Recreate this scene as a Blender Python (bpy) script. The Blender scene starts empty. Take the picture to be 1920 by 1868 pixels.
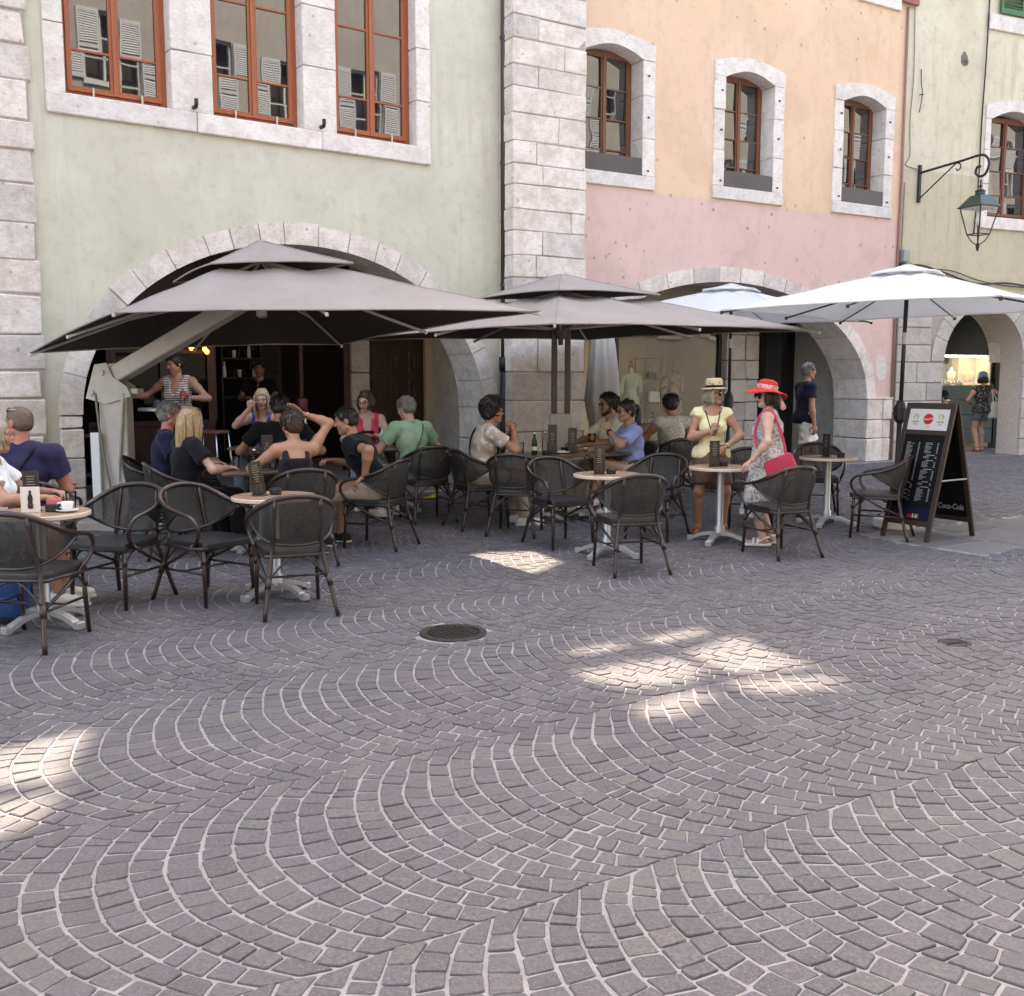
import bpy, bmesh, math, random
import numpy as np
from mathutils import Vector, Matrix
random.seed(7); np.random.seed(7)
R = math.radians
scene = bpy.context.scene
COL = scene.collection

# ---------------------------------------------------------------- camera, sky, sun, exposure
PITCH = math.atan(224 / 1920); CAM_H = 1.6; FPX = 1920.0
cd = bpy.data.cameras.new('camera'); cam = bpy.data.objects.new('camera', cd); COL.objects.link(cam)
cd.sensor_fit = 'HORIZONTAL'; cd.sensor_width = 36; cd.lens = 36; cd.clip_start = .05; cd.clip_end = 2000
cam.location = (0, 0, CAM_H); cam.rotation_euler = (math.pi / 2 - PITCH, 0, 0)
scene.camera = cam
SUN_EL = R(57); SUN_AZ = math.atan2(-.30, .888)          # direction towards the sun: behind the arcade buildings
SUN_DIR = Vector((math.sin(SUN_AZ) * math.cos(SUN_EL), math.cos(SUN_AZ) * math.cos(SUN_EL), math.sin(SUN_EL)))
w = bpy.data.worlds.new('World'); scene.world = w; w.use_nodes = True
nt = w.node_tree; bg = nt.nodes['Background']
sky = nt.nodes.new('ShaderNodeTexSky'); sky.sky_type = 'NISHITA'; sky.sun_disc = False
sky.sun_elevation = SUN_EL; sky.sun_rotation = SUN_AZ; sky.dust_density = 2.5; sky.ozone_density = .6; sky.air_density = 1.0
nt.links.new(sky.outputs[0], bg.inputs[0]); bg.inputs[1].default_value = .15
sl = bpy.data.lights.new('sun', 'SUN'); sl.energy = 2.0; sl.angle = R(.6); sl.color = (1, .97, .93)
so = bpy.data.objects.new('sun', sl); COL.objects.link(so)
so.rotation_euler = SUN_DIR.to_track_quat('Z', 'Y').to_euler(); so.location = (0, 30, 40)
vs = scene.view_settings; vs.view_transform = 'Standard'; vs.look = 'None'; vs.gamma = 1; vs.exposure = 2.92
try:
    vs.use_white_balance = True; vs.white_balance_temperature = 8400; vs.white_balance_tint = 10
except Exception: pass
try:
    vs.use_curve_mapping = False
except Exception: pass
scene.cycles.max_bounces = 8; scene.cycles.diffuse_bounces = 2; scene.cycles.glossy_bounces = 4
scene.cycles.transparent_max_bounces = 8; scene.cycles.caustics_reflective = False; scene.cycles.caustics_refractive = False
scene.cycles.sample_clamp_indirect = 6

# ---------------------------------------------------------------- measuring helpers (plan of the square)
cp, sp = math.cos(PITCH), math.sin(PITCH)
def ray(u, v):
    x = (u - 960) / FPX; y = (v - 934) / FPX
    return (x, cp - y * sp, -sp - y * cp)
PN = (-.53, .848)                                          # plan normal of the house fronts
def gz(x, y): return .016 * max(0, PN[0] * x + PN[1] * y - 6.5)   # the paving rises a little towards the arcades
def ground(u, v):
    d = ray(u, v); t = CAM_H / -d[2]
    for _ in range(30):
        z = gz(d[0] * t, d[1] * t); t = (CAM_H - z) / -d[2]
    return Vector((d[0] * t, d[1] * t, z))
def atY(u, v, Y):
    d = ray(u, v); t = Y / d[1]; return Vector((d[0] * t, Y, CAM_H + d[2] * t))
class Fac:
    def __init__(s, P, d):
        l = math.hypot(*d); s.P = (P[0], P[1]); s.d = (d[0] / l, d[1] / l); s.n = (s.d[1], -s.d[0]); s.rz = math.atan2(s.d[1], s.d[0])
    def px(s, u, v, off=0):
        P = (s.P[0] + s.n[0] * off, s.P[1] + s.n[1] * off); r = ray(u, v)
        t = (P[0] * s.n[0] + P[1] * s.n[1]) / (r[0] * s.n[0] + r[1] * s.n[1])
        return ((r[0] * t - P[0]) * s.d[0] + (r[1] * t - P[1]) * s.d[1], CAM_H + r[2] * t)
    def W(s, a, off=0): return (s.P[0] + s.d[0] * a + s.n[0] * off, s.P[1] + s.d[1] * a + s.n[1] * off)
    def M(s): return Matrix.Translation((s.P[0], s.P[1], 0)) @ Matrix.Rotation(s.rz, 4, 'Z')
B0 = ground(1668, 863)
FO = Fac(B0, (1.66, 1)); FB = Fac(B0, (2.26, 1))
_s, _ = FO.px(945, 600, .05); FG = Fac(FO.W(_s, .05), (1.4, 1))

# ---------------------------------------------------------------- object helpers
def tag(o, label=None, cat=None, group=None, kind=None):
    if label: o['label'] = label
    if cat: o['category'] = cat
    if group: o['group'] = group
    if kind: o['kind'] = kind
    return o
def empty(name, loc=(0, 0, 0), rz=0, label=None, cat=None, group=None, matrix=None):
    o = bpy.data.objects.new(name, None); COL.objects.link(o); o.empty_display_size = .1
    if matrix is not None: o.matrix_world = matrix
    else: o.location = loc; o.rotation_euler = (0, 0, rz)
    return tag(o, label, cat, group)
def link(name, me, mat=None, parent=None, smooth=False):
    if mat is not None and not me.materials:
        for m in (mat if isinstance(mat, (list, tuple)) else [mat]): me.materials.append(m)
    if smooth: me.shade_smooth()
    o = bpy.data.objects.new(name, me); COL.objects.link(o)
    if parent is not None: o.parent = parent
    return o
def copy_tree(o, parent=None):
    c = o.copy(); COL.objects.link(c); c.parent = parent
    for ch in list(o.children): copy_tree(ch, c)
    return c
def frames(pts):
    P = [Vector(p) for p in pts]; n = len(P); T = []
    for i in range(n):
        a = P[max(i - 1, 0)]; b = P[min(i + 1, n - 1)]; t = (b - a)
        T.append(t.normalized() if t.length > 1e-9 else Vector((0, 0, 1)))
    up = Vector((0, 0, 1)) if abs(T[0].z) < .9 else Vector((1, 0, 0))
    N = [(up - T[0] * up.dot(T[0])).normalized()]
    for i in range(1, n):
        v = N[-1] - T[i] * N[-1].dot(T[i]); N.append(v.normalized() if v.length > 1e-6 else N[-1])
    return P, T, N
def crom(pts, k=5):
    P = [Vector(p) for p in pts]; P = [2 * P[0] - P[1]] + P + [2 * P[-1] - P[-2]]; out = []
    for i in range(1, len(P) - 2):
        for j in range(k):
            t = j / k; a, b, c, d = P[i - 1:i + 3]
            out.append(.5 * ((2 * b) + (c - a) * t + (2 * a - 5 * b + 4 * c - d) * t * t + (3 * b - a - 3 * c + d) * t ** 3))
    out.append(P[-2]); return out
class MB:
    def __init__(s): s.v = []; s.f = []; s.m = []; s.mi = 0
    def add(s, vs, fs):
        b = len(s.v); s.v += [tuple(v) for v in vs]; s.f += [tuple(i + b for i in f) for f in fs]; s.m += [s.mi] * len(fs); return s
    def box(s, x0, x1, y0, y1, z0, z1, M=None):
        vs = [Vector(p) for p in ((x0, y0, z0), (x1, y0, z0), (x1, y1, z0), (x0, y1, z0), (x0, y0, z1), (x1, y0, z1), (x1, y1, z1), (x0, y1, z1))]
        if M: vs = [M @ p for p in vs]
        return s.add(vs, [(0, 3, 2, 1), (4, 5, 6, 7), (0, 1, 5, 4), (1, 2, 6, 5), (2, 3, 7, 6), (3, 0, 4, 7)])
    def hexa(s, bot, top):                                   # two quads of four points each
        return s.add(list(bot) + list(top), [(0, 3, 2, 1), (4, 5, 6, 7), (0, 1, 5, 4), (1, 2, 6, 5), (2, 3, 7, 6), (3, 0, 4, 7)])
    def bbox(s, x0, x1, y0, y1, z0, z1, b=.01, M=None, jit=0, rnd=random):   # box with chamfered edges
        X = (x0, x1); Y = (y0, y1); Z = (z0, z1); vs = []; ix = {}
        for a in (0, 1):
            for c in (0, 1):
                for e in (0, 1):
                    sx, sy, sz = (1 - 2 * a), (1 - 2 * c), (1 - 2 * e)
                    jx, jy, jz = [rnd.uniform(-jit, jit) for _ in range(3)]
                    p = (X[a] + jx, Y[c] + jy, Z[e] + jz)
                    for k in range(3):
                        q = [p[0] + sx * b, p[1] + sy * b, p[2] + sz * b]; q[k] = p[k]
                        ix[(a, c, e, k)] = len(vs); vs.append(Vector(q))
        if M: vs = [M @ p for p in vs]
        fs = []
        g = lambda a, c, e, k: ix[(a, c, e, k)]
        for e in (0, 1):
            q = [g(0, 0, e, 2), g(1, 0, e, 2), g(1, 1, e, 2), g(0, 1, e, 2)]; fs.append(q if e else q[::-1])
            q = [g(0, e, 0, 1), g(1, e, 0, 1), g(1, e, 1, 1), g(0, e, 1, 1)]; fs.append(q if not e else q[::-1])
            q = [g(e, 0, 0, 0), g(e, 1, 0, 0), g(e, 1, 1, 0), g(e, 0, 1, 0)]; fs.append(q if e else q[::-1])
        for a in (0, 1):
            for c in (0, 1):
                q = [g(a, c, 0, 0), g(a, c, 1, 0), g(a, c, 1, 1), g(a, c, 0, 1)]; fs.append(q if (a ^ c) else q[::-1])
                q = [g(a, 0, c, 0), g(a, 1, c, 0), g(a, 1, c, 2), g(a, 0, c, 2)]; fs.append(q if not (a ^ c) else q[::-1])
                q = [g(0, a, c, 1), g(1, a, c, 1), g(1, a, c, 2), g(0, a, c, 2)]; fs.append(q if (a ^ c) else q[::-1])
        for a in (0, 1):
            for c in (0, 1):
                for e in (0, 1):
                    q = [g(a, c, e, 0), g(a, c, e, 1), g(a, c, e, 2)]; fs.append(q[::-1] if (a ^ c ^ e) else q)
        return s.add(vs, fs)
    def tube(s, pts, r, n=8, caps=True, flat=1.0, closed=False):
        P, T, N = frames(pts); rs = r if isinstance(r, (list, tuple)) else [r] * len(P); vs = []; fs = []
        for p, t, nn, rr in zip(P, T, N, rs):
            bb = t.cross(nn)
            for k in range(n):
                a = 2 * math.pi * k / n; vs.append(p + nn * (math.cos(a) * rr) + bb * (math.sin(a) * rr * flat))
        m = len(P)
        for i in range(m if closed else m - 1):
            for k in range(n):
                a = i * n + k; b = i * n + (k + 1) % n; j = (i + 1) % m
                fs.append((a, b, j * n + (k + 1) % n, j * n + k))
        if caps and not closed: fs += [tuple(range(n))[::-1], tuple(range((m - 1) * n, m * n))]
        return s.add(vs, fs)
    def lathe(s, prof, n=24, c=(0, 0, 0), sx=1, sy=1, M=None, cap=True):   # prof: (r, z) from bottom to top
        vs = []; fs = []
        for r_, z in prof:
            for k in range(n):
                a = 2 * math.pi * k / n; vs.append(Vector((c[0] + r_ * math.cos(a) * sx, c[1] + r_ * math.sin(a) * sy, c[2] + z)))
        for i in range(len(prof) - 1):
            for k in range(n):
                fs.append((i * n + k, i * n + (k + 1) % n, (i + 1) * n + (k + 1) % n, (i + 1) * n + k))
        if cap: fs += [tuple(range(n))[::-1], tuple(range((len(prof) - 1) * n, len(prof) * n))]
        if M: vs = [M @ p for p in vs]
        return s.add(vs, fs)
    def prism(s, poly, y0, y1):                               # poly in (x, z), extruded along y; front face at y0
        n = len(poly); vs = [Vector((x, y0, z)) for x, z in poly] + [Vector((x, y1, z)) for x, z in poly]
        ar = sum(poly[i][0] * poly[(i + 1) % n][1] - poly[(i + 1) % n][0] * poly[i][1] for i in range(n))
        fs = [tuple(range(n)), tuple(range(n, 2 * n))[::-1]] + [(i, i + n, (i + 1) % n + n, (i + 1) % n) for i in range(n)]
        if ar < 0: fs = [f[::-1] for f in fs]
        return s.add(vs, fs)
    def mesh(s, name):
        me = bpy.data.meshes.new(name); me.from_pydata(s.v, [], s.f); me.update()
        if any(s.m): me.polygons.foreach_set('material_index', s.m)
        return me
    def build(s, name, mat, parent=None, smooth=False, sharp=None):
        me = s.mesh(name); o = link(name, me, mat, parent, smooth)
        if sharp: me.set_sharp_from_angle(angle=R(sharp))
        return o
def wall_mesh(name, outer, holes, thick):                     # sheet in the local xz plane with openings; front at y=0
    cu = bpy.data.curves.new(name, 'CURVE'); cu.dimensions = '2D'; cu.fill_mode = 'BOTH'; cu.extrude = thick / 2
    for poly in [outer] + holes:
        sp_ = cu.splines.new('POLY'); sp_.points.add(len(poly) - 1); sp_.use_cyclic_u = True
        for p, q in zip(sp_.points, poly): p.co = (q[0], q[1], 0, 1)
    o = bpy.data.objects.new(name, cu); COL.objects.link(o)
    dg = bpy.context.evaluated_depsgraph_get(); me = bpy.data.meshes.new_from_object(o.evaluated_get(dg))
    bpy.data.objects.remove(o); bpy.data.curves.remove(cu)
    me.transform(Matrix(((1, 0, 0, 0), (0, 0, 1, thick / 2), (0, 1, 0, 0), (0, 0, 0, 1)))); me.flip_normals()
    me.name = name; return me
def text_mesh(body, size, align='CENTER', shear=0, bold=0, sx=1):
    cu = bpy.data.curves.new('t', 'FONT'); cu.body = body; cu.size = size; cu.align_x = align; cu.align_y = 'CENTER'; cu.shear = shear; cu.offset = bold
    cu.extrude = .0004; cu.resolution_u = 3
    o = bpy.data.objects.new('t', cu); COL.objects.link(o)
    dg = bpy.context.evaluated_depsgraph_get(); me = bpy.data.meshes.new_from_object(o.evaluated_get(dg))
    bpy.data.objects.remove(o); bpy.data.curves.remove(cu)
    me.transform(Matrix(((sx, 0, 0, 0), (0, 0, -1, 0), (0, 1, 0, 0), (0, 0, 0, 1)))); me.materials.clear()
    return me                                                 # reads from -y, in the local xz plane

# ---------------------------------------------------------------- materials
MATS = {}
def _new(name):
    m = bpy.data.materials.new(name); m.use_nodes = True; nt = m.node_tree
    return m, nt, nt.nodes['Principled BSDF']
def _ramp(nt, src, stops):
    r = nt.nodes.new('ShaderNodeValToRGB'); els = r.color_ramp.elements
    while len(els) < len(stops): els.new(.5)
    for e, (p, c) in zip(els, stops): e.position = p; e.color = (*c, 1) if len(c) == 3 else c
    nt.links.new(src, r.inputs[0]); return r.outputs[0]
def _noise(nt, vec, scale, detail=4, rough=.6, stretch=None, out=0):
    if stretch:
        mp = nt.nodes.new('ShaderNodeMapping'); mp.inputs['Scale'].default_value = stretch; nt.links.new(vec, mp.inputs[0]); vec = mp.outputs[0]
    n = nt.nodes.new('ShaderNodeTexNoise'); n.inputs['Scale'].default_value = scale; n.inputs['Detail'].default_value = detail; n.inputs['Roughness'].default_value = rough
    nt.links.new(vec, n.inputs['Vector']); return n.outputs[out]
def _mix(nt, fac, a, b, mode='MIX'):
    m = nt.nodes.new('ShaderNodeMix'); m.data_type = 'RGBA'; m.blend_type = mode; m.clamp_factor = True
    for i, x in ((0, fac), (6, a), (7, b)):
        if isinstance(x, (int, float)): m.inputs[i].default_value = x
        elif isinstance(x, tuple): m.inputs[i].default_value = (*x, 1)
        else: nt.links.new(x, m.inputs[i])
    return m.outputs[2]
def _bump(nt, b, h, strength, dist=.01, prev=None):
    n = nt.nodes.new('ShaderNodeBump'); n.inputs['Strength'].default_value = strength; n.inputs['Distance'].default_value = dist
    nt.links.new(h, n.inputs['Height'])
    if prev: nt.links.new(prev, n.inputs['Normal'])
    nt.links.new(n.outputs[0], b.inputs['Normal']); return n.outputs[0]
def _coord(nt, kind='Object'):
    return nt.nodes.new('ShaderNodeTexCoord').outputs[kind]
def _pos(nt): return nt.nodes.new('ShaderNodeNewGeometry').outputs['Position']
def _rand(nt): return nt.nodes.new('ShaderNodeObjectInfo').outputs['Random']
def pbr(name, col, rough=.6, col2=None, scale=30, bump=0, metal=0, spec=None, detail=4, stretch=None, coat=0, tr=0, emit=None, es=0, sheen=0, vary=0, bdist=.004):
    if name in MATS: return MATS[name]
    m, nt, b = _new(name); b.inputs['Roughness'].default_value = rough; b.inputs['Metallic'].default_value = metal
    b.inputs['Base Color'].default_value = (*col, 1)
    if spec is not None: b.inputs['Specular IOR Level'].default_value = spec
    if coat: b.inputs['Coat Weight'].default_value = coat
    if tr: b.inputs['Transmission Weight'].default_value = tr
    if sheen: b.inputs['Sheen Weight'].default_value = sheen
    if emit: b.inputs['Emission Color'].default_value = (*emit, 1); b.inputs['Emission Strength'].default_value = es
    if col2 or bump:
        n = _noise(nt, _coord(nt), scale, detail, .6, stretch)
        c = None
        if col2:
            c = _ramp(nt, n, [(.3, col), (.7, col2)])
            if vary: c = _mix(nt, 1.0, c, _ramp(nt, _rand(nt), [(0, (1 - vary,) * 3), (1, (1 + vary * .3,) * 3)]), 'MULTIPLY')
            nt.links.new(c, b.inputs['Base Color'])
        if bump: _bump(nt, b, n, bump, bdist)
    MATS[name] = m; return m
def stone_mat(name, c1, c2, dark, pit=.62, vary=.16):
    m, nt, b = _new(name); p = _pos(nt); b.inputs['Roughness'].default_value = .88; b.inputs['Specular IOR Level'].default_value = .25
    n1 = _noise(nt, p, 5, 4, .65); n2 = _noise(nt, p, 38, 3, .7); n3 = _noise(nt, p, 1.3, 2)
    c = _ramp(nt, n1, [(.36, c1), (.60, c2)])
    c = _mix(nt, _ramp(nt, n2, [(pit - .06, (0, 0, 0)), (pit + .1, (.34, .34, .34))]), c, dark)
    c = _mix(nt, _ramp(nt, n3, [(.55, (0, 0, 0)), (.75, (.3, .3, .3))]), c, dark)
    c = _mix(nt, _ramp(nt, _noise(nt, p, 14, 4, .75, (1, 1, 2.5)), [(.5, (0, 0, 0)), (.66, (.5,) * 3)]), c, tuple(x * 1.35 for x in dark))
    v = nt.nodes.new('ShaderNodeTexVoronoi'); v.inputs['Scale'].default_value = 5; nt.links.new(p, v.inputs['Vector'])
    c = _mix(nt, _ramp(nt, v.outputs['Distance'], [(.05, (.55, .55, .55)), (.12, (0, 0, 0))]), c, tuple(x * .55 for x in dark))
    c = _mix(nt, 1.0, c, _ramp(nt, _rand(nt), [(0, (1 - vary, 1 - vary, 1 - vary * .9)), (.5, (1, .985, .97)), (1, (1.04, 1.03, 1.03))]), 'MULTIPLY')
    nt.links.new(c, b.inputs['Base Color'])
    bb = _bump(nt, b, n2, .5, .006); _bump(nt, b, n1, .5, .02, bb)
    MATS[name] = m; return m
def plaster_mat(name, c1, c2, stain, c_low=None, z_low=0, streak=.5, spots=0):
    m, nt, b = _new(name); p = _pos(nt); b.inputs['Roughness'].default_value = .92; b.inputs['Specular IOR Level'].default_value = .2
    n1 = _noise(nt, p, 1.1, 4, .62); n2 = _noise(nt, p, 55, 2, .65); n3 = _noise(nt, p, 7, 4, .7)
    c = _ramp(nt, n1, [(.3, c1), (.7, c2)])
    if c_low:
        sx = nt.nodes.new('ShaderNodeSeparateXYZ'); nt.links.new(p, sx.inputs[0])
        ma = nt.nodes.new('ShaderNodeMath'); ma.operation = 'MULTIPLY_ADD'; ma.inputs[1].default_value = .03; nt.links.new(n3, ma.inputs[0]); nt.links.new(sx.outputs[2], ma.inputs[2])
        lt = nt.nodes.new('ShaderNodeMath'); lt.operation = 'LESS_THAN'; lt.inputs[1].default_value = z_low + .015; nt.links.new(ma.outputs[0], lt.inputs[0])
        cl = _ramp(nt, n1, [(.3, c_low), (.7, tuple(min(1, x * 1.08) for x in c_low))])
        c = _mix(nt, lt.outputs[0], c, cl)
        if spots:
            v = nt.nodes.new('ShaderNodeTexVoronoi'); v.inputs['Scale'].default_value = 4.6; nt.links.new(p, v.inputs['Vector'])
            c = _mix(nt, _mix(nt, 1.0, _ramp(nt, v.outputs['Distance'], [(.10, (.75,) * 3), (.15, (0, 0, 0))]), _mix(nt, 1.0, lt.outputs[0], _ramp(nt, _noise(nt, p, 1.1, 2), [(.46, (0, 0, 0)), (.56, (1, 1, 1))]), 'MULTIPLY'), 'MULTIPLY'), c, tuple(x * .5 for x in stain))
    st = _noise(nt, p, 6, 5, .7, (1, 1, .07)); msk = _noise(nt, p, .55, 3)
    f = _mix(nt, 1.0, _ramp(nt, st, [(.5, (0, 0, 0)), (.72, (streak,) * 3)]), _ramp(nt, msk, [(.42, (0, 0, 0)), (.62, (1, 1, 1))]), 'MULTIPLY')
    c = _mix(nt, f, c, stain)
    c = _mix(nt, _ramp(nt, n3, [(.52, (0, 0, 0)), (.75, (.38,) * 3)]), c, stain)
    vc = nt.nodes.new('ShaderNodeTexVoronoi'); vc.feature = 'DISTANCE_TO_EDGE'; vc.inputs['Scale'].default_value = .55; nt.links.new(_mix(nt, .35, p, _noise(nt, p, 2, 4, .75, None, 1)), vc.inputs['Vector'])
    c = _mix(nt, _mix(nt, 1.0, _ramp(nt, vc.outputs['Distance'], [(.001, (.5,) * 3), (.003, (0, 0, 0))]), _ramp(nt, _noise(nt, p, 1.7, 2), [(.55, (0, 0, 0)), (.68, (1, 1, 1))]), 'MULTIPLY'), c, tuple(x * .6 for x in stain))
    c = _mix(nt, _ramp(nt, _noise(nt, p, .8, 3, .7), [(.54, (0, 0, 0)), (.60, (.5,) * 3)]), c, _mix(nt, 1.0, c, (.88, .875, .86), 'MULTIPLY'))
    if spots:
        v = nt.nodes.new('ShaderNodeTexVoronoi'); v.inputs['Scale'].default_value = spots; nt.links.new(p, v.inputs['Vector'])
        c = _mix(nt, _ramp(nt, v.outputs['Distance'], [(.06, (.5,) * 3), (.11, (0, 0, 0))]), c, tuple(x * .45 for x in stain))
    c = _mix(nt, _ramp(nt, _noise(nt, p, 120, 1), [(.3, (.1,) * 3), (.5, (0, 0, 0))]), c, stain)
    nt.links.new(c, b.inputs['Base Color'])
    bb = _bump(nt, b, n2, .35, .004); _bump(nt, b, n1, .4, .03, bb)
    MATS[name] = m; return m
stone_mat('limestone', (.64, .565, .51), (.81, .745, .695), (.37, .295, .25), .60, .2)
stone_mat('limestone_pale', (.70, .635, .595), (.83, .775, .74), (.40, .33, .29), .61, .1)
stone_mat('limestone_grey', (.44, .41, .38), (.54, .50, .46), (.22, .20, .19))
plaster_mat('plaster_green', (.55, .53, .425), (.68, .655, .545), (.39, .36, .275))
plaster_mat('plaster_orange', (.745, .515, .36), (.80, .565, .41), (.52, .37, .26), (.68, .475, .44), 4.41, .3, 3.2)
plaster_mat('plaster_beige', (.61, .555, .41), (.70, .64, .50), (.33, .28, .20), (.54, .485, .355), 5.35, .75)
plaster_mat('plaster_opposite', (.25, .245, .24), (.30, .295, .29), (.19, .185, .18))
plaster_mat('plaster_inner', (.42, .36, .27), (.48, .41, .31), (.25, .21, .16))
pbr('mortar', (.36, .30, .27), .95, (.46, .40, .36), 25, .4)
pbr('wood_frame', (.33, .085, .032), .45, (.40, .115, .045), 8, .1, stretch=(6, 6, .4))
pbr('wood_brown', (.16, .06, .032), .5, (.21, .085, .045), 8, .1, stretch=(6, 6, .4))
pbr('wood_dark', (.030, .012, .009), .5, (.05, .02, .014), 9, .2, stretch=(5, 5, .5))
pbr('metal_brown', (.055, .032, .028), .4, (.075, .045, .04), 6, .05, metal=.3)
pbr('metal_black', (.015, .015, .016), .45)
pbr('metal_guard', (.075, .06, .055), .5, (.09, .075, .07), 3)
pbr('white_paint', (.75, .75, .76), .5, (.68, .69, .71), 12)
pbr('green_paint', (.03, .12, .04), .5, (.045, .16, .06), 12)
pbr('red_shutter', (.25, .07, .05), .55, (.31, .10, .075), 12)
def glass_mat(name, col=(.012, .013, .015), ior=2.5, wob=.02):
    m, nt, b = _new(name); b.inputs['Base Color'].default_value = (*col, 1); b.inputs['Roughness'].default_value = .015; b.inputs['IOR'].default_value = ior
    _bump(nt, b, _noise(nt, _pos(nt), 2.2, 1), wob, .02); MATS[name] = m; return m
glass_mat('window_glass'); glass_mat('window_glass_old', ior=2.3, wob=.05); glass_mat('cafe_glass', (.006, .006, .007), 1.22)
def clear_glass(name, tint=(1, 1, 1), refl=.10):
    m, nt, b = _new(name); nt.nodes.remove(b); out = nt.nodes['Material Output']
    t = nt.nodes.new('ShaderNodeBsdfTransparent'); t.inputs[0].default_value = (*tint, 1)
    g = nt.nodes.new('ShaderNodeBsdfGlossy'); g.inputs['Roughness'].default_value = .02
    fr = nt.nodes.new('ShaderNodeFresnel'); fr.inputs[0].default_value = 1.33
    mx = nt.nodes.new('ShaderNodeMixShader'); nt.links.new(fr.outputs[0], mx.inputs[0]); nt.links.new(t.outputs[0], mx.inputs[1]); nt.links.new(g.outputs[0], mx.inputs[2])
    nt.links.new(mx.outputs[0], out.inputs[0]); MATS[name] = m; return m
clear_glass('shop_glass', (.93, .95, .94)); clear_glass('tumbler_glass', (.9, .92, .92)); clear_glass('bottle_green', (.10, .42, .15)); clear_glass('bottle_red', (.6, .03, .03))
# ---------------------------------------------------------------- ground, paving of setts laid in arcs
AD = Vector((.848, .53)); BN = Vector(PN)
def ab(x, y): return (AD.x * x + AD.y * y, BN.x * x + BN.y * y)
def xy(a, b): return (AD.x * a + BN.x * b, AD.y * a + BN.y * b)
def wxy(a, b): return xy(a + .05 * math.sin(1.3 * b + .7 * a) + .02 * math.sin(3.1 * a + b) + .004 * math.sin(17 * b + 5 * a), b + .05 * math.sin(.75 * a + 1.1 * b) + .02 * math.sin(2.3 * a - 1.7 * b) + .011 * math.sin(19 * a + 4 * b) + .004 * math.sin(41 * a + 2.0))
def pix(x, y, z):
    z -= CAM_H; zc = y * cp - z * sp
    return (960 + FPX * x / zc, 934 - FPX * (y * sp + z * cp) / zc) if zc > .1 else (-9999, -9999)
m, nt, b = _new('sett_stone'); p = _pos(nt); b.inputs['Roughness'].default_value = .72; b.inputs['Specular IOR Level'].default_value = .35
at_ = nt.nodes.new('ShaderNodeAttribute'); at_.attribute_name = 'tint'
c = _ramp(nt, at_.outputs['Fac'], [(0, (0.090, 0.083, 0.091)), (.2, (0.108, 0.099, 0.109)), (.45, (0.126, 0.116, 0.126)), (.65, (0.123, 0.112, 0.129)), (.80, (0.138, 0.129, 0.133)), (.90, (0.150, 0.139, 0.133)), (.96, (0.124, 0.132, 0.131)), (1, (0.172, 0.154, 0.139))])
c = _mix(nt, _ramp(nt, _noise(nt, p, 60, 3, .7), [(.36, (.6,) * 3), (.60, (0, 0, 0))]), c, (.062, .054, .058))
c = _mix(nt, _ramp(nt, _noise(nt, p, 130, 1, .7), [(.56, (0, 0, 0)), (.72, (.4,) * 3)]), c, (.27, .25, .25))
c = _mix(nt, _ramp(nt, _noise(nt, p, .9, 2), [(.42, (0, 0, 0)), (.68, (.35,) * 3)]), c, (.15, .14, .137))
nt.links.new(c, b.inputs['Base Color'])
bb = _bump(nt, b, _noise(nt, p, 90, 2, .7), .5, .003); _bump(nt, b, _noise(nt, p, 18, 2), .5, .008, bb); MATS['sett_stone'] = m
m, nt, b = _new('joint_sand'); p = _pos(nt); b.inputs['Roughness'].default_value = .95; b.inputs['Specular IOR Level'].default_value = .2
c = _ramp(nt, _noise(nt, p, 9, 5), [(.3, (.27, .252, .255)), (.7, (.38, .36, .365))])
c = _mix(nt, _ramp(nt, _noise(nt, p, 150, 4, .7), [(.4, (.4,) * 3), (.6, (0, 0, 0))]), c, (.2, .18, .18))
nt.links.new(c, b.inputs['Base Color']); _bump(nt, b, _noise(nt, p, 140, 4, .7), .6, .004); MATS['joint_sand'] = m
pbr('slab_stone', (.135, .122, .12), .7, (.19, .172, .165), 14, .3, vary=.3)
pbr('floor_stone', (.15, .135, .125), .6, (.20, .18, .165), 6, .2)
o = MB(); o.add([(-400, -400, -.12), (400, -400, -.12), (400, 400, -.12), (-400, 400, -.12)], [(0, 1, 2, 3)])
tag(o.build('ground', MATS['floor_stone']), kind='structure')
PAV = MB()
def sheet(mb, a0, a1, b0_, b1_, dz):
    vs = []
    for a_, b_ in ((a0, b0_), (a1, b0_), (a1, b1_), (a0, b1_)):
        x, y = xy(a_, b_); vs.append((x, y, gz(x, y) + dz))
    mb.add(vs, [(0, 1, 2, 3)])
sheet(PAV, -40, 60, -14, 6.5, -.0045); sheet(PAV, -40, 60, 6.5, 13.2, -.0045)
paving = tag(PAV.build('paving', MATS['joint_sand']), kind='structure')
DR = ground(850, 1187); MH = ground(1790, 1205)
BAND0, BW = 3.85, 1.32; RR = BW / 2 / math.sin(R(45)); PIT_ = .106
rs = random.Random(3); cells = []
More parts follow.
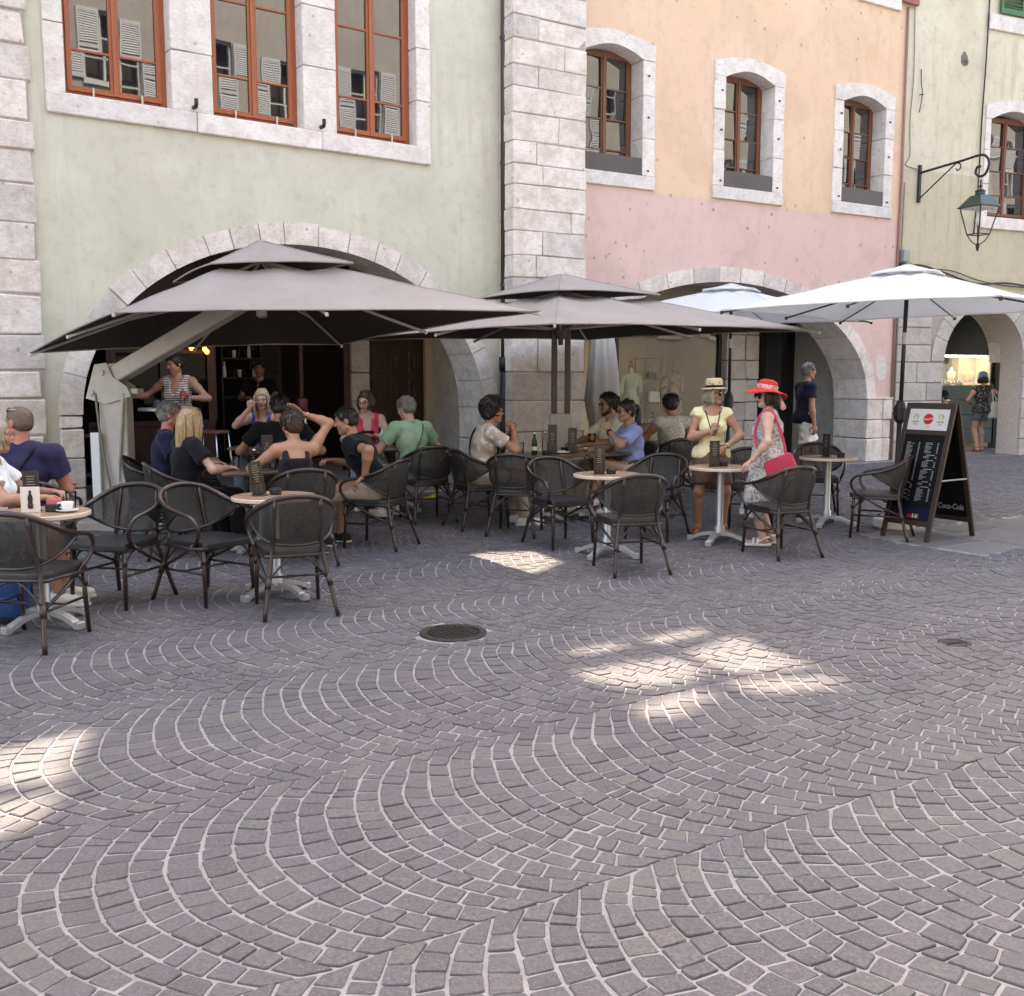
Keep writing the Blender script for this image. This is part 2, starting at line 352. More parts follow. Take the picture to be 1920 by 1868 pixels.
for j in range(-5, 9):
    bc = BAND0 + (j + .5) * BW; ph = rs.random() * PIT_
    wob = [rs.uniform(-.006, .006) for _ in range(40)]
    for k in range(-90, 330):
        ca = k * PIT_ + ph + RR
        xm, ym = xy(ca - RR * .85, bc)
        if ym < 1.2 or ym > 26: continue
        u, v = pix(xm, ym, 0)
        if u < -700 or u > 2700: continue
        nst = 15 + (rs.random() < .4) - (rs.random() < .3)
        th = [-45 + 90 * i / nst for i in range(nst + 1)]
        th = [t * (1.02 if abs(t) < 44 else 1) + (rs.uniform(-1.4, 1.4) if 0 < i < nst else 0) for i, t in enumerate(th)]
        def nxt(t):                                          # same joint on the next arc, square to the curve
            if abs(t) > 44.9: return t
            c_, s__ = math.cos(R(t)), math.sin(R(t)); tt = PIT_ * c_
            return math.degrees(math.atan2((RR - tt) * s__, (RR - tt) * c_ + PIT_))
        for i in range(nst):
            q = []
            for t, dk in ((th[i], 0), (nxt(th[i]), 1), (nxt(th[i + 1]), 1), (th[i + 1], 0)):
                q.append(wxy(ca + dk * PIT_ - RR * math.cos(R(t)), bc + RR * math.sin(R(t))))
            cx = sum(p[0] for p in q) / 4; cy = sum(p[1] for p in q) / 4
            a_, b_ = ab(cx, cy)
            if b_ > 12.2 or (5.55 < b_ < 6.95 and 8.5 < a_ < 30): continue
            u, v = pix(cx, cy, gz(cx, cy))
            if cy < 1.3 or u < -420 or u > 2340 or v > 2250: continue
            d = math.hypot(cx - DR.x, cy - DR.y)
            if d < .235 or math.hypot(cx - MH.x, cy - MH.y) < .09: continue
            cells.append((cy + abs(cx) * .15 + (100 if (u < 0 or u > 1920 or v > 1868 or v < 0) else 0), q, cx, cy))
cells.sort(key=lambda c_: c_[0])
def sett(q, cx, cy, fine):
    jt = .0052; pts = []
    n = 4; ang = rs.uniform(-.04, .04); z0 = gz(cx, cy) + rs.uniform(-.002, .004); tx = rs.uniform(-.035, .035); ty = rs.uniform(-.035, .035)
    Q = []
    er = Vector(((q[1][0] + q[2][0] - q[0][0] - q[3][0]), (q[1][1] + q[2][1] - q[0][1] - q[3][1]))); ea = Vector(((q[2][0] + q[3][0] - q[0][0] - q[1][0]), (q[2][1] + q[3][1] - q[0][1] - q[1][1])))
    wr, wa = er.length / 2, ea.length / 2; kr = 1 - 2 * rs.uniform(.0036, .0066) / wr; ka = 1 - 2 * rs.uniform(.0030, .0056) / wa
    det = er.x * ea.y - er.y * ea.x
    for x, y in q:
        dx, dy = x - cx, y - cy; c_r = (dx * ea.y - dy * ea.x) / det; c_a = (er.x * dy - er.y * dx) / det
        c_r *= kr * rs.uniform(.975, 1.01); c_a *= ka * rs.uniform(.978, 1.01)
        dx, dy = er.x * c_r + ea.x * c_a, er.y * c_r + ea.y * c_a
        Q.append((dx * math.cos(ang) - dy * math.sin(ang), dx * math.sin(ang) + dy * math.cos(ang)))
    out = []
    if fine:
        for i in range(4):
            p0, p1, p2 = Q[i - 1], Q[i], Q[(i + 1) % 4]
            for o_, k in ((p0, rs.uniform(.03, .11)), (p2, rs.uniform(.03, .11))):
                out.append((p1[0] + (o_[0] - p1[0]) * k, p1[1] + (o_[1] - p1[1]) * k))
            f = rs.uniform(.42, .58); g = rs.uniform(.96, 1.03)
            out.append(((p1[0] + (p2[0] - p1[0]) * f) * g, (p1[1] + (p2[1] - p1[1]) * f) * g))
    else:
        for i in range(4):
            p0, p1, p2 = Q[i - 1], Q[i], Q[(i + 1) % 4]
            for o_ in (p0, p2):
                k = rs.uniform(.03, .09); out.append((p1[0] + (o_[0] - p1[0]) * k, p1[1] + (o_[1] - p1[1]) * k))
    n = len(out); vs = []
    for sc, dz in ((.94, 0), (1.0, -.0035), (1.008, -.03)):
        for x, y in out: vs.append((x * sc, y * sc, z0 + dz + (x * tx + y * ty) * (1 if dz > -.02 else 0)))
    fs = [tuple(range(n))]
    for L in (0, 1):
        for i in range(n): fs.append((L * n + i, (L + 1) * n + i, (L + 1) * n + (i + 1) % n, L * n + (i + 1) % n))
    ar = sum(out[i][0] * out[(i + 1) % n][1] - out[(i + 1) % n][0] * out[i][1] for i in range(n))
    if ar < 0: fs = [f[::-1] for f in fs]
    return vs, fs
def tint(me, vals):
    a_ = me.attributes.new('tint', 'FLOAT', 'POINT'); a_.data.foreach_set('value', vals)
allv = []; allf = []; tv = []
for i, (_, q, cx, cy) in enumerate(cells):
    t = min(1, max(0, rs.betavariate(1.9, 2.2)))
    fine = i < 1500
    vs_, fs_ = sett(q, cx, cy, fine)
    if i < 300:
        me = bpy.data.meshes.new('sett'); me.from_pydata(vs_, [], fs_); tint(me, [t] * len(vs_))
        o = link('sett', me, MATS['sett_stone'], paving); o.location = (cx, cy, 0)
    else:
        b_ = len(allv); allv += [(x + cx, y + cy, z) for x, y, z in vs_]; allf += [tuple(k + b_ for k in f) for f in fs_]; tv += [t] * len(vs_)
me = bpy.data.meshes.new('setts'); me.from_pydata(allv, [], allf); tint(me, tv)
tag(link('setts', me, MATS['sett_stone'], paving), kind='stuff')
# strip of larger slabs at the edge of the street
k = 0
for r_ in range(3):
    a_ = 8.5 + rs.uniform(0, .4)
    while a_ < 24:
        L = rs.uniform(.55, .95); b_ = 5.56 + r_ * .465
        mb = MB(); x, y = xy(a_ + L / 2, b_ + .23); M = Matrix.Translation((x, y, gz(x, y))) @ Matrix.Rotation(math.atan2(.53, .848), 4, 'Z')
        mb.bbox(-L / 2 + .006, L / 2 - .006, -.226, .226, -.03, rs.uniform(-.003, .002), .006, None, .004, rs)
        o = mb.build('paving_slab', MATS['slab_stone'], paving); o.matrix_local = M; a_ += L; k += 1
# floor of the arcades: slabs behind the house fronts
def arcade_floor(F, s0, s1, name, up=.012):
    mb = MB(); mb.box(s0, s1, -.05, 8, -.3, gz(*F.W((s0 + s1) / 2)) + up); o = mb.build(name, MATS['floor_stone']); o.matrix_world = F.M(); tag(o, kind='structure')
arcade_floor(FG, -9, .3, 'pavement', .09); arcade_floor(FO, -7.3, 0, 'pavement'); arcade_floor(FB, 0, 12, 'pavement')
# round drain grate
g = empty('drain_grate', DR, R(35), 'round dark iron drain grate set in the sett paving', 'drain')
rim = MB(); rim.lathe([(.262, -.03), (.262, .004), (.255, .009), (.208, .008), (.204, -.003)], 40, cap=False); rim.build('rim', pbr('cast_iron', (.03, .026, .026), .55, (.05, .043, .04), 40, .3, metal=.5), g)
pit = MB(); pit.lathe([(.204, -.0030), (.0, -.0025)], 40, cap=False); pit.build('shade_disc', pbr('drain_shade', (.006, .006, .006), .9), g)  # flat near-black disc at street level, painting the dark of the shaft
for i in range(9):
    x = -.16 + .04 * i; L = math.sqrt(max(.001, .204 ** 2 - x * x))
    bar = MB(); bar.bbox(-.011, .011, -L, L, -.0015, .0065, .002); o = bar.build('grate_bar', MATS['cast_iron'], g); o.location = (x, 0, 0)
g.scale = (.82, .82, 1)
g = empty('small_cover', MH + Vector((0, 0, .0)), .4, 'small broken dark iron cover sunk in the paving at right', 'cover')
mb = MB(); mb.lathe([(.10, -.03), (.10, .001), (.07, .003), (.066, -.002), (0.0, -.002)], 20, cap=False); mb.build('ring', MATS['cast_iron'], g)
mb = MB(); mb.bbox(-.05, .05, -.012, .012, -.003, .004, .002); mb.build('grip_bar', MATS['cast_iron'], g)
# ---------------------------------------------------------------- the houses
rb = random.Random(11)
def ell(s0, s1, zs, za, n, t0=0, t1=180):
    c = (s0 + s1) / 2; a = (s1 - s0) / 2; h = za - zs
    return [(c + a * math.cos(R(t0 + (t1 - t0) * i / n)), zs + h * math.sin(R(t0 + (t1 - t0) * i / n))) for i in range(n + 1)]
def arch_hole(s0, s1, zs, za, zb=-.3): return [(s1, zb)] + ell(s0, s1, zs, za, 40) + [(s0, zb)]
def voussoirs(parent, s0, s1, zs, za, wd, N, depth, mat, proud=.02, wob=.0):
    c = (s0 + s1) / 2; a = (s1 - s0) / 2; h = za - zs
    w_ = [rb.uniform(.75, 1.25) for _ in range(N)]; tot = sum(w_); t = 0
    # spread by arc length
    S = [0]; 
    for i in range(400):
        p0 = (a * math.cos(math.pi * i / 400), h * math.sin(math.pi * i / 400)); p1 = (a * math.cos(math.pi * (i + 1) / 400), h * math.sin(math.pi * (i + 1) / 400))
        S.append(S[-1] + math.hypot(p1[0] - p0[0], p1[1] - p0[1]))
    def th(f):
        L = f * S[-1]
        for i in range(400):
            if S[i + 1] >= L: return math.pi * (i + (L - S[i]) / (S[i + 1] - S[i])) / 400
        return math.pi
    core = MB(); K = 48
    for i in range(K):
        q = []
        for tt in (math.pi * i / K, math.pi * (i + 1) / K):
            x, z = a * math.cos(tt), h * math.sin(tt); nx, nz = x / a / a, z / h / h; l = math.hypot(nx, nz); nx, nz = nx / l, nz / l
            q.append(((c + x + nx * .012, zs + z + nz * .012), (c + x + nx * (wd - .015), zs + z + nz * (wd - .015))))
        (i0_, o0_), (i1_, o1_) = q; core.hexa([(p_[0], -proud + .012, p_[1]) for p_ in (i0_, i1_, o1_, o0_)], [(p_[0], depth - .01, p_[1]) for p_ in (i0_, i1_, o1_, o0_)])
    core.build('arch_mortar', MATS['mortar'], parent)
    acc = 0
    for i in range(N):
        f0 = acc / tot; acc += w_[i]; f1 = acc / tot; t0, t1 = th(f0), th(f1); g = .007 / (a if a > 0 else 1)
        t0 += g; t1 -= g; inn = []; out = []; wi = wd * rb.uniform(.93, 1.08)
        for k in range(4):
            tt = t0 + (t1 - t0) * k / 3; x, z = a * math.cos(tt), h * math.sin(tt); nx, nz = x / a / a, z / h / h; l = math.hypot(nx, nz); nx, nz = nx / l, nz / l
            inn.append((c + x, zs + z)); out.append((c + x + nx * wi, zs + z + nz * wi))
        mb = MB(); mb.prism(inn + out[::-1], -proud + rb.uniform(-.006, .006), depth)
        mb.build('arch_stone', mat, parent)
def blocks(parent, s0, s1, z0, z1, y0, y1, mat, hmin=.26, hmax=.42, wmin=.35, wmax=.8, name='stone_block', heights=None, edge=0, b=.012):
    z = z0; row = 0
    while z < z1 - .05:
        h = rb.uniform(hmin, hmax)
        if z + h > z1 - .14: h = z1 - z
        s = s0; e0 = rb.uniform(-edge, edge) if edge else 0
        while s < s1 - .01:
            L = rb.uniform(wmin, wmax)
            if s + L > s1 - wmin * .6: L = s1 - s
            mb = MB(); pr = rb.uniform(-.008, .012)
            mb.bbox(-L / 2 + .006, L / 2 - .006 + (e0 if s + L >= s1 - .001 else 0), y0 - pr, y1, -h / 2 + .006, h / 2 - .006, b, None, .006, rb)
            o = mb.build(name, mat, parent); o.location = (s + L / 2, 0, z + h / 2); s += L
        z += h; row += 1
def casement(parent, s0, s1, z0, z1, y, cols, rows, mat, glass, fw=.05, arch=0, name='window', bar=.022, tilt=.01):
    """timber window: frame as the part, leaves, bars and panes as its pieces"""
    mb = MB(); d = .06
    mb.box(s0, s0 + fw, y, y + d, z0, z1); mb.box(s1 - fw, s1, y, y + d, z0, z1); mb.box(s0 + fw, s1 - fw, y, y + d, z0, z0 + fw * 1.3); mb.box(s0 + fw, s1 - fw, y, y + d, z1 - fw, z1)
    fr = mb.build(name, mat, parent)
    i0, i1 = s0 + fw, s1 - fw; mid = (i0 + i1) / 2; lf = fw * .95; zb, zt = z0 + fw * 1.3, z1 - fw
    for (a, b_) in ((i0 + .004, mid - .002), (mid + .002, i1 - .004)):
        m2 = MB(); m2.box(a, a + lf, y - .018, y + .03, zb + .004, zt - .004); m2.box(b_ - lf, b_, y - .018, y + .03, zb + .004, zt - .004)
        m2.box(a + lf, b_ - lf, y - .018, y + .03, zb + .004, zb + lf * 1.2); m2.box(a + lf, b_ - lf, y - .018, y + .03, zt - lf, zt - .004)
        # moulding strip and water drip
        m2.box(a + .002, b_ - .002, y - .032, y - .018, zb + .006, zb + .03)
        m2.build('casement_leaf', mat, fr)
        zz = [zb + lf * 1.2] + list(rows) + [zt - lf]
        for k in range(len(zz) - 1):
            if k: m3 = MB(); m3.box(a + lf, b_ - lf, y - .012, y + .025, zz[k] - bar / 2, zz[k] + bar / 2); m3.build('glazing_bar', mat, fr)
            p0 = zz[k] + (bar / 2 if k else 0); p1 = zz[k + 1] - (bar / 2 if k < len(zz) - 2 else 0)
            m4 = MB(); m4.box(-(b_ - a - 2 * lf) / 2, (b_ - a - 2 * lf) / 2, 0, .006, -(p1 - p0) / 2, (p1 - p0) / 2)
            o = m4.build('pane', glass, fr); o.location = ((a + b_) / 2, y + .008, (p0 + p1) / 2); o.rotation_euler = (rb.uniform(-tilt, tilt), 0, rb.uniform(-tilt, tilt))
    m5 = MB(); m5.box(mid - .022, mid + .022, y - .034, y - .018, zb + .01, zt - .01); m5.build('meeting_stile', mat, fr)
    return fr
LS = MATS['limestone']; LP = MATS['limestone_pale']; LG = MATS['limestone_grey']
HTOP = 20  # walls carried up unseen, high enough to keep the street in shade
def ray_hole(F, poly):                                   # opening through which sun falls on the ground patch poly
    out = []
    for x, y in poly:
        n = F.n; k = ((F.P[0] - x) * n[0] + (F.P[1] - y) * n[1]) / (SUN_DIR.x * n[0] + SUN_DIR.y * n[1])
        X, Y, Z = x + SUN_DIR.x * k, y + SUN_DIR.y * k, gz(x, y) + SUN_DIR.z * k
        out.append(((X - F.P[0]) * F.d[0] + (Y - F.P[1]) * F.d[1], Z))
    return out
def gp(*uv): return [tuple(ground(u, v))[:2] for u, v in uv]
SUNSPOTS = [gp((1080, 1262), (1200, 1240), (1272, 1234), (1340, 1262), (1290, 1285), (1180, 1298), (1120, 1278)), gp((1288, 1226), (1390, 1190), (1450, 1222), (1540, 1252), (1440, 1266), (1362, 1262)),
            gp((1360, 1280), (1480, 1270), (1610, 1268), (1570, 1292), (1440, 1306)), gp((1190, 1330), (1250, 1304), (1330, 1294), (1350, 1308), (1280, 1348), (1220, 1350)),
            gp((1050, 1226), (1170, 1202), (1180, 1216), (1100, 1232)), gp((1205, 1200), (1330, 1174), (1330, 1192), (1250, 1210)),
            gp((760, 1056), (800, 1038), (1000, 1034), (1060, 1056), (1010, 1078), (860, 1076)),
            gp((-40, 1420), (60, 1392), (180, 1366), (160, 1400), (110, 1475), (-40, 1485)), gp((-40, 1512), (40, 1500), (125, 1476), (80, 1545), (-40, 1590))]
# ---------------- green house
GH = empty('green_house', matrix=FG.M(), label='pale green plastered house with wide stone arch and triple brown window', cat='building')
g0, g1 = -6.08, .02
hol_g = [ray_hole(FG, p) for p in SUNSPOTS]
A1 = (-5.68, -.37, 1.2, 3.23)
ring = [(A1[1] + .22, -.3)] + ell(A1[0] - .22, A1[1] + .22, A1[2], A1[3] + .2, 40) + [(A1[0] - .22, -.3)]
trip = [(-5.88, 4.42), (-1.21, 4.42), (-1.21, 6.96), (-5.88, 6.96)]
me = wall_mesh('wall', [(g0, -.3), (g1, -.3), (g1, 7.0), (g0, 7.0)], [ring, [(x, min(z, 6.9)) for x, z in trip]], .45)
link('sun_mask_wall', wall_mesh('sun_mask_wall', [(g0, 7.0), (g1, 7.0), (g1, HTOP), (g0, HTOP)], hol_g, .05), MATS['plaster_green'], GH)  # unseen thin wall added to block the sun; its openings shape the ground patches
link('wall', me, MATS['plaster_green'], GH)
voussoirs(GH, A1[0], A1[1], A1[2], A1[3], .25, 19, .62, LS)
for s_, e_ in ((A1[0] - .25, A1[0]), (A1[1], A1[1] + .25)): blocks(GH, s_, e_, 0, A1[2] - .003, -.02, .62, LS, .3, .45, .5, 1)
# triple window: stone surround, mullions, sill
z0, z1 = 4.61, 6.75
for (a, b_) in ((-5.90, -5.70), (-4.57, -4.10), (-2.98, -2.54), (-1.40, -1.19)):
    z = z0
    while z < z1:
        h = rb.uniform(.5, .8); h = z1 - z if z + h > z1 - .3 else h
        mb = MB(); mb.bbox(a, b_, -.025 + rb.uniform(-.004, .004), .30, z + .003, z + h - .003, .008, None, .003, rb); mb.build('window_stone', LP, GH); z += h
for (a, b_) in ((-5.90, -4.30), (-4.30, -2.75), (-2.75, -1.19)):
    mb = MB(); mb.bbox(a + .002, b_ - .002, -.05, .30, 4.39, z0 - .002, .012, None, .004, rb); mb.build('window_sill', LP, GH)
    mb = MB(); mb.bbox(a + .002, b_ - .002, -.03, .30, z1 + .002, 6.98, .008, None, .003, rb); mb.build('lintel', LP, GH)
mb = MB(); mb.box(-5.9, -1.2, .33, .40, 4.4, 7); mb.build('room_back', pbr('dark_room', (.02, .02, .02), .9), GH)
for (a, b_) in ((-5.70, -4.57), (-4.10, -2.98), (-2.54, -1.40)):
    fr = casement(GH, a + .003, b_ - .003, z0 + .005, z1 - .005, .17, 2, [5.13, 5.98], MATS['wood_frame'], MATS['window_glass'], .055)
    for f in (.28, .74):
        mb = MB(); x = a + (b_ - a) * f; mb.bbox(x - .009, x + .009, .10, .118, z0 + .0, z0 + .13, .002); mb.build('window_catch', pbr('pale_wood', (.62, .5, .38), .6), fr)
for x in (-4.33, -2.76):
    mb = MB(); mb.tube([(x, -.02, 4.66), (x, -.10, 4.66), (x, -.12, 4.68), (x, -.12, 4.74)], .024, 8); mb.build('shutter_hook', MATS['metal_black'], GH)
# quoin stones at the left corner of the green house
NB = empty('stone_quoin', matrix=FG.M(), label='rusticated corner pier of large pinkish limestone blocks at left edge', cat='pier')
mb = MB(); mb.box(-22, -6.075, -.05, .6, -.3, HTOP); mb.build('core', MATS['mortar'], NB)
z = 0
for i, h in enumerate([.30, .36, .33, .40, .30, .37, .42, .36, .38, .40, .34, .30, .40, .36, .33, .37, .42, .35, .4]):
    e = -6.05 + (0.0 if i % 2 else -.035) + rb.uniform(-.02, .02)
    cut = -6.05 - rb.uniform(.55, .9)
    for a, b_ in ((-8.4, cut), (cut, e)):
        mb = MB(); mb.bbox(a + .004, b_ - .004, -.07 + rb.uniform(-.01, .01), .3, z + .007, z + h - .007, .014, None, .012, rb); mb.build('quoin_block', LS, NB)
    z += h
# ---------------- buttress between green and orange house
BT = empty('stone_buttress', matrix=FO.M(), label='tall buttress of weathered limestone blocks between green and orange houses', cat='buttress')
p0, p1 = -8.415, -7.215; yo = -.40
mb = MB(); mb.box(p0 + .012, p1 - .012, yo + .014, .5, -.3, 9); mb.build('core', MATS['mortar'], BT)
z = .05; row = 0
HS = [.42, .38, .44, .40, .52, .42, .36, .30, .33, .29, .33, .27, .30, .37, .34, .28, .34, .30, .36, .3, .33, .3, .35, .3, .35]
for h in HS:
    cuts = [p0] + ([p0 + (p1 - p0) * rb.choice((.34, .40, .62, .70, .8))] if (row % 4 != 2) else []) + [p1]
    if row in (7, 12): cuts = [p0, p0 + .38, p1]
    for i in range(len(cuts) - 1):
        a, b_ = cuts[i], cuts[i + 1]; mb = MB(); mb.bbox(a + (.007 if i else 0), b_ - (.007 if i < len(cuts) - 2 else 0) + (rb.uniform(-.012, .012) if i == len(cuts) - 2 else 0), yo + rb.uniform(-.012, .008), .15 if i == 0 else .3, z + .007, z + h - .007, .009, None, .009, rb)
        mb.build('stone_block', LS, BT)
    if row % 3 != 1:
        mb = MB(); mb.bbox(p0 - .004 - rb.uniform(0, .006), p0 + .3, .16, .44, z + .005, z + h - .005, .012, None, .004, rb); mb.build('stone_block', LS, BT)
    z += h; row += 1
# ---------------- orange house
OH = empty('orange_house', matrix=FO.M(), label='house with orange upper plaster, pink lower plaster and three arched windows', cat='building')
A2 = (-7.34, -.71, 1.25, 3.15)
ring = [(A2[1] + .2, -.3)] + ell(A2[0] - .2, A2[1] + .2, A2[2], A2[3] + .18, 40) + [(A2[0] - .2, -.3)]
WIN = [-6.44, -3.74, -1.035]
def seg_top(a, b_, zs, rise, n=14): return [(a + (b_ - a) * i / n, zs + rise * math.sin(math.pi * i / n) ** 1.0 * 1.0) for i in range(n + 1)]
holes = [ring]
for c in WIN: holes.append([(c - .74, 4.46), (c + .74, 4.46)] + seg_top(c + .74, c - .74, 6.5, .12))
me = wall_mesh('wall', [(-8.3, -.3), (-.012, -.3), (-.012, HTOP), (-8.3, HTOP)], holes, .5)
link('wall', me, MATS['plaster_orange'], OH)
voussoirs(OH, A2[0], A2[1], A2[2], A2[3], .23, 18, .75, MATS['limestone'])
blocks(OH, A2[1], -.02, .08, A2[2] - .02, -.035, .75, LS, .33, .45, .4, .5)
mb = MB(); mb.bbox(A2[1] - .02, -.015, -.06, .76, A2[2] - .02, A2[2] + .10 - .1, .01); mb.build('string_course', LS, OH)
blocks(OH, A2[0] - .3, A2[0], .08, A2[2] - .02, -.03, .75, LS, .33, .45, .3, .5)
for c in WIN:
    a0, a1, i0, i1 = c - .76, c + .76, c - .53, c + .53; zs, zb = 6.32, 4.64
    for (a, b_) in ((a0, i0), (i1, a1)):
        z = zb
        for h in (.55, .62, zs - zb - 1.17):
            mb = MB(); mb.bbox(a + rb.uniform(-.006, .006), b_, -.025 + rb.uniform(-.006, .006), .36, z + .003, z + h - .003, .008, None, .003, rb); mb.build('window_stone', LP, OH); z += h
    mb = MB(); mb.prism(seg_top(i0, i1, zs, .14) + [(a1, zs)] + [(p[0], p[1]) for p in seg_top(a1, a0, 6.54, .12)] + [(a0, zs)], -.027, .36); mb.build('window_arch', LP, OH)
    mb = MB(); mb.bbox(a0 - .01, a1 + .01, -.045, .36, 4.44, zb - .004, .01, None, .004, rb); mb.build('window_sill', LP, OH)
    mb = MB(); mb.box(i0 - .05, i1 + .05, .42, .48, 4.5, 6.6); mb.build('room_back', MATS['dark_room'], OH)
    fr = casement(OH, i0 + .003, i1 - .003, zb + .005, zs + .12, .27, 2, [5.02, 5.46, 5.9], MATS['wood_brown'], MATS['window_glass_old'], .05, bar=.02, tilt=.05)
    mb = MB(); mb.box(i0 + .004, i1 - .004, -.02, -.012, zb - .0, zb + .25); mb.box(i0 + .004, i1 - .004, -.012, .012, zb + .236, zb + .25); mb.build('guard_plate', MATS['metal_guard'], OH)
    for sx_ in (i0 - .09, i1 + .09):
        for zz in (4.72, 5.5, 6.1):
            mb = MB(); mb.tube([(sx_, .0, zz), (sx_, -.05, zz), (sx_, -.055, zz - .02)], .012, 6); mb.build('hinge_pin', MATS['metal_black'], OH)
# upper storey sill and shutter foot at the top edge
mb = MB(); mb.bbox(-1.35, -.24, -.05, .3, 8.0, 8.24, .01); mb.build('window_sill', LP, OH)
mb = MB(); mb.bbox(-.24, .16, -.10, -.05, 8.14, 9.6, .008); mb.build('shutter', MATS['red_shutter'], OH)
# ---------------- beige house
BH = empty('beige_house', matrix=FB.M(), label='yellow beige stained house with stone arcade at the right edge', cat='building')
A3 = (1.22, 3.32, 1.92, 2.96); A4 = (4.2, 6.4, 1.92, 2.96); BX = 16
holes = [[(a[1] - .01, -.3)] + ell(a[0] + .01, a[1] - .01, a[2], a[3] - .01, 36) + [(a[0] + .01, -.3)] for a in (A3, A4)]
WB = [2.78, 5.6]
for c in WB: holes.append([(c - .76, 4.5), (c + .76, 4.5)] + seg_top(c + .76, c - .76, 6.62, .16))
me = wall_mesh('wall', [(0, 3.05), (BX, 3.05), (BX, HTOP), (0, HTOP)], [h for h in holes[2:]], .5); link('wall', me, MATS['plaster_beige'], BH)
me = wall_mesh('backing_wall', [(.0, -.3), (BX, -.3), (BX, 3.046), (0, 3.046)], holes[:2], .5); o = link('backing_wall', me, MATS['mortar'], BH); o.location.y = .02
for a in (A3, A4): voussoirs(BH, a[0], a[1], a[2], a[3], .30, 9, .8, LG, .02)
def clip_blocks(s0, s1, z0, z1, a):
    z = z0
    while z < z1 - .02:
        h = rb.uniform(.3, .5); h = z1 - z if z + h > z1 - .2 else h
        s = s0
        while s < s1 - .01:
            L = rb.uniform(.4, .8); L = s1 - s if s + L > s1 - .25 else L
            mb = MB(); mb.bbox(s + .005, s + L - .005, -.012 - rb.uniform(0, .012), .3, z + .005, z + h - .005, .014, None, .005, rb); mb.build('stone_block', LG, BH); s += L
        z += h
clip_blocks(.03, A3[0] - .002, .05, 1.9, A3); clip_blocks(A3[1] + .002, A4[0] - .002, .05, 1.9, A3); clip_blocks(A4[1] + .002, 9, .05, 1.9, A4)
clip_blocks(.03, .88, 1.9, 3.04, A3); clip_blocks(3.68, 3.86, 1.9, 3.04, A3)
for c in WB:
    a0, a1, i0, i1 = c - .80, c + .80, c - .66, c + .66; zs, zb = 6.42, 4.64
    for (a, b_) in ((a0, i0), (i1, a1)):
        z = zb
        for h in (.6, .62, zs - zb - 1.22):
            mb = MB(); mb.bbox(a, b_, -.025, .36, z + .003, z + h - .003, .008, None, .003, rb); mb.build('window_stone', LP, BH); z += h
    mb = MB(); mb.prism(seg_top(i0, i1, zs, .19) + [(a1, zs)] + seg_top(a1, a0, 6.66, .16) + [(a0, zs)], -.027, .36); mb.build('window_arch', LP, BH)
    mb = MB(); mb.bbox(a0 - .02, a1 + .02, -.05, .36, 4.42, zb - .004, .01, None, .004, rb); mb.build('window_sill', LP, BH)
    casement(BH, i0 + .003, i1 - .003, zb + .005, zs + .12, .25, 2, [5.1, 5.55, 6.0], MATS['wood_brown'], MATS['window_glass_old'], .05, bar=.02, tilt=.05)
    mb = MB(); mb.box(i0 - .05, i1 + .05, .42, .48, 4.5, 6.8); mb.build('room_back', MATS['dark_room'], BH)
    # upper window: sill and green louvred shutters
    mb = MB(); mb.bbox(c - .86, c + .86, -.05, .3, 8.0, 8.28, .01); mb.build('window_sill', LP, BH)
    for k in (-1, 1):
        x0 = c + (-.62 if k < 0 else .01); sh = MB(); sh.box(x0, x0 + .06, -.08, -.04, 8.30, 9.9); sh.box(x0 + .54, x0 + .60, -.08, -.04, 8.30, 9.9); sh.box(x0 + .06, x0 + .54, -.08, -.04, 8.30, 8.40)
        so_ = sh.build('shutter', MATS['green_paint'], BH)
        for i in range(22):
            sl_ = MB(); M = Matrix.Translation((x0 + .3, -.06, 8.44 + i * .06)) @ Matrix.Rotation(R(-40), 4, 'X'); sl_.box(-.24, .24, -.004, .004, -.03, .03, M); sl_.build('shutter_slat', MATS['green_paint'], so_)
# ---------------- insides of the arcades
# ceilings keep the sun out
for F, a, b_, H_ in ((FG, -9, .1, GH), (FO, -8.2, 0, OH), (FB, 0, 12, BH)):
    mb = MB(); mb.box(a, b_, .44, 9, 3.55, 3.7); mb.build('arcade_ceiling', MATS['plaster_inner'], H_)
DK = 2.4                                                     # depth of the passage
def on(F, u, v, d=DK): return F.px(u, v, -d)
# green house: cafe front
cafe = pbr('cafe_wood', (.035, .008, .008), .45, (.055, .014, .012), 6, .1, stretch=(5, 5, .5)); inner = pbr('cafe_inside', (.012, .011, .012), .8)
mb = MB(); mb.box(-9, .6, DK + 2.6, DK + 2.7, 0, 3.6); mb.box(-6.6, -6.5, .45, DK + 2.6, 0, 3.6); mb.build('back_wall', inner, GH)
def panel(F, parent, u0, u1, v0, v1, d, thick, mat, name, dz0=0):
    s0, zt = F.px((u0 + u1) / 2, v0, -d); _, zb = F.px((u0 + u1) / 2, v1, -d)
    a = F.px(u0, 700, -d)[0]; b_ = F.px(u1, 700, -d)[0]
    mb = MB(); mb.box(a, b_, d, d + thick, zb, zt); return mb.build(name, mat, parent), a, b_, zb, zt
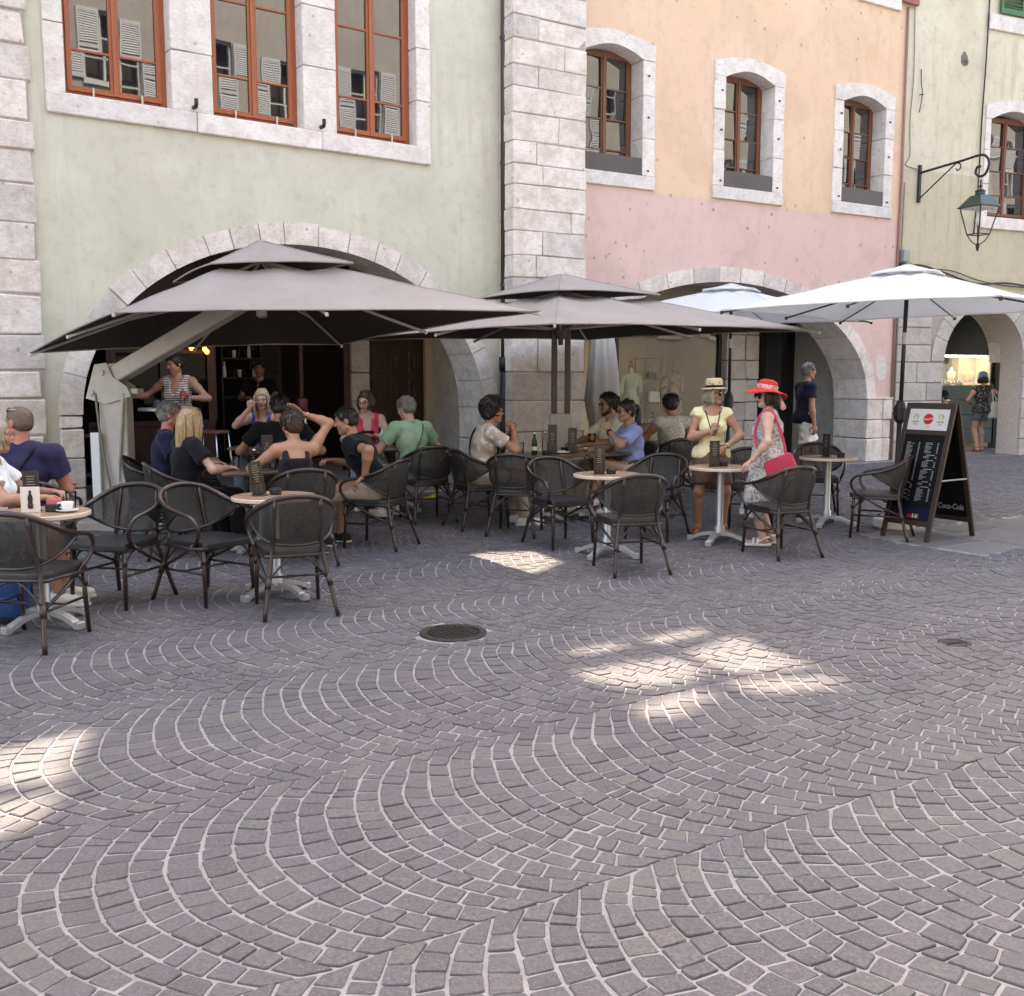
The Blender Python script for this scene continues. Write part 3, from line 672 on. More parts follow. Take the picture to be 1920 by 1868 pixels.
# left glazed bay with timber posts
sA = on(FG, 205, 700)[0]; sB = on(FG, 400, 700)[0]; sC = on(FG, 655, 700)[0]; sD = on(FG, 690, 700)[0]; sE = on(FG, 795, 700)[0]; sF_ = .3
fl = .1
mb = MB(); mb.box(sA - .3, sB, DK, DK + .08, fl, .95); mb.box(sA - .3, sB, DK - .04, DK + .1, .95, 1.02); mb.build('stall_board', cafe, GH)
for x in (sA, (sA + sB) / 2, sB - .05): mb = MB(); mb.box(x - .04, x + .08, DK - .02, DK + .1, 1.02, 2.7); mb.build('post', cafe, GH)
for x in (sA - .2, (sA + sB) / 2 - .2, sB - .5): mb = MB(); mb.box(x, x + .02, DK - .01, DK + .0, .2, .9); mb.build('panel_rib', cafe, GH)
for a, b_ in ((sA + .08, (sA + sB) / 2 - .04), ((sA + sB) / 2 + .08, sB - .09)):
    mb = MB(); mb.box(a, b_, DK + .03, DK + .04, 1.02, 1.95); mb.build('pane', MATS['cafe_glass'], GH)
    mb = MB(); mb.box(a, b_, DK + .02, DK + .06, 1.95, 2.0); mb.build('glazing_bar', cafe, GH)
    mb = MB(); mb.box(a, b_, DK + .03, DK + .04, 2.0, 2.5); mb.build('pane', MATS['cafe_glass'], GH)
mb = MB(); mb.box(sA - .4, sC, DK - .03, DK + .12, 2.5, 3.5); mb.build('fascia', cafe, GH)
mb = MB(); mb.box(sB + 1.3, sB + 1.36, DK - .02, DK + .08, fl, 2.5); mb.box(sC - .1, sC, DK - .02, DK + .08, fl, 2.5); mb.build('door_post', cafe, GH)
# louvred panel and shelves of bottles inside the dark doorway
lp = MB(); x0, x1 = on(FG, 470, 700, DK + 1.2)[0], on(FG, 530, 700, DK + 1.2)[0]; lp.box(x0, x1, DK + 1.25, DK + 1.3, .2, 2.3); lo = lp.build('louvre_panel', MATS['wood_dark'], GH)
for i in range(34):
    mb = MB(); M = Matrix.Translation(((x0 + x1) / 2, DK + 1.23, .3 + i * .058)) @ Matrix.Rotation(R(-35), 4, 'X'); mb.box(-(x1 - x0) / 2 + .05, (x1 - x0) / 2 - .05, -.004, .004, -.028, .028, M); mb.build('louvre_slat', pbr('louvre', (.05, .048, .05), .5), lo)
# pale stone pilaster
blocks(GH, sC, sD, .05, 3.5, DK - .08, DK + .3, LG, .35, .5, .5, 1, 'pilaster_block')
# panelled door
dr = MB(); dr.box(sD, sE, DK + .02, DK + .08, .1, 2.6); dob = dr.build('door', pbr('door_wood', (.022, .009, .006), .5, (.036, .014, .009), 7, .2, stretch=(5, 5, .5)), GH)
nx_ = 3; wd_ = (sE - sD) / nx_
for i in range(nx_):
    for k in range(5):
        mb = MB(); a = sD + wd_ * i + .06; z = .3 + k * .46
        mb.bbox(a, a + wd_ - .12, DK - .0, DK + .03, z, z + .36, .012); mb.bbox(a + .08, a + wd_ - .2, DK - .025, DK + .01, z + .08, z + .28, .015); mb.build('door_panel', MATS['door_wood'], dob)
mb = MB(); mb.box(sE, sE + .14, DK - .05, DK + .1, .05, 3.5); mb.build('door_jamb', MATS['plaster_inner'], GH)
blocks(GH, sE + .14, .9, .05, 3.5, DK - .1, DK + .3, LG, .3, .45, .4, .7, 'inner_stone')
mb = MB(); mb.box(sD - .02, sE + .16, DK + .01, DK + .3, 2.6, 3.54); mb.build('door_head', MATS['wood_dark'], GH)
mb = MB(); mb.box(.25, .5, .46, DK + 2.6, 0, 3.54); mb.build('party_wall', LG, GH)
# two small round lamps glowing behind the glass
pbr('lamp_glow', (1, .6, .3), .4, emit=(1, .36, .10), es=.7)
for u, v in ((359, 653), (388, 660), (384, 655)):
    s_, z_ = FG.px(u, v, -DK + .15); x, y = FG.W(s_, -DK + .15)
    lo_ = empty('pendant_lamp', (x, y, z_), 0, {359: 'round amber pendant bulb left in the cafe window', 388: 'lower right amber pendant bulb of the close pair', 384: 'upper left amber pendant bulb of the close pair'}[u], 'lamp', 'pendant bulbs in the cafe front')
    mb = MB(); mb.lathe([(.0, -.035), (.02, -.03), (.033, -.01), (.035, .005), (.024, .028), (.012, .04)], 14); mb.build('bulb', MATS['lamp_glow'], lo_, True)
    mb = MB(); mb.tube([(0, 0, .04), (0, 0, 3.5 - z_)], .004, 5); mb.lathe([(.013, .036), (.013, .065), (.005, .075)], 10); mb.build('cord', MATS['metal_black'], lo_)
# orange house: shop front, stone pier, dark door
oA, oB = FO.px(1158, 700, -1.6)[0], FO.px(1350, 700, -1.6)[0]; d2 = 1.6
tan = pbr('shop_wall', (.62, .47, .27), .8, (.68, .52, .31), 3)
mb = MB(); mb.box(oA - .6, oB + .1, d2 + 1.5, d2 + 1.6, 0, 3.5); mb.box(oB, oB + .1, d2, d2 + 1.5, 0, 3.5); mb.box(oA - .7, oA - .6, d2, d2 + 1.5, 0, 3.5); mb.build('shop_inside', tan, OH)
mb = MB(); mb.box(oA - .6, oB, d2, d2 + 1.5, .1, .35); mb.build('shop_plinth', pbr('shop_grey', (.2, .19, .18), .6), OH)
mb = MB(); mb.box(oA - .06, oA, d2 - .03, d2 + .05, .1, 2.6); mb.box(oB - .06, oB, d2 - .03, d2 + .05, .1, 2.6); mb.box(oA, oB - .06, d2 - .03, d2 + .05, 2.5, 2.6); mb.box(oA, oB - .06, d2 - .03, d2 + .05, .1, .35)
sf = mb.build('shop_window', MATS['metal_black'], OH)
mid = oA + (oB - oA) * .28
for a, b_ in ((oA, mid - .006), (mid + .006, oB - .06)): mb = MB(); mb.box(a, b_, d2, d2 + .008, .35, 2.5); mb.build('pane', MATS['shop_glass'], sf)
mb = MB(); mb.box(oA - .6, oB + .1, d2 - .02, d2 + .1, 2.6, 3.5); mb.build('fascia', MATS['plaster_inner'], OH)
oC, oD = FO.px(1412, 700, -1.6)[0], FO.px(1565, 700, -1.6)[0]
blocks(OH, oB + .02, oC, .05, 3.5, d2 - .15, d2 + .3, LG, .34, .48, .45, .6, 'inner_stone')
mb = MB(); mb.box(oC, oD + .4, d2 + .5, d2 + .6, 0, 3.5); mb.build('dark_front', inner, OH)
for x in (oC + .02, oC + .62, oC + 1.22): mb = MB(); mb.box(x, x + .1, d2 + .4, d2 + .5, .1, 2.6); mb.build('door_post', MATS['metal_black'], OH)
for x in (oC + .12, oC + .72): mb = MB(); mb.box(x, x + .5, d2 + .44, d2 + .45, .25, 2.5); mb.build('pane', MATS['window_glass'], OH)
blocks(OH, oD + .02, -.1, .05, 3.5, d2 - .2, d2 + .3, LG, .34, .48, .45, .6, 'inner_stone')
mb = MB(); mb.box(-.35, -.05, .52, 4, 0, 3.54); mb.box(oC - .1, oC, d2 + .2, 4, 0, 3.54); mb.box(-8.2, .0, 3.9, 4, 0, 3.54); mb.build('party_wall', LG, OH)
# beige house: jewellers' window
d3 = 1.7
b0_, b1_ = FB.px(1735, 700, -d3)[0], FB.px(1866, 700, -d3)[0]
teal = pbr('teal_panel', (.10, .155, .165), .5, (.12, .18, .185), 3); tealD = pbr('teal_dark', (.018, .03, .034), .5)
zt = FB.px(1820, 666, -d3)[1]; zb = FB.px(1820, 721, -d3)[1]
mb = MB(); mb.box(b0_, b1_ + .16, d3 - .02, d3 + .1, zt, 3.5); mb.box(b1_, b1_ + .16, d3 - .03, d3 + .1, .1, zt); fo = mb.build('shop_front', tealD, BH)
for i in range(4):
    mb = MB(); h = (zb - .22) / 4; mb.bbox(b0_, b1_ - .004, d3, d3 + .1, .2 + i * h + .006, .2 + (i + 1) * h - .002, .006); mb.build('teal_board', teal, fo)
mb = MB(); mb.box(b0_, b1_, d3 + .3, d3 + 1.2, zb - .05, zb); mb.box(b0_, b1_ + .1, d3 + 1.1, d3 + 1.2, zb, zt + .3); mb.box(b1_ - .02, b1_ + .1, d3 + .1, d3 + 1.1, zb, zt + .3); mb.build('display_box', pbr('cream_display', (.72, .66, .5), .7), BH)
mb = MB(); mb.box(b0_ + .1, b1_ - .15, d3 + .12, d3 + .18, zt - .035, zt - .01); mb.build('light_strip', pbr('strip_glow', (1, 1, .9), .4, emit=(1, .93, .72), es=9.0), BH)
mb = MB(); mb.box(b0_, b1_, d3 + .02, d3 + .03, zb, zt); mb.build('pane', MATS['shop_glass'], BH)
mb = MB(); x_ = b1_ - .45; mb.box(x_, x_ + .02, d3 + .5, d3 + .9, zb, zt); mb.box(x_ - .7, x_ + .02, d3 + .95, d3 + .97, zb, zt); mb.build('display_screen', pbr('olive_screen', (.22, .21, .13), .6), BH)
blocks(BH, b1_ + .17, A3[1] + .6, .05, 3.5, d3 - .1, d3 + .3, LG, .35, .5, .4, .7, 'inner_stone')
mb = MB(); mb.box(4, BX, 2.2, 2.4, 0, 3.5); mb.build('inner_wall', MATS['plaster_inner'], BH)
def at_fac(F, s_, off, z, name, label, cat, group=None):
    x, y = F.W(s_, off); return empty(name, (x, y, z), F.rz, label, cat, group)
for i, u in enumerate((1765, 1783, 1800, 1815)):
    s_, _ = FB.px(u, 715, -d3 - .5)
    if i in (0, 2): continue
    st = at_fac(FB, s_, -d3 - .5, zb, 'jewellery_bust', ('cream necklace bust in the lit jeweller window, left', '', '', 'amber necklace bust in the lit jeweller window, right')[i if i != 1 else 0], 'bust')
    mb = MB(); k = .8 if i == 1 else 1.15; mb.lathe([(.10 * k, 0), (.10 * k, .02), (.03 * k, .03), (.03 * k, .06), (.10 * k, .10), (.15 * k, .2), (.13 * k, .27), (.05 * k, .3), (.045 * k, .36)], 20, sy=.5); mb.build('torso', pbr('bust%d' % i, ((.6, .45, .25), (.6, .25, .1))[i == 3], .5, ((.8, .7, .5), (.9, .6, .4))[i == 3], 20), st, True)
for u, dv, lab in ((1772, 0, 'small dark ring tray left in the lit jeweller window'), (1795, 0, 'small dark ring tray in middle of the lit jeweller window')):
    s_, _ = FB.px(u, 715, -d3 - .35); st = at_fac(FB, s_, -d3 - .35, zb, 'ring_tray', lab, 'tray')
    mb = MB(); mb.bbox(-.12, .12, -.06, .06, 0, .03, .006); mb.build('base', MATS['metal_black'], st)
    for k in range(5): mb = MB(); mb.lathe([(.006, .028), (.02, .05), (.018, .075), (.006, .085)], 8, c=(-.09 + .045 * k, 0, 0)); mb.build('ring_cushion', (MATS['cream_display'], MATS['metal_black'])[k % 2], st)
# ---------------- opposite side of the street, seen in the window reflections
OP = Fac((xy(0, -4.6)), AD); OPH = empty('opposite_house', matrix=Matrix.Translation((*xy(0, -4.6), 0)) @ Matrix.Rotation(OP.rz + math.pi, 4, 'Z'), label='sunlit stone coloured house row with white louvred shutters across the street', cat='building')
holes = []; OW = []
for i in range(-16, 7):
    for k in range(3): OW.append((i * 2.7, 3.3 + k * 2.9))
for c, z in OW: holes.append([(c - .55, z), (c + .55, z), (c + .55, z + 1.9), (c - .55, z + 1.9)])
me = wall_mesh('wall', [(-46, -.3), (20, -.3), (20, 14.4), (-46, 14.4)], holes, .4); link('wall', me, MATS['plaster_opposite'], OPH)
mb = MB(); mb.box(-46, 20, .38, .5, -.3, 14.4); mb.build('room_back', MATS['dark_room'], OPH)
shm = MB(); shm.box(-.28, -.23, -.05, -.01, 0, 1.9); shm.box(.23, .28, -.05, -.01, 0, 1.9); shm.box(-.23, .23, -.05, -.01, 0, .12); shm.box(-.23, .23, -.05, -.01, .9, 1.0); shm.box(-.23, .23, -.05, -.01, 1.8, 1.9)
for i in range(28):
    z = .15 + i * .06
    if .86 < z < 1.0: continue
    shm.box(-.23, .23, -.045, -.037, -.028, .028, Matrix.Translation((0, 0, z)) @ Matrix.Rotation(R(-25), 4, 'X'))
shme = shm.mesh('shutter'); shme.materials.append(pbr('shutter_blue', (.33, .36, .41), .6, (.38, .41, .46), 8))
wfm = MB(); wfm.box(-.55, -.49, .1, .16, 0, 1.9); wfm.box(.49, .55, .1, .16, 0, 1.9); wfm.box(-.03, .03, .1, .16, 0, 1.9); wfm.box(-.49, .49, .1, .16, 0, .06); wfm.box(-.49, .49, .1, .16, 1.84, 1.9); wfm.box(-.49, .49, .1, .14, .6, .64); wfm.box(-.49, .49, .1, .14, 1.2, 1.24); wfm.box(-.6, .6, -.06, .1, -.12, 0)
wfme = wfm.mesh('window'); wfme.materials.append(pbr('frame_grey', (.42, .43, .44), .6))
for c, z in OW:
    o = link('window', wfme, None, OPH); o.location = (c, 0, z)
    for k in (-1, 1): o = link('shutter', shme, None, OPH); o.location = (c + k * .86, -.005, z)

# old white paint splash and a broken fixing on the walls
s_, z_ = FO.px(1651, 690); rr = random.Random(2); mb = MB(); mb.prism([(s_ + .17 * rr.uniform(.75, 1.1) * math.cos(2 * math.pi * i / 22), z_ + .26 * rr.uniform(.75, 1.1) * math.sin(2 * math.pi * i / 22)) for i in range(22)], -.004, .01); mb.build('paint_patch', pbr('patch_white', (.72, .66, .62), .9, (.58, .50, .47), 16, .3), OH)
s_, z_ = FB.px(1808, 113); mb = MB(); mb.prism([(s_ + .09 * rr.uniform(.6, 1.1) * math.cos(2 * math.pi * i / 14), z_ + .15 * rr.uniform(.6, 1.1) * math.sin(2 * math.pi * i / 14)) for i in range(14)], -.004, .01); mb.tube([(s_, -.01, z_), (s_ + .03, -.06, z_ - .03), (s_ + .02, -.05, z_ - .1)], .015, 6); mb.build('wall_scar', pbr('scar_dark', (.12, .11, .10), .9, (.2, .18, .16), 30), BH)
# ---------------------------------------------------------------- pipes, cables, lamp
DP = empty('drainpipe', label='long dark brown drainpipe in the corner beside the stone buttress', cat='pipe', matrix=FG.M())
mb = MB(); mb.tube([(-.045, -.075, 1.85), (-.045, -.075, 9)], .052, 14); mb.build('pipe', MATS['metal_brown'], DP, True)
mb = MB(); mb.tube([(-.045, -.075, .05), (-.045, -.075, 1.75)], .062, 14); mb.tube([(-.045, -.075, 1.72), (-.045, -.075, 1.9)], .075, 14); mb.build('iron_foot', pbr('iron_paint', (.012, .012, .016), .5), DP, True)
for z in (2.9, 4.55, 6.2): mb = MB(); mb.tube([(-.045, -.075, z - .02), (-.045, -.075, z + .02)], .060, 14); mb.box(-.06, -.03, -.06, .02, z - .012, z + .012); mb.build('pipe_clip', MATS['metal_brown'], DP)
CP = empty('conduit', label='thin reddish conduit running down between pink and beige houses', cat='pipe', matrix=FO.M())
mb = MB(); mb.tube([(-.05, -.03, .1), (-.05, -.03, 4.0), (-.04, -.035, 5.2), (-.05, -.03, 8.1)], .022, 8); mb.build('pipe', pbr('conduit_red', (.28, .13, .10), .6, (.36, .18, .14), 20), CP, True)
mb = MB(); mb.tube([(.02, -.04, .1), (.02, -.04, 3.5), (.025, -.05, 5.1)], .012, 6); mb.build('wire', pbr('wire_grey', (.22, .19, .17), .6), CP)
def cable(F, pts, r, name, label, mat):
    mb = MB(); mb.tube(crom([(F.W(s_, off)[0], F.W(s_, off)[1], z) for s_, z, off in pts], 6), r, 6); tag(mb.build(name, mat), label, 'cable')
cable(FB, [(1.9, 8.8, .03), (1.88, 7.5, .04), (1.86, 6.4, .03), (1.84, 5.2, .04), (1.80, 4.3, .03)], .014, 'wall_cable', 'dark vertical cable beside the window of the beige house', MATS['metal_black'])
cable(FB, [(.12, 8.2, .02), (.16, 7.0, .02), (.12, 6.2, .02), (.15, 5.6, .02), (.06, 5.42, .02), (.36, 5.36, .02)], .008, 'lamp_wire', 'thin pale wire wandering down the beige wall to the lamp bracket', MATS['wire_grey'])
cable(FB, [(.05, 3.62, .08), (.5, 3.66, .06), (1.1, 3.55, .05), (1.9, 3.38, .06), (2.8, 3.42, .05), (4.2, 3.30, .05), (7, 3.3, .05)], .018, 'cable_bundle', 'thick dark cable sagging along the beige wall above the arcade', MATS['metal_black'])
cable(FB, [(.2, 3.58, .06), (1.2, 3.60, .05), (2.0, 3.44, .05), (3.0, 3.36, .05), (5, 3.36, .05)], .010, 'cable_bundle', 'thinner second cable sagging along the beige wall above the arcade', MATS['metal_black'])
jb = at_fac(FB, .09, .06, 3.7, 'junction_box', 'small grey junction box at corner of the beige house', 'box')
mb = MB(); mb.bbox(-.07, .07, -.06, .06, 0, .22, .01); mb.build('case', pbr('grey_box', (.3, .33, .32), .5), jb); mb = MB(); mb.bbox(-.12, .12, -.07, .05, -.18, -.02, .01); mb.build('lower_case', MATS['metal_black'], jb)
LM = empty('street_lamp', matrix=FB.M() @ Matrix.Translation((.40, 0, 0)), label='old iron bracket lantern with scroll arm on the beige wall', cat='street lamp')
iron = MATS['metal_black']
mb = MB(); mb.bbox(-.03, .03, -.05, .0, 4.78, 5.44, .006); mb.build('wall_plate', iron, LM)
L = 1.52
arm = [(0, -.05, 5.30), (0, -.5, 5.32), (0, -1.0, 5.34), (0, -1.3, 5.36), (0, -1.45, 5.34), (0, -1.54, 5.24), (0, -1.54, 5.12), (0, -1.47, 5.02), (0, -1.36, 5.01), (0, -1.28, 5.08), (0, -1.31, 5.17), (0, -1.38, 5.17)]
mb = MB(); mb.tube(crom(arm, 5), .022, 8); mb.build('scroll_arm', iron, LM, True)
mb = MB(); mb.tube([(0, -.05, 4.85), (0, -.85, 5.32)], .013, 6); mb.tube(crom([(0, -.85, 5.32), (0, -.93, 5.3), (0, -.95, 5.23), (0, -.89, 5.19), (0, -.85, 5.23)], 4), .012, 6); mb.build('brace', iron, LM, True)
ly = -1.40; lt = pbr('lantern_green', (.045, .065, .055), .4, (.06, .08, .07), 8, metal=.4)
def ring4(r, z): return [(-r, ly - r, z), (r, ly - r, z), (r, ly + r, z), (-r, ly + r, z)]
mb = MB(); mb.tube([(0, ly, 4.952), (0, ly, 4.768)], .014, 8); mb.lathe([(.03, 4.823), (.035, 4.841), (.02, 4.860)], 10, c=(0, ly, 0)); mb.build('hanger', iron, LM)
mb = MB(); mb.lathe([(.07, 4.676), (.085, 4.712), (.075, 4.74), (.09, 4.758), (.05, 4.786), (.03, 4.795)], 16, c=(0, ly, 0)); mb.hexa(ring4(.235, 4.501), ring4(.11, 4.685)); mb.hexa(ring4(.25, 4.482), ring4(.25, 4.501)); mb.build('hood', lt, LM)
mb = MB(); mb.hexa(ring4(.2, 4.464), ring4(.2, 4.482)); mb.build('hood_lining', MATS['white_paint'], LM)
for i in range(4):
    a = ring4(.215, 4.482)[i]; b_ = ring4(.125, 4.041)[i]; c_ = ring4(.02, 3.875)[i]
    mb = MB(); mb.tube([a, b_], .011, 6); mb.tube(crom([b_, tuple(Vector(b_) * .5 + Vector(c_) * .5 + Vector((0, 0, -.03))), c_], 4), .009, 6); mb.build('lantern_bar', iron, LM)
    d_ = ring4(.125, 4.041)[(i + 1) % 4]; mb = MB(); mb.tube([b_, d_], .010, 6); mb.build('lower_rail', iron, LM)
mb = MB(); mb.lathe([(.012, 3.76), (.03, 3.82), (.035, 3.866), (.02, 3.894)], 10, c=(0, ly, 0)); mb.build('finial', iron, LM)
mb = MB(); mb.lathe([(.015, 4.188), (.05, 4.234), (.055, 4.298), (.03, 4.372), (.02, 4.464)], 14, c=(0, ly, 0)); mb.build('bulb', pbr('bulb_white', (.75, .75, .72), .2), LM, True)
# scar of old fixing on the wall and iron pin
mb = MB(); mb.tube(crom([(0, 0, .45), (.0, -.02, .2), (0, -.05, 0), (-.02, -.02, -.3)], 4), .008, 6); mb.tube([(-.04, -.03, 0), (.05, -.03, .02)], .01, 6); o = mb.build('iron_pin', iron); x, y = FB.W(.34, .01); o.location = (x, y, 6.65); o.rotation_euler.z = FB.rz; tag(o, 'rusty iron pin sticking from upper beige wall', 'iron pin')
# ---------------------------------------------------------------- parasols
def cloth(name, c1, c2, trl, rough=.85):
    m, nt, b = _new(name); p = _coord(nt)
    n = _noise(nt, p, 1.6, 4); col = _ramp(nt, n, [(.3, c1), (.7, c2)]); nt.links.new(col, b.inputs['Base Color']); b.inputs['Roughness'].default_value = rough; b.inputs['Specular IOR Level'].default_value = .2
    _bump(nt, b, _noise(nt, p, 3.5, 4, .6), .6, .04)
    if trl:
        t = nt.nodes.new('ShaderNodeBsdfTranslucent'); nt.links.new(col, t.inputs[0]); mx = nt.nodes.new('ShaderNodeMixShader'); mx.inputs[0].default_value = trl
        nt.links.new(b.outputs[0], mx.inputs[1]); nt.links.new(t.outputs[0], mx.inputs[2]); nt.links.new(mx.outputs[0], nt.nodes['Material Output'].inputs[0])
    MATS[name] = m; return m
cloth('taupe_cloth', (.32, .275, .255), (.37, .325, .30), .0); cloth('cream_cloth', (.58, .54, .49), (.66, .62, .57), .15); cloth('taupe_shade_side', (.050, .040, .037), (.065, .053, .048), .0); cloth('white_cloth', (.88, .88, .88), (.92, .92, .92), .4)  # near-black taupe for canopy undersides: their shade is put into the colour
pbr('alu_grey', (.42, .40, .38), .45, (.50, .48, .46), 10, metal=.2); pbr('alu_dark', (.07, .06, .06), .45, metal=.3)
def canopy(name, parent, corners, apex, r0, r1, mat, sag=.05, nt_=8, nr=8, th=.006, wav=0):
    C = [Vector(c) for c in corners]; A = Vector(apex); per = []
    for i in range(4):
        a, b_ = C[i], C[(i + 1) % 4]
        for k in range(nt_):
            t = k / nt_; P = a.lerp(b_, t); inw = .025 * (math.sin(2 * math.pi * t) ** 2)
            P = P.lerp(A, inw * .5); P.z += .02 * math.sin(math.pi * t); per.append((P, math.sin(2 * math.pi * t) ** 2))
    n = len(per); vs = []; fs = []
    for lay in (0, 1):
        for j in range(nr + 1):
            r = r0 + (r1 - r0) * j / nr
            for P, s_ in per:
                q = A.lerp(P, r); q.z -= sag * math.sin(math.pi * min(r, 1)) * (.25 + .75 * s_) * .8
                if wav: q.z += wav * (math.sin(19 * r + 7 * s_) + 1.2 * math.sin(9 * P.x + 4 * P.y + 6 * r) * r)
                vs.append(q - Vector((0, 0, th * lay)))
    m_ = (nr + 1) * n
    for j in range(nr):
        for k in range(n):
            a, b_, c_, d_ = j * n + k, j * n + (k + 1) % n, (j + 1) * n + (k + 1) % n, (j + 1) * n + k
            fs += [(a, d_, c_, b_), (a + m_, b_ + m_, c_ + m_, d_ + m_)]
    for k in range(n):
        a, b_ = nr * n + k, nr * n + (k + 1) % n; fs.append((a, a + m_, b_ + m_, b_)); a, b_ = k, (k + 1) % n; fs.append((a, b_, b_ + m_, a + m_))
    mb = MB(); mb.add(vs, fs)
    if isinstance(mat, list): mb.m = [i % 2 if i < 2 * nr * n else 0 for i in range(len(fs))]
    co = mb.build(name, mat, parent, True, 50); mat = mat[0] if isinstance(mat, list) else mat
    for i in range(4):
        P, s_ = per[i * nt_]; pts = []
        for j in range(nr + 1):
            r = r0 + (r1 - r0) * j / nr; q = A.lerp(P, max(r, .03)); q.z -= sag * math.sin(math.pi * min(r, 1)) * (.25 + .75 * s_) * .8 - .001 + (-wav * (math.sin(19 * r + 7 * s_) + 1.2 * math.sin(9 * P.x + 4 * P.y + 6 * r) * r) if wav else 0); pts.append(q)
        sm = MB(); sm.tube(pts, .007, 5, flat=.5); sm.build('seam', mat, co, True)
    hm_ = MB(); hm_.tube([P - Vector((0, 0, .006)) for P, _ in per], .009, 6, closed=True); hm_.build('hem', mat, co, True)
    return co
def ribs(parent, corners, apex, hub, mat, r=.016, strut=True, k=.55, drop=.05):
    C = [Vector(c) for c in corners]; A = Vector(apex) - Vector((0, 0, .10)); ends = []
    for i in range(4): ends += [C[i], (C[i] + C[(i + 1) % 4]) / 2]
    for e in ends:
        e = e - Vector((0, 0, .025)); mb = MB(); mb.tube([A, A.lerp(e, .5) - Vector((0, 0, drop)), e], r, 6, flat=.7); rbm = mb.build('rib', mat, parent)
        mb = MB(); mb.bbox(e.x - .014, e.x + .014, e.y - .014, e.y + .014, e.z - .02, e.z + .015, .004); mb.build('rib_end', mat, parent)
        if strut: mb = MB(); mb.tube([Vector(hub), A.lerp(e, k) - Vector((0, 0, .05))], r * .8, 6); mb.build('strut', mat, parent)
def wpt(u, v, Y): return atY(u, v, Y)
# taupe cantilever parasol over the left tables
P1 = empty('cantilever_parasol', (0, 0, 0), 0, 'large taupe cantilever parasol with pale slanted arm before the left arch', 'parasol')
c1 = [wpt(213, 585, 8.9), wpt(1013, 583, 8.9), wpt(640, 645, 12.0), wpt(57, 661, 10.8)]
ctr = sum(c1, Vector()) / 4; ap = Vector((ctr.x + .10, ctr.y, 2.83))
canopy('canopy', P1, c1, ap, .29, 1, [MATS['taupe_cloth'], MATS['taupe_shade_side']], .07, 8, 12, .006, .004)
v1 = [ap.lerp(c, .36) + Vector((0, 0, .075)) for c in c1]; canopy('vent_canopy', P1, v1, ap + Vector((0, 0, .10)), 0, 1, [MATS['taupe_cloth'], MATS['taupe_shade_side']], .03, 6, 4)
hub = ap - Vector((0, 0, .48)); ribs(P1, c1, ap, hub + Vector((0, 0, .1)), MATS['alu_grey'])
mb = MB(); mb.lathe([(.03, -.16), (.055, -.14), (.055, -.09), (.03, -.07), (.03, 0), (.07, .02), (.07, .12), (.04, .13)], 16, c=hub); mb.build('hub', MATS['alu_grey'], P1, True, 40)
mastb = ground(228, 985); mt = Vector((mastb.x, mastb.y, 1.62))
mb = MB(); mb.bbox(mastb.x - .14, mastb.x + .14, mastb.y - .10, mastb.y + .10, mastb.z, 1.50, .012); mb.build('mast', pbr('mast_white', (.46, .43, .39), .5, (.54, .51, .47), 6), P1)
mb = MB(); mb.bbox(mastb.x - .15, mastb.x + .15, mastb.y - .11, mastb.y + .11, .06, .42, .01); mb.build('mast_foot', pbr('foot_grey', (.42, .38, .35), .7), P1)
mb = MB(); pl_ = [(-.26, 1.40), (-.06, 1.34), (.20, 1.42), (.16, 1.52), (.02, 1.62), (-.04, 1.76), (-.16, 1.74)]
for y_ in (-.125, .105): mb.prism([(mastb.x + a_, z_) for a_, z_ in pl_], mastb.y + y_, mastb.y + y_ + .02)
mb.tube([(mastb.x - .2, mastb.y - .15, 1.46), (mastb.x - .2, mastb.y + .15, 1.46)], .03, 10); mb.tube([(mastb.x - .09, mastb.y - .15, 1.66), (mastb.x - .09, mastb.y + .15, 1.66)], .03, 10); mb.bbox(mastb.x + .02, mastb.x + .26, mastb.y - .09, mastb.y + .09, 1.44, 1.50, .01); mb.build('hinge_bracket', MATS['mast_white'], P1)
D = (hub + Vector((0, 0, .10))) - mt; armM = Matrix.Translation(mt) @ D.to_track_quat('Y', 'Z').to_matrix().to_4x4()
mb = MB(); mb.bbox(-.09, .09, -.15, D.length + .1, -.08, .09, .012, armM); mb.build('arm', MATS['mast_white'], P1)
mb = MB(); a_ = Vector((mastb.x - .16, mastb.y - .13, 1.45)); mb.tube(crom([a_, a_ + Vector((.04, -.02, -.4)), a_ + Vector((.09, -.01, -.8)), a_ + Vector((.16, .0, -1.25))], 5), .012, 6); mb.build('cable', MATS['wire_grey'], P1)
mb = MB(); mb.tube([Vector((mastb.x + .12, mastb.y - .12, 1.45)), Vector((mastb.x + .05, mastb.y - .12, .75))], .02, 8); mb.tube([Vector((mastb.x + .05, mastb.y - .12, .75)), Vector((mastb.x + .04, mastb.y - .12, .55))], .01, 8); mb.build('gas_spring', MATS['alu_grey'], P1)
mb = MB(); mb.bbox(mastb.x - .22, mastb.x - .13, mastb.y - .16, mastb.y - .1, .1, 1.05, .006, None); mb.build('side_cover', MATS['white_paint'], P1)
for i, (dx, dy) in enumerate(((-.34, .1), (.12, .1), (.12, -.36), (-.34, -.36))):
    mb = MB(); mb.bbox(mastb.x + dx, mastb.x + dx + .44, mastb.y + dy, mastb.y + dy + .44, .03, .13 + .01 * i, .015); mb.build('ballast_slab', pbr('concrete', (.28, .25, .22), .9, (.36, .33, .29), 9, .3), P1)
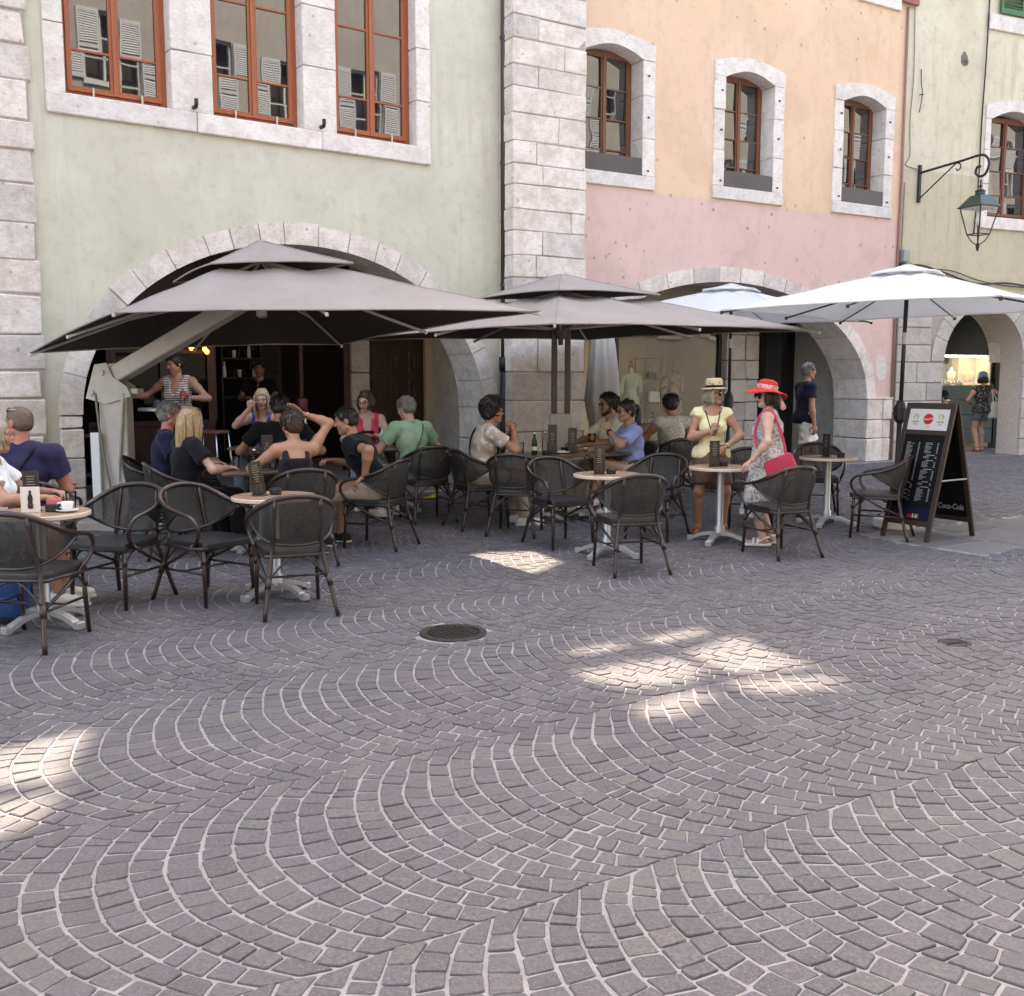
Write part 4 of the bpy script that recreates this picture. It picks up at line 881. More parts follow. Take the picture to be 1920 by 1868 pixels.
# second taupe parasol, centre mast
P2 = empty('square_parasol', (0, 0, 0), 0, 'large taupe double roof parasol in front of the stone buttress', 'parasol')
N_, R_, L_ = wpt(1040, 606, 9.9), wpt(1536, 620, 12.0), wpt(643, 638, 12.7); Bk = R_ + L_ - N_; Bk.z = 2.16
c2 = [N_, R_, Bk, L_]; ctr = (R_ + L_) / 2; ap = wpt(1052, 512, ctr.y + .1); ap.z -= .12
canopy('canopy', P2, c2, ap, .31, 1, [MATS['taupe_cloth'], MATS['taupe_shade_side']], .07, 8, 12, .006, .004)
v2 = [ap.lerp(c, .39) + Vector((0, 0, .08)) for c in c2]; canopy('vent_canopy', P2, v2, ap + Vector((0, 0, .11)), 0, 1, [MATS['taupe_cloth'], MATS['taupe_shade_side']], .03, 6, 4)
ribs(P2, c2, ap, ap - Vector((0, 0, .55)), MATS['alu_grey'])
mz = gz(ap.x, ap.y)
mb = MB(); [mb.bbox(ap.x + d_ - .035, ap.x + d_ + .035, ap.y - .035, ap.y + .035, 1.05, 2.3, .008) for d_ in (-.075, .085)]; mb.build('twin_post', MATS['alu_dark'], P2)
mb = MB(); mb.tube([(ap.x, ap.y, 2.0), ap], .03, 8); mb.lathe([(.08, 2.08), (.09, 2.12), (.09, 2.24), (.05, 2.28)], 14, c=(ap.x, ap.y, 0)); mb.build('hub', MATS['alu_dark'], P2)
mb = MB(); mb.bbox(ap.x - .13, ap.x + .13, ap.y - .11, ap.y + .11, mz, 1.18, .015); mb.build('mast', MATS['mast_white'], P2)
mb = MB(); mb.bbox(ap.x - .45, ap.x + .45, ap.y - .45, ap.y + .45, mz, mz + .09, .015); mb.build('base', MATS['concrete'], P2)
# white parasols
def white_parasol(label, cx, cy, hd, rot, zc, za, lean=(0, 0), base=True):
    g = gz(cx, cy); o = empty('white_parasol', (cx, cy, g), 0, label, 'parasol', 'white parasols of the next terrace')
    cs = [Vector((lean[0] + hd * math.cos(rot + k * math.pi / 2), lean[1] + hd * math.sin(rot + k * math.pi / 2), zc)) for k in range(4)]; a = Vector((lean[0], lean[1], za))
    canopy('canopy', o, cs, a, .13, 1, MATS['white_cloth'], .05, 8, 8, .005, .004)
    canopy('vent_canopy', o, [a.lerp(c, .2) + Vector((0, 0, .022)) for c in cs], a + Vector((0, 0, .035)), 0, 1, MATS['white_cloth'], .02, 4, 3, .005, .01)
    ribs(o, cs, a, Vector((lean[0] * .8, lean[1] * .8, zc - .35)), MATS['metal_black'], .009, False, .55, .02)
    mb = MB(); mb.tube([(0, 0, .1), (lean[0] * .45, lean[1] * .45, 1.2)], .028, 12); mb.tube([(lean[0] * .45, lean[1] * .45, 1.2), (lean[0], lean[1], za - .06)], .022, 12); mb.build('pole', MATS['metal_black'], o, True)
    mb = MB(); mb.tube([(lean[0] * .72, lean[1] * .72, 1.95), (lean[0] * .75, lean[1] * .75, 2.07)], .0255, 12); mb.build('collar', MATS['alu_grey'], o)
    mb = MB(); mb.lathe([(.03, 1.12), (.06, 1.16), (.065, 1.28), (.035, 1.36)], 14, c=(lean[0] * .45, lean[1] * .45, 0)); mb.tube([(lean[0] * .45, 0, 1.22), (lean[0] * .45 - .09, -.04, 1.22)], .012, 6); mb.build('crank_housing', MATS['metal_black'], o)
    mb = MB(); mb.lathe([(.20, 0), (.22, .02), (.22, .09), (.20, .11), (.05, .12), (.035, .30), (.03, .30)], 28); mb.build('base', pbr('base_white', (.70, .66, .60), .6), o, True, 40)
    return o
wb = ground(1676, 990); wt = wpt(1703, 500, wb.y)
white_parasol('big white parasol leaning above the black menu board at right', wb.x, wb.y, 1.95, R(-88), 2.30, wt.z - .02, (wt.x - wb.x, 0))
w3 = wpt(1368, 700, 14.0); white_parasol('white parasol half hidden behind the taupe parasol, before the pink arch', w3.x, 14.0, 2.05, R(-80), 2.33, wpt(1368, 545, 14).z)
# folded white parasol hanging in front of the shop
fp = wpt(1130, 700, 15.3); FPO = empty('folded_parasol', (fp.x, fp.y, gz(fp.x, fp.y)), 0, 'closed white parasol hanging in folds by the shop window', 'parasol')
mb = MB(); vs = []; n = 36
for i, (z, r_) in enumerate(((.85, .16), (.9, .2), (1.2, .235), (1.6, .20), (2.0, .155), (2.3, .11), (2.5, .05))):
    for k in range(n): a = 2 * math.pi * k / n; q = r_ * (1 + .22 * math.sin(8 * a + .3 * i)); vs.append((q * math.cos(a) + .02 * i * (i < 2), q * math.sin(a), z + .05 * math.sin(3 * a) * (i == 0)))
mb.add(vs, [(i * n + k, i * n + (k + 1) % n, (i + 1) * n + (k + 1) % n, (i + 1) * n + k) for i in range(6) for k in range(n)]); mb.build('canopy', MATS['cream_cloth'], FPO, True)
mb = MB(); mb.tube([(0, 0, .05), (0, 0, 2.55)], .02, 10); mb.build('pole', MATS['alu_grey'], FPO, True)
mb = MB(); mb.lathe([(.2, 0), (.2, .06), (.04, .08), (.03, .3)], 20); mb.build('base', MATS['base_white'], FPO)
# ---------------------------------------------------------------- terrace chairs and tables
m, nt, b = _new('rattan_brown'); p = _coord(nt); n = _noise(nt, p, 30, 4, .6)
nt.links.new(_ramp(nt, n, [(.3, (.016, .008, .006)), (.7, (.036, .018, .013))]), b.inputs['Base Color']); b.inputs['Roughness'].default_value = .32; b.inputs['Coat Weight'].default_value = .3
wv = nt.nodes.new('ShaderNodeTexWave'); wv.bands_direction = 'Z'; wv.inputs['Scale'].default_value = 40; nt.links.new(p, wv.inputs[0]); _bump(nt, b, wv.outputs[1], .15, .002); MATS['rattan_brown'] = m
m, nt, b = _new('mesh_weave'); p = _coord(nt)
n = _noise(nt, p, 14, 5, .7, (14, 14, .5)); c = _ramp(nt, n, [(.3, (.012, .011, .011)), (.7, (.038, .034, .032))]); nt.links.new(c, b.inputs['Base Color']); b.inputs['Roughness'].default_value = .6
tr_ = nt.nodes.new('ShaderNodeBsdfTransparent'); mx = nt.nodes.new('ShaderNodeMixShader'); mx.inputs[0].default_value = .14
nt.links.new(b.outputs[0], mx.inputs[1]); nt.links.new(tr_.outputs[0], mx.inputs[2]); nt.links.new(mx.outputs[0], nt.nodes['Material Output'].inputs[0]); _bump(nt, b, n, .4, .002); MATS['mesh_weave'] = m
pbr('seat_weave', (.012, .012, .015), .45, (.024, .024, .030), 10, .3, stretch=(20, 1, 20))
def make_chair():
    rt = MATS['rattan_brown']; o = empty('terrace_chair')
    mb = MB()                                                   # seat: rounded trapezoid pad
    out = [(-.225, .21), (-.21, .235), (.21, .235), (.225, .21), (.215, -.15), (.18, -.215), (.10, -.235), (-.10, -.235), (-.18, -.215), (-.215, -.15)]
    vs = []
    for k, z in ((1.0, .415), (1.0, .445), (.985, .458), (.93, .463)):
        for x, y in out: vs.append((x * k, y * k, z - (.006 if k < .95 else 0)))
    nn = len(out); fs = [tuple(range(nn)), tuple(range(3 * nn, 4 * nn))[::-1]]
    for L in range(3): fs += [(L * nn + i, (L + 1) * nn + i, (L + 1) * nn + (i + 1) % nn, L * nn + (i + 1) % nn) for i in range(nn)]
    mb.add(vs, [f[::-1] for f in fs] ); me = mb.mesh('seat'); link('seat', me, MATS['seat_weave'], o); bm = bmesh.new(); bm.from_mesh(me); bmesh.ops.recalc_face_normals(bm, faces=bm.faces); bm.to_mesh(me); bm.free()
    half = [(.235, .13, .43), (.255, .20, .50), (.272, .215, .575), (.280, .16, .635), (.283, .05, .66), (.280, -.08, .69), (.255, -.19, .735), (.19, -.262, .785), (.10, -.295, .812), (0, -.305, .82)]
    full = half + [(-x, y, z) for x, y, z in half[-2::-1]]
    tp = crom(full, 3); mb = MB(); mb.tube(tp, [.0135 + .0055 * max(0, min(1, (p.z - .66) / .06)) for p in tp], 8); mb.build('top_rail', rt, o, True)
    low_h = [(.274, .02, .655), (.268, -.06, .605), (.235, -.155, .545), (.165, -.215, .502), (.08, -.238, .487), (0, -.243, .484)]
    low = low_h + [(-x, y, z) for x, y, z in low_h[-2::-1]]; lp_ = crom(low, 3); mb = MB(); mb.tube(lp_, .0105, 6); mb.build('lower_rail', rt, o, True)
    # backrest sheet between the two rails
    hi_h = [(.281, .02, .665), (.281, -.08, .69), (.255, -.19, .735), (.19, -.262, .785), (.10, -.295, .812), (0, -.305, .82)]; hi = crom(hi_h + [(-x, y, z) for x, y, z in hi_h[-2::-1]], 3)
    vs = []; nr = 4; n = len(hi)
    for j in range(nr + 1):
        for a, b_ in zip(lp_, hi): q = a.lerp(b_, j / nr); bow = .018 * math.sin(math.pi * j / nr); q.y -= bow; vs.append(q)
    mb = MB(); mb.add(vs, [(j * n + k, j * n + k + 1, (j + 1) * n + k + 1, (j + 1) * n + k) for j in range(nr) for k in range(n - 1)]); mb.build('backrest', MATS['mesh_weave'], o, True)
    for s_ in (-1, 1):
        mb = MB(); mb.tube([(s_ * .22, .215, 0), (s_ * .212, .20, .25), (s_ * .208, .195, .43)], [.014, .0155, .0155], 8); mb.tube([(s_ * .214, .203, .30), (s_ * .211, .20, .35)], .019, 8); mb.build('front_leg', rt, o, True)
        mb = MB(); mb.tube(crom([(s_ * .245, -.335, 0), (s_ * .205, -.265, .24), (s_ * .172, -.222, .42), (s_ * .160, -.235, .56), (s_ * .150, -.285, .80)], 4), .0155, 8); mb.tube([(s_ * .212, -.277, .20), (s_ * .196, -.25, .28)], .0205, 8); mb.build('rear_leg', rt, o, True)
        mb = MB(); mb.tube([(s_ * .24, .135, .44), (s_ * .226, -.03, .345), (s_ * .207, -.258, .245)], .0115, 7); mb.build('side_brace', rt, o, True)
        mb = MB(); mb.tube([(s_ * .216, .203, .235), (s_ * .210, -.255, .235)], .009, 6); mb.tube(crom([(s_ * .213, .20, .30), (s_ * .21, .12, .385), (s_ * .21, .03, .41)], 4), .007, 6); mb.build('side_stretcher', rt, o, True)
    mb = MB(); mb.tube(crom([(-.202, -.262, .255), (-.12, -.245, .345), (-.055, -.235, .395), (0, -.233, .405), (.055, -.235, .395), (.12, -.245, .345), (.202, -.262, .255)], 4), .008, 6); mb.build('rear_arch_brace', rt, o, True)
    for s_ in (-1, 1): mb = MB(); mb.tube(crom([(s_ * .212, .20, .31), (s_ * .15, .2, .385), (s_ * .09, .2, .41)], 4), .007, 6); mb.build('front_brace', rt, o, True)
    mb = MB(); mb.tube([(-.213, -.03, .235), (.213, -.03, .235)], .008, 6); mb.build('cross_stretcher', rt, o, True)
    mb = MB(); mb.tube(crom([(-.222, .2, .412), (.222, .2, .412), (.212, -.14, .412), (.172, -.222, .412), (-.172, -.222, .412), (-.212, -.14, .412), (-.222, .2, .412)], 3), .0135, 6, caps=False); mb.build('seat_frame', rt, o, True)
    return o
CH = make_chair(); chairs = []
def chair(x, y, face, label):
    o = CH if not chairs else copy_tree(CH); chairs.append(o)
    o.location = (x, y, gz(x, y)); o.rotation_euler = (0, 0, R(face)); tag(o, label, 'chair', 'dark woven terrace armchairs'); return o
m, nt, b = _new('table_top'); p = _coord(nt); n = _noise(nt, p, 5, 6, .65, (1, 7, 1)); c = _ramp(nt, n, [(.28, (.30, .17, .105)), (.5, (.41, .26, .175)), (.7, (.50, .34, .25))]); nt.links.new(c, b.inputs['Base Color']); b.inputs['Roughness'].default_value = .22; MATS['table_top'] = m
pbr('table_edge', (.62, .46, .36), .5, (.70, .55, .45), 20); pbr('cast_alu', (.40, .40, .40), .38, (.50, .50, .50), 25, .1, metal=.55)
pbr('dark_wood_top', (.11, .065, .045), .28, (.19, .12, .085), 5, stretch=(1, 8, 1))
def make_table(shape='round', r=.305, w=.7, d=.7, top='table_top', name='round_table'):
    o = empty(name)
    if shape == 'round':
        mb = MB(); mb.lathe([(r - .012, .712), (r, .716), (r, .737), (r - .006, .742)], 48, cap=False); mb.build('table_edge', MATS['table_edge'], o, True, 40)
        mb = MB(); mb.lathe([(.0, .714), (r - .012, .712)], 48, cap=False); mb.lathe([(r - .006, .742), (.0, .7425)], 48, cap=False); mb.build('table_top', MATS[top], o)
    else:
        mb = MB(); mb.bbox(-w / 2, w / 2, -d / 2, d / 2, .712, .742, .006); mb.build('table_top', MATS[top], o)
    mb = MB(); mb.lathe([(.05, .08), (.05, .15), (.034, .17), (.034, .69), (.10, .70), (.10, .711)], 20); mb.build('column', MATS['cast_alu'], o, True, 40)
    for k in range(4):
        mb = MB(); M = Matrix.Rotation(R(45 + 90 * k), 4, 'Z'); P = [(.03, .10), (.10, .105), (.18, .088), (.26, .055), (.285, .035)]; prev = None
        for i in range(4):
            (x0, z0_), (x1, z1_) = P[i], P[i + 1]; w0, w1 = .028, .028
            bot = [(x0, -w0, z0_ - .034), (x1, -w1, z1_ - .034), (x1, w1, z1_ - .034), (x0, w0, z0_ - .034)]; tp_ = [(x0, -w0, z0_), (x1, -w1, z1_), (x1, w1, z1_), (x0, w0, z0_)]
            mb.hexa([M @ Vector(q) for q in bot], [M @ Vector(q) for q in tp_])
        mb.bbox(.275, .32, -.031, .031, .0, .05, .006, M); mb.build('foot_arm', MATS['cast_alu'], o)
    return o
TR = make_table(); TS = make_table('sq', w=.72, d=.72, top='dark_wood_top', name='square_table'); tables = {'r': [], 's': []}
def table(x, y, rot, label, kind='r'):
    src = TR if kind == 'r' else TS; o = src if not tables[kind] else copy_tree(src); tables[kind].append(o)
    o.location = (x, y, gz(x, y)); o.rotation_euler = (0, 0, R(rot)); tag(o, label, 'table', 'round cafe tables with grey cross feet' if kind == 'r' else 'square dark cafe tables'); return o
T1 = table(-3.03, 6.52, 20, 'round cafe table with coffee cup and bottle card at left edge')
T2 = table(-1.735, 7.42, 10, 'round cafe table with a slanted menu stand before the black tank top woman')
T4 = table(.855, 9.12, 12, 'round cafe table with bare top before the couple, middle of the row')
T6 = table(2.02, 9.88, 14, 'round cafe table where the two standing women wait')
T7 = table(3.42, 11.05, 14, 'rightmost round cafe table, beside the black menu board')
T3 = table(-2.30, 9.3, 20, 'dark square table crowded with glasses in the middle of the left group', 's'); T3b = table(-2.86, 11.9, 0, 'dark square table in front of the blonde woman in blue', 's')
T5 = table(.30, 11.1, 32, 'dark square table with green bottle beside the curly haired man', 's'); T5b = table(.95, 11.5, 32, 'dark square table with orange drink beside the bearded man', 's'); T8 = table(-1.32, 11.9, 10, 'dark square table with white bottle by the woman in pink', 's')
CHAIRS = [(-2.92, 6.16, -6, 'terrace chair nearest the left edge, seen from behind'), (-2.80, 7.16, 164, 'empty terrace chair facing camera between the two left round tables'),
 (-2.18, 7.28, -124, 'empty terrace chair left of the round table with slanted menu'), (-1.53, 7.02, 22, 'empty terrace chair nearest camera in the middle, seen from behind'),
 (-1.80, 8.72, 20, 'terrace chair under the woman in black tank top'), (-1.28, 9.52, 70, 'terrace chair under the man in black polo'), (-2.93, 9.02, -62, 'terrace chair under the long haired blonde woman'),
 (-3.32, 9.55, -78, 'terrace chair under the grey haired man in navy'), (-2.30, 10.35, 6, 'terrace chair under the broad man in black t-shirt'), (-3.0, 12.55, 185, 'terrace chair under the blonde woman in blue'),
 (-1.75, 12.45, 200, 'terrace chair under the woman in pink'), (-.95, 11.15, 25, 'terrace chair under the man in green polo'), (-.33, 10.72, -62, 'terrace chair under the curly haired man'),
 (.05, 10.35, -12, 'terrace chair pushed in beside the curly haired man, seen from behind'), (.47, 9.62, 208, 'empty terrace chair left of the bare round table, facing camera'), (.97, 8.50, 16, 'empty terrace chair behind the bare round table, its back to the camera'),
 (1.42, 10.1, 150, 'empty terrace chair facing camera between bare table and yellow top woman'), (1.32, 11.6, 118, 'terrace chair under the woman in blue shirt'), (1.12, 12.2, 95, 'terrace chair under the bearded man'),
 (1.9, 12.6, 30, 'terrace chair under the person in white lace top'), (2.43, 9.28, 24, 'empty terrace chair in front of the woman in red hat'), (2.55, 10.9, 170, 'dark empty terrace chair between the two standing women'),
 (3.52, 11.75, 168, 'empty terrace chair behind the rightmost round table'), (3.70, 10.30, 62, 'empty terrace chair just left of the black menu board'), (-3.62, 7.72, 8, 'terrace chair under the man in navy t-shirt at left'), (-3.62, 7.0, -75, 'terrace chair under the person in white at left edge')]
for c_ in CHAIRS: chair(*c_)
# ---------------------------------------------------------------- people: bodies grown from one smooth field
V3 = lambda *a: np.array(a, float)
def nrm(v): v = np.asarray(v, float); return v / (np.linalg.norm(v) + 1e-12)
class Field:
    def __init__(s): s.pr = []; s.cuts = []
    def cone(s, a, b, ra, rb=None, flat=False, k=None): s.pr.append(('c', V3(*a), V3(*b), ra, ra if rb is None else rb, flat, k)); return s
    def ell(s, c, M, r, k=None): s.pr.append(('e', V3(*c), np.asarray(M, float), V3(*r), None, None, k)); return s   # M columns = axes
    def cut(s, fn): s.cuts.append(fn); return s
    def solve(s, h, k=.03, noise=0, nf=40, grow=0):
        lo = np.full(3, 1e9); hi = -lo; B = []
        for p in s.pr:
            if p[0] == 'c': r = max(p[3], p[4]); a = np.minimum(p[1], p[2]) - r; b = np.maximum(p[1], p[2]) + r
            else: e = np.sqrt(((p[2] * p[3]) ** 2).sum(1)); a = p[1] - e; b = p[1] + e
            a = a - grow - 2 * h; b = b + grow + 2 * h; B.append((a, b)); lo = np.minimum(lo, a); hi = np.maximum(hi, b)
        lo -= h; n = np.ceil((hi - lo) / h).astype(int) + 2; F = np.full(n, 1.0)
        ax = [lo[i] + h * np.arange(n[i]) for i in range(3)]
        for p, (a, b) in zip(s.pr, B):
            kk = p[6] or k
            i0 = np.maximum(np.floor((a - kk - lo) / h).astype(int), 0); i1 = np.minimum(np.ceil((b + kk - lo) / h).astype(int) + 1, n)
            X, Y, Z = np.meshgrid(*[ax[i][i0[i]:i1[i]] for i in range(3)], indexing='ij'); P = np.stack((X, Y, Z), -1)
            if p[0] == 'c':
                ab_ = p[2] - p[1]; L2 = max(ab_ @ ab_, 1e-9); t = ((P - p[1]) @ ab_) / L2; tc = np.clip(t, 0, 1)
                d = np.linalg.norm(P - p[1] - tc[..., None] * ab_, axis=-1) - (p[3] + (p[4] - p[3]) * tc) - grow
                if p[5]: d = np.maximum(d, (t - 1) * math.sqrt(L2))
            else:
                q = (P - p[1]) @ p[2]; r = p[3] + grow; k0 = np.linalg.norm(q / r, axis=-1); k1 = np.linalg.norm(q / r ** 2, axis=-1); d = k0 * (k0 - 1) / np.maximum(k1, 1e-6)
            sl_ = tuple(slice(i0[i], i1[i]) for i in range(3)); A = F[sl_]; hh = np.maximum(kk - np.abs(A - d), 0) / kk; F[sl_] = np.minimum(A, d) - hh * hh * kk * .25
        if noise or s.cuts:
            X, Y, Z = np.meshgrid(*ax, indexing='ij'); P = np.stack((X, Y, Z), -1)
            if noise:
                rg = np.random.RandomState(int(nf * 10) + len(s.pr))
                for i in range(7):
                    d_ = rg.normal(size=3) * nf * (.5 + .25 * i); w2 = rg.normal(size=3) * nf * .3
                    F += noise / (1 + .35 * i) * np.sin(P @ d_ + 1.5 * np.sin(P @ w2 + i) + rg.uniform(0, 6))
            for fn in s.cuts: F = np.maximum(F, fn(P))
        return nets(F, lo, h)
def nets(F, lo, h):
    S = F < 0; n = F.shape
    C = [F[i:n[0] - 1 + i, j:n[1] - 1 + j, k:n[2] - 1 + k] for i in (0, 1) for j in (0, 1) for k in (0, 1)]
    ins = np.stack([c < 0 for c in C]).sum(0); act = (ins > 0) & (ins < 8); idx = np.full(act.shape, -1, int); ii = np.argwhere(act); m = len(ii)
    if m == 0: return np.zeros((0, 3)), np.zeros((0, 4), int)
    idx[act] = np.arange(m); cv = np.stack([c[act] for c in C], 1); off = np.array([(i, j, k) for i in (0, 1) for j in (0, 1) for k in (0, 1)], float)
    acc = np.zeros((m, 3)); cnt = np.zeros(m)
    for a in range(8):
        for b in range(a + 1, 8):
            if np.abs(off[a] - off[b]).sum() != 1: continue
            fa, fb = cv[:, a], cv[:, b]; x = (fa < 0) != (fb < 0); t = np.where(x, fa / np.where(x, fa - fb, 1), 0); acc += np.where(x[:, None], off[a] + t[:, None] * (off[b] - off[a]), 0); cnt += x
    V = lo + h * (ii + acc / cnt[:, None]); Q = []
    for d in range(3):
        e1, e2 = (d + 1) % 3, (d + 2) % 3; sa = [slice(1, -1)] * 3; sb = [slice(1, -1)] * 3; sa[d] = slice(0, -1); sb[d] = slice(1, None)
        A, B = S[tuple(sa)], S[tuple(sb)]; x = np.argwhere(A != B)
        if not len(x): continue
        flip = A[tuple(x.T)]; p = x.copy(); p[:, e1] += 1; p[:, e2] += 1
        def cell(o1, o2): q = p.copy(); q[:, e1] += o1; q[:, e2] += o2; return idx[tuple(q.T)]
        q = np.stack([cell(-1, -1), cell(0, -1), cell(0, 0), cell(-1, 0)], 1); q[~flip] = q[~flip][:, ::-1]; Q.append(q)
    Q = np.concatenate(Q); return V, Q[(Q >= 0).all(1)]
def np_mesh(name, parts):                                     # parts: list of (V, Q, material index array or int)
    V = np.concatenate([p[0] for p in parts]); Q = []; mi = []; o = 0
    for v, q, m_ in parts: Q.append(q + o); o += len(v); mi.append(np.full(len(q), m_) if np.isscalar(m_) else m_)
    Q = np.concatenate(Q); mi = np.concatenate(mi).astype(np.int32); me = bpy.data.meshes.new(name)
    me.vertices.add(len(V)); me.vertices.foreach_set('co', V.astype(np.float32).ravel()); me.loops.add(Q.size); me.loops.foreach_set('vertex_index', Q.astype(np.int32).ravel())
    me.polygons.add(len(Q)); me.polygons.foreach_set('loop_start', np.arange(0, Q.size, 4, dtype=np.int32)); me.update(calc_edges=True); me.polygons.foreach_set('material_index', mi)
    me.polygons.foreach_set('use_smooth', np.ones(len(Q), bool)); me.update(); return me
def ik(a, t, l1, l2, pole):
    a = V3(*a); t = V3(*t); d = t - a; L = np.linalg.norm(d); d = d / L; L = min(L, (l1 + l2) * .995); t = a + d * L
    c = (l1 * l1 + L * L - l2 * l2) / (2 * l1 * L); c = max(-1, min(1, c)); pv = V3(*pole) - d * (V3(*pole) @ d); pv = nrm(pv)
    return a + d * (l1 * c) + pv * (l1 * math.sqrt(1 - c * c)), t
def skin(name, c, c2=None):
    if name in MATS: return MATS[name]
    m, nt, b = _new(name); n = _noise(nt, _coord(nt), 25, 3); c2 = c2 or tuple(min(1, x * 1.12) for x in c)
    nt.links.new(_ramp(nt, n, [(.3, c), (.7, c2)]), b.inputs['Base Color']); b.inputs['Roughness'].default_value = .5; b.inputs['Subsurface Weight'].default_value = .08; b.inputs['Subsurface Radius'].default_value = (.02, .008, .004); MATS[name] = m; return m
skin('skin_tan', (.40, .20, .13)); skin('skin_fair', (.55, .33, .25)); skin('skin_red', (.42, .16, .11)); skin('skin_olive', (.34, .19, .125)); skin('skin_pale', (.60, .40, .33))
pbr('lip', (.38, .10, .09), .45); pbr('eye_white', (.45, .42, .40), .3); pbr('eye_dark', (.02, .012, .01), .2); pbr('brow', (.05, .03, .02), .8)
def hairm(name, c1, c2, stretch=(60, 60, 3)):
    if name in MATS: return MATS[name]
    m, nt, b = _new(name); n = _noise(nt, _coord(nt), 2.2, 4, .7, stretch); nt.links.new(_ramp(nt, n, [(.3, c1), (.7, c2)]), b.inputs['Base Color']); b.inputs['Roughness'].default_value = .42; _bump(nt, b, n, .6, .004); MATS[name] = m; return m
hairm('hair_black', (.008, .006, .006), (.025, .018, .015)); hairm('hair_brown', (.025, .012, .007), (.06, .03, .018)); hairm('hair_blonde', (.20, .11, .045), (.66, .49, .28)); hairm('hair_grey', (.07, .065, .06), (.26, .245, .23)); hairm('hair_fairgrey', (.20, .16, .12), (.42, .37, .30)); hairm('hair_buzz', (.09, .055, .04), (.16, .10, .075), (40, 40, 40))
def fabric(name, c, c2=None, scale=14, wr=.5):
    if name in MATS: return MATS[name]
    m, nt, b = _new(name); p = _coord(nt); c2 = c2 or tuple(x * 1.25 for x in c); n = _noise(nt, p, scale, 3); nt.links.new(_ramp(nt, n, [(.3, c), (.7, c2)]), b.inputs['Base Color']); b.inputs['Roughness'].default_value = .85; b.inputs['Specular IOR Level'].default_value = .2; b.inputs['Sheen Weight'].default_value = .1
    _bump(nt, b, _noise(nt, p, 9, 3, .6), wr, .03); MATS[name] = m; return m
def striped(name, a, b_, freq):
    m, nt, b = _new(name); p = _coord(nt); wv = nt.nodes.new('ShaderNodeTexWave'); wv.bands_direction = 'Z'; wv.inputs['Scale'].default_value = freq; wv.inputs['Distortion'].default_value = 1.2; wv.inputs['Detail'].default_value = 1; wv.inputs['Detail Scale'].default_value = .6; nt.links.new(p, wv.inputs[0])
    nt.links.new(_ramp(nt, wv.outputs[1], [(.30, a), (.38, b_)]), b.inputs['Base Color']); b.inputs['Roughness'].default_value = .85; _bump(nt, b, _noise(nt, p, 9, 3), .5, .03); MATS[name] = m; return m
def floral(name, a, b_, scale, th=.5, soft=.03, vor=True):
    m, nt, b = _new(name); p = _coord(nt); n = _noise(nt, p, scale * .6, 2, .5, None, 1)
    if vor:
        v = nt.nodes.new('ShaderNodeTexVoronoi'); v.feature = 'DISTANCE_TO_EDGE'; v.inputs['Scale'].default_value = scale; mp = _mix(nt, .12, p, n); nt.links.new(mp, v.inputs['Vector']); src = v.outputs['Distance']; st = [(th * .2, b_), (th * .2 + soft, a)]
    else: src = _noise(nt, p, scale, 3, .6); st = [(th - soft, a), (th + soft, b_)]
    nt.links.new(_ramp(nt, src, st), b.inputs['Base Color']); b.inputs['Roughness'].default_value = .85; _bump(nt, b, _noise(nt, p, 9, 3), .5, .03); MATS[name] = m; return m
pbr('sole_white', (.7, .68, .66), .6); pbr('sole_dark', (.03, .03, .03), .6); pbr('lens_dark', (.008, .007, .007), .08)
def head_frame(yaw, pitch, roll=0):
    M = Matrix.Rotation(R(yaw), 3, 'Z') @ Matrix.Rotation(R(-pitch), 3, 'X') @ Matrix.Rotation(R(roll), 3, 'Y'); return np.array(M)   # columns: right, forward, up
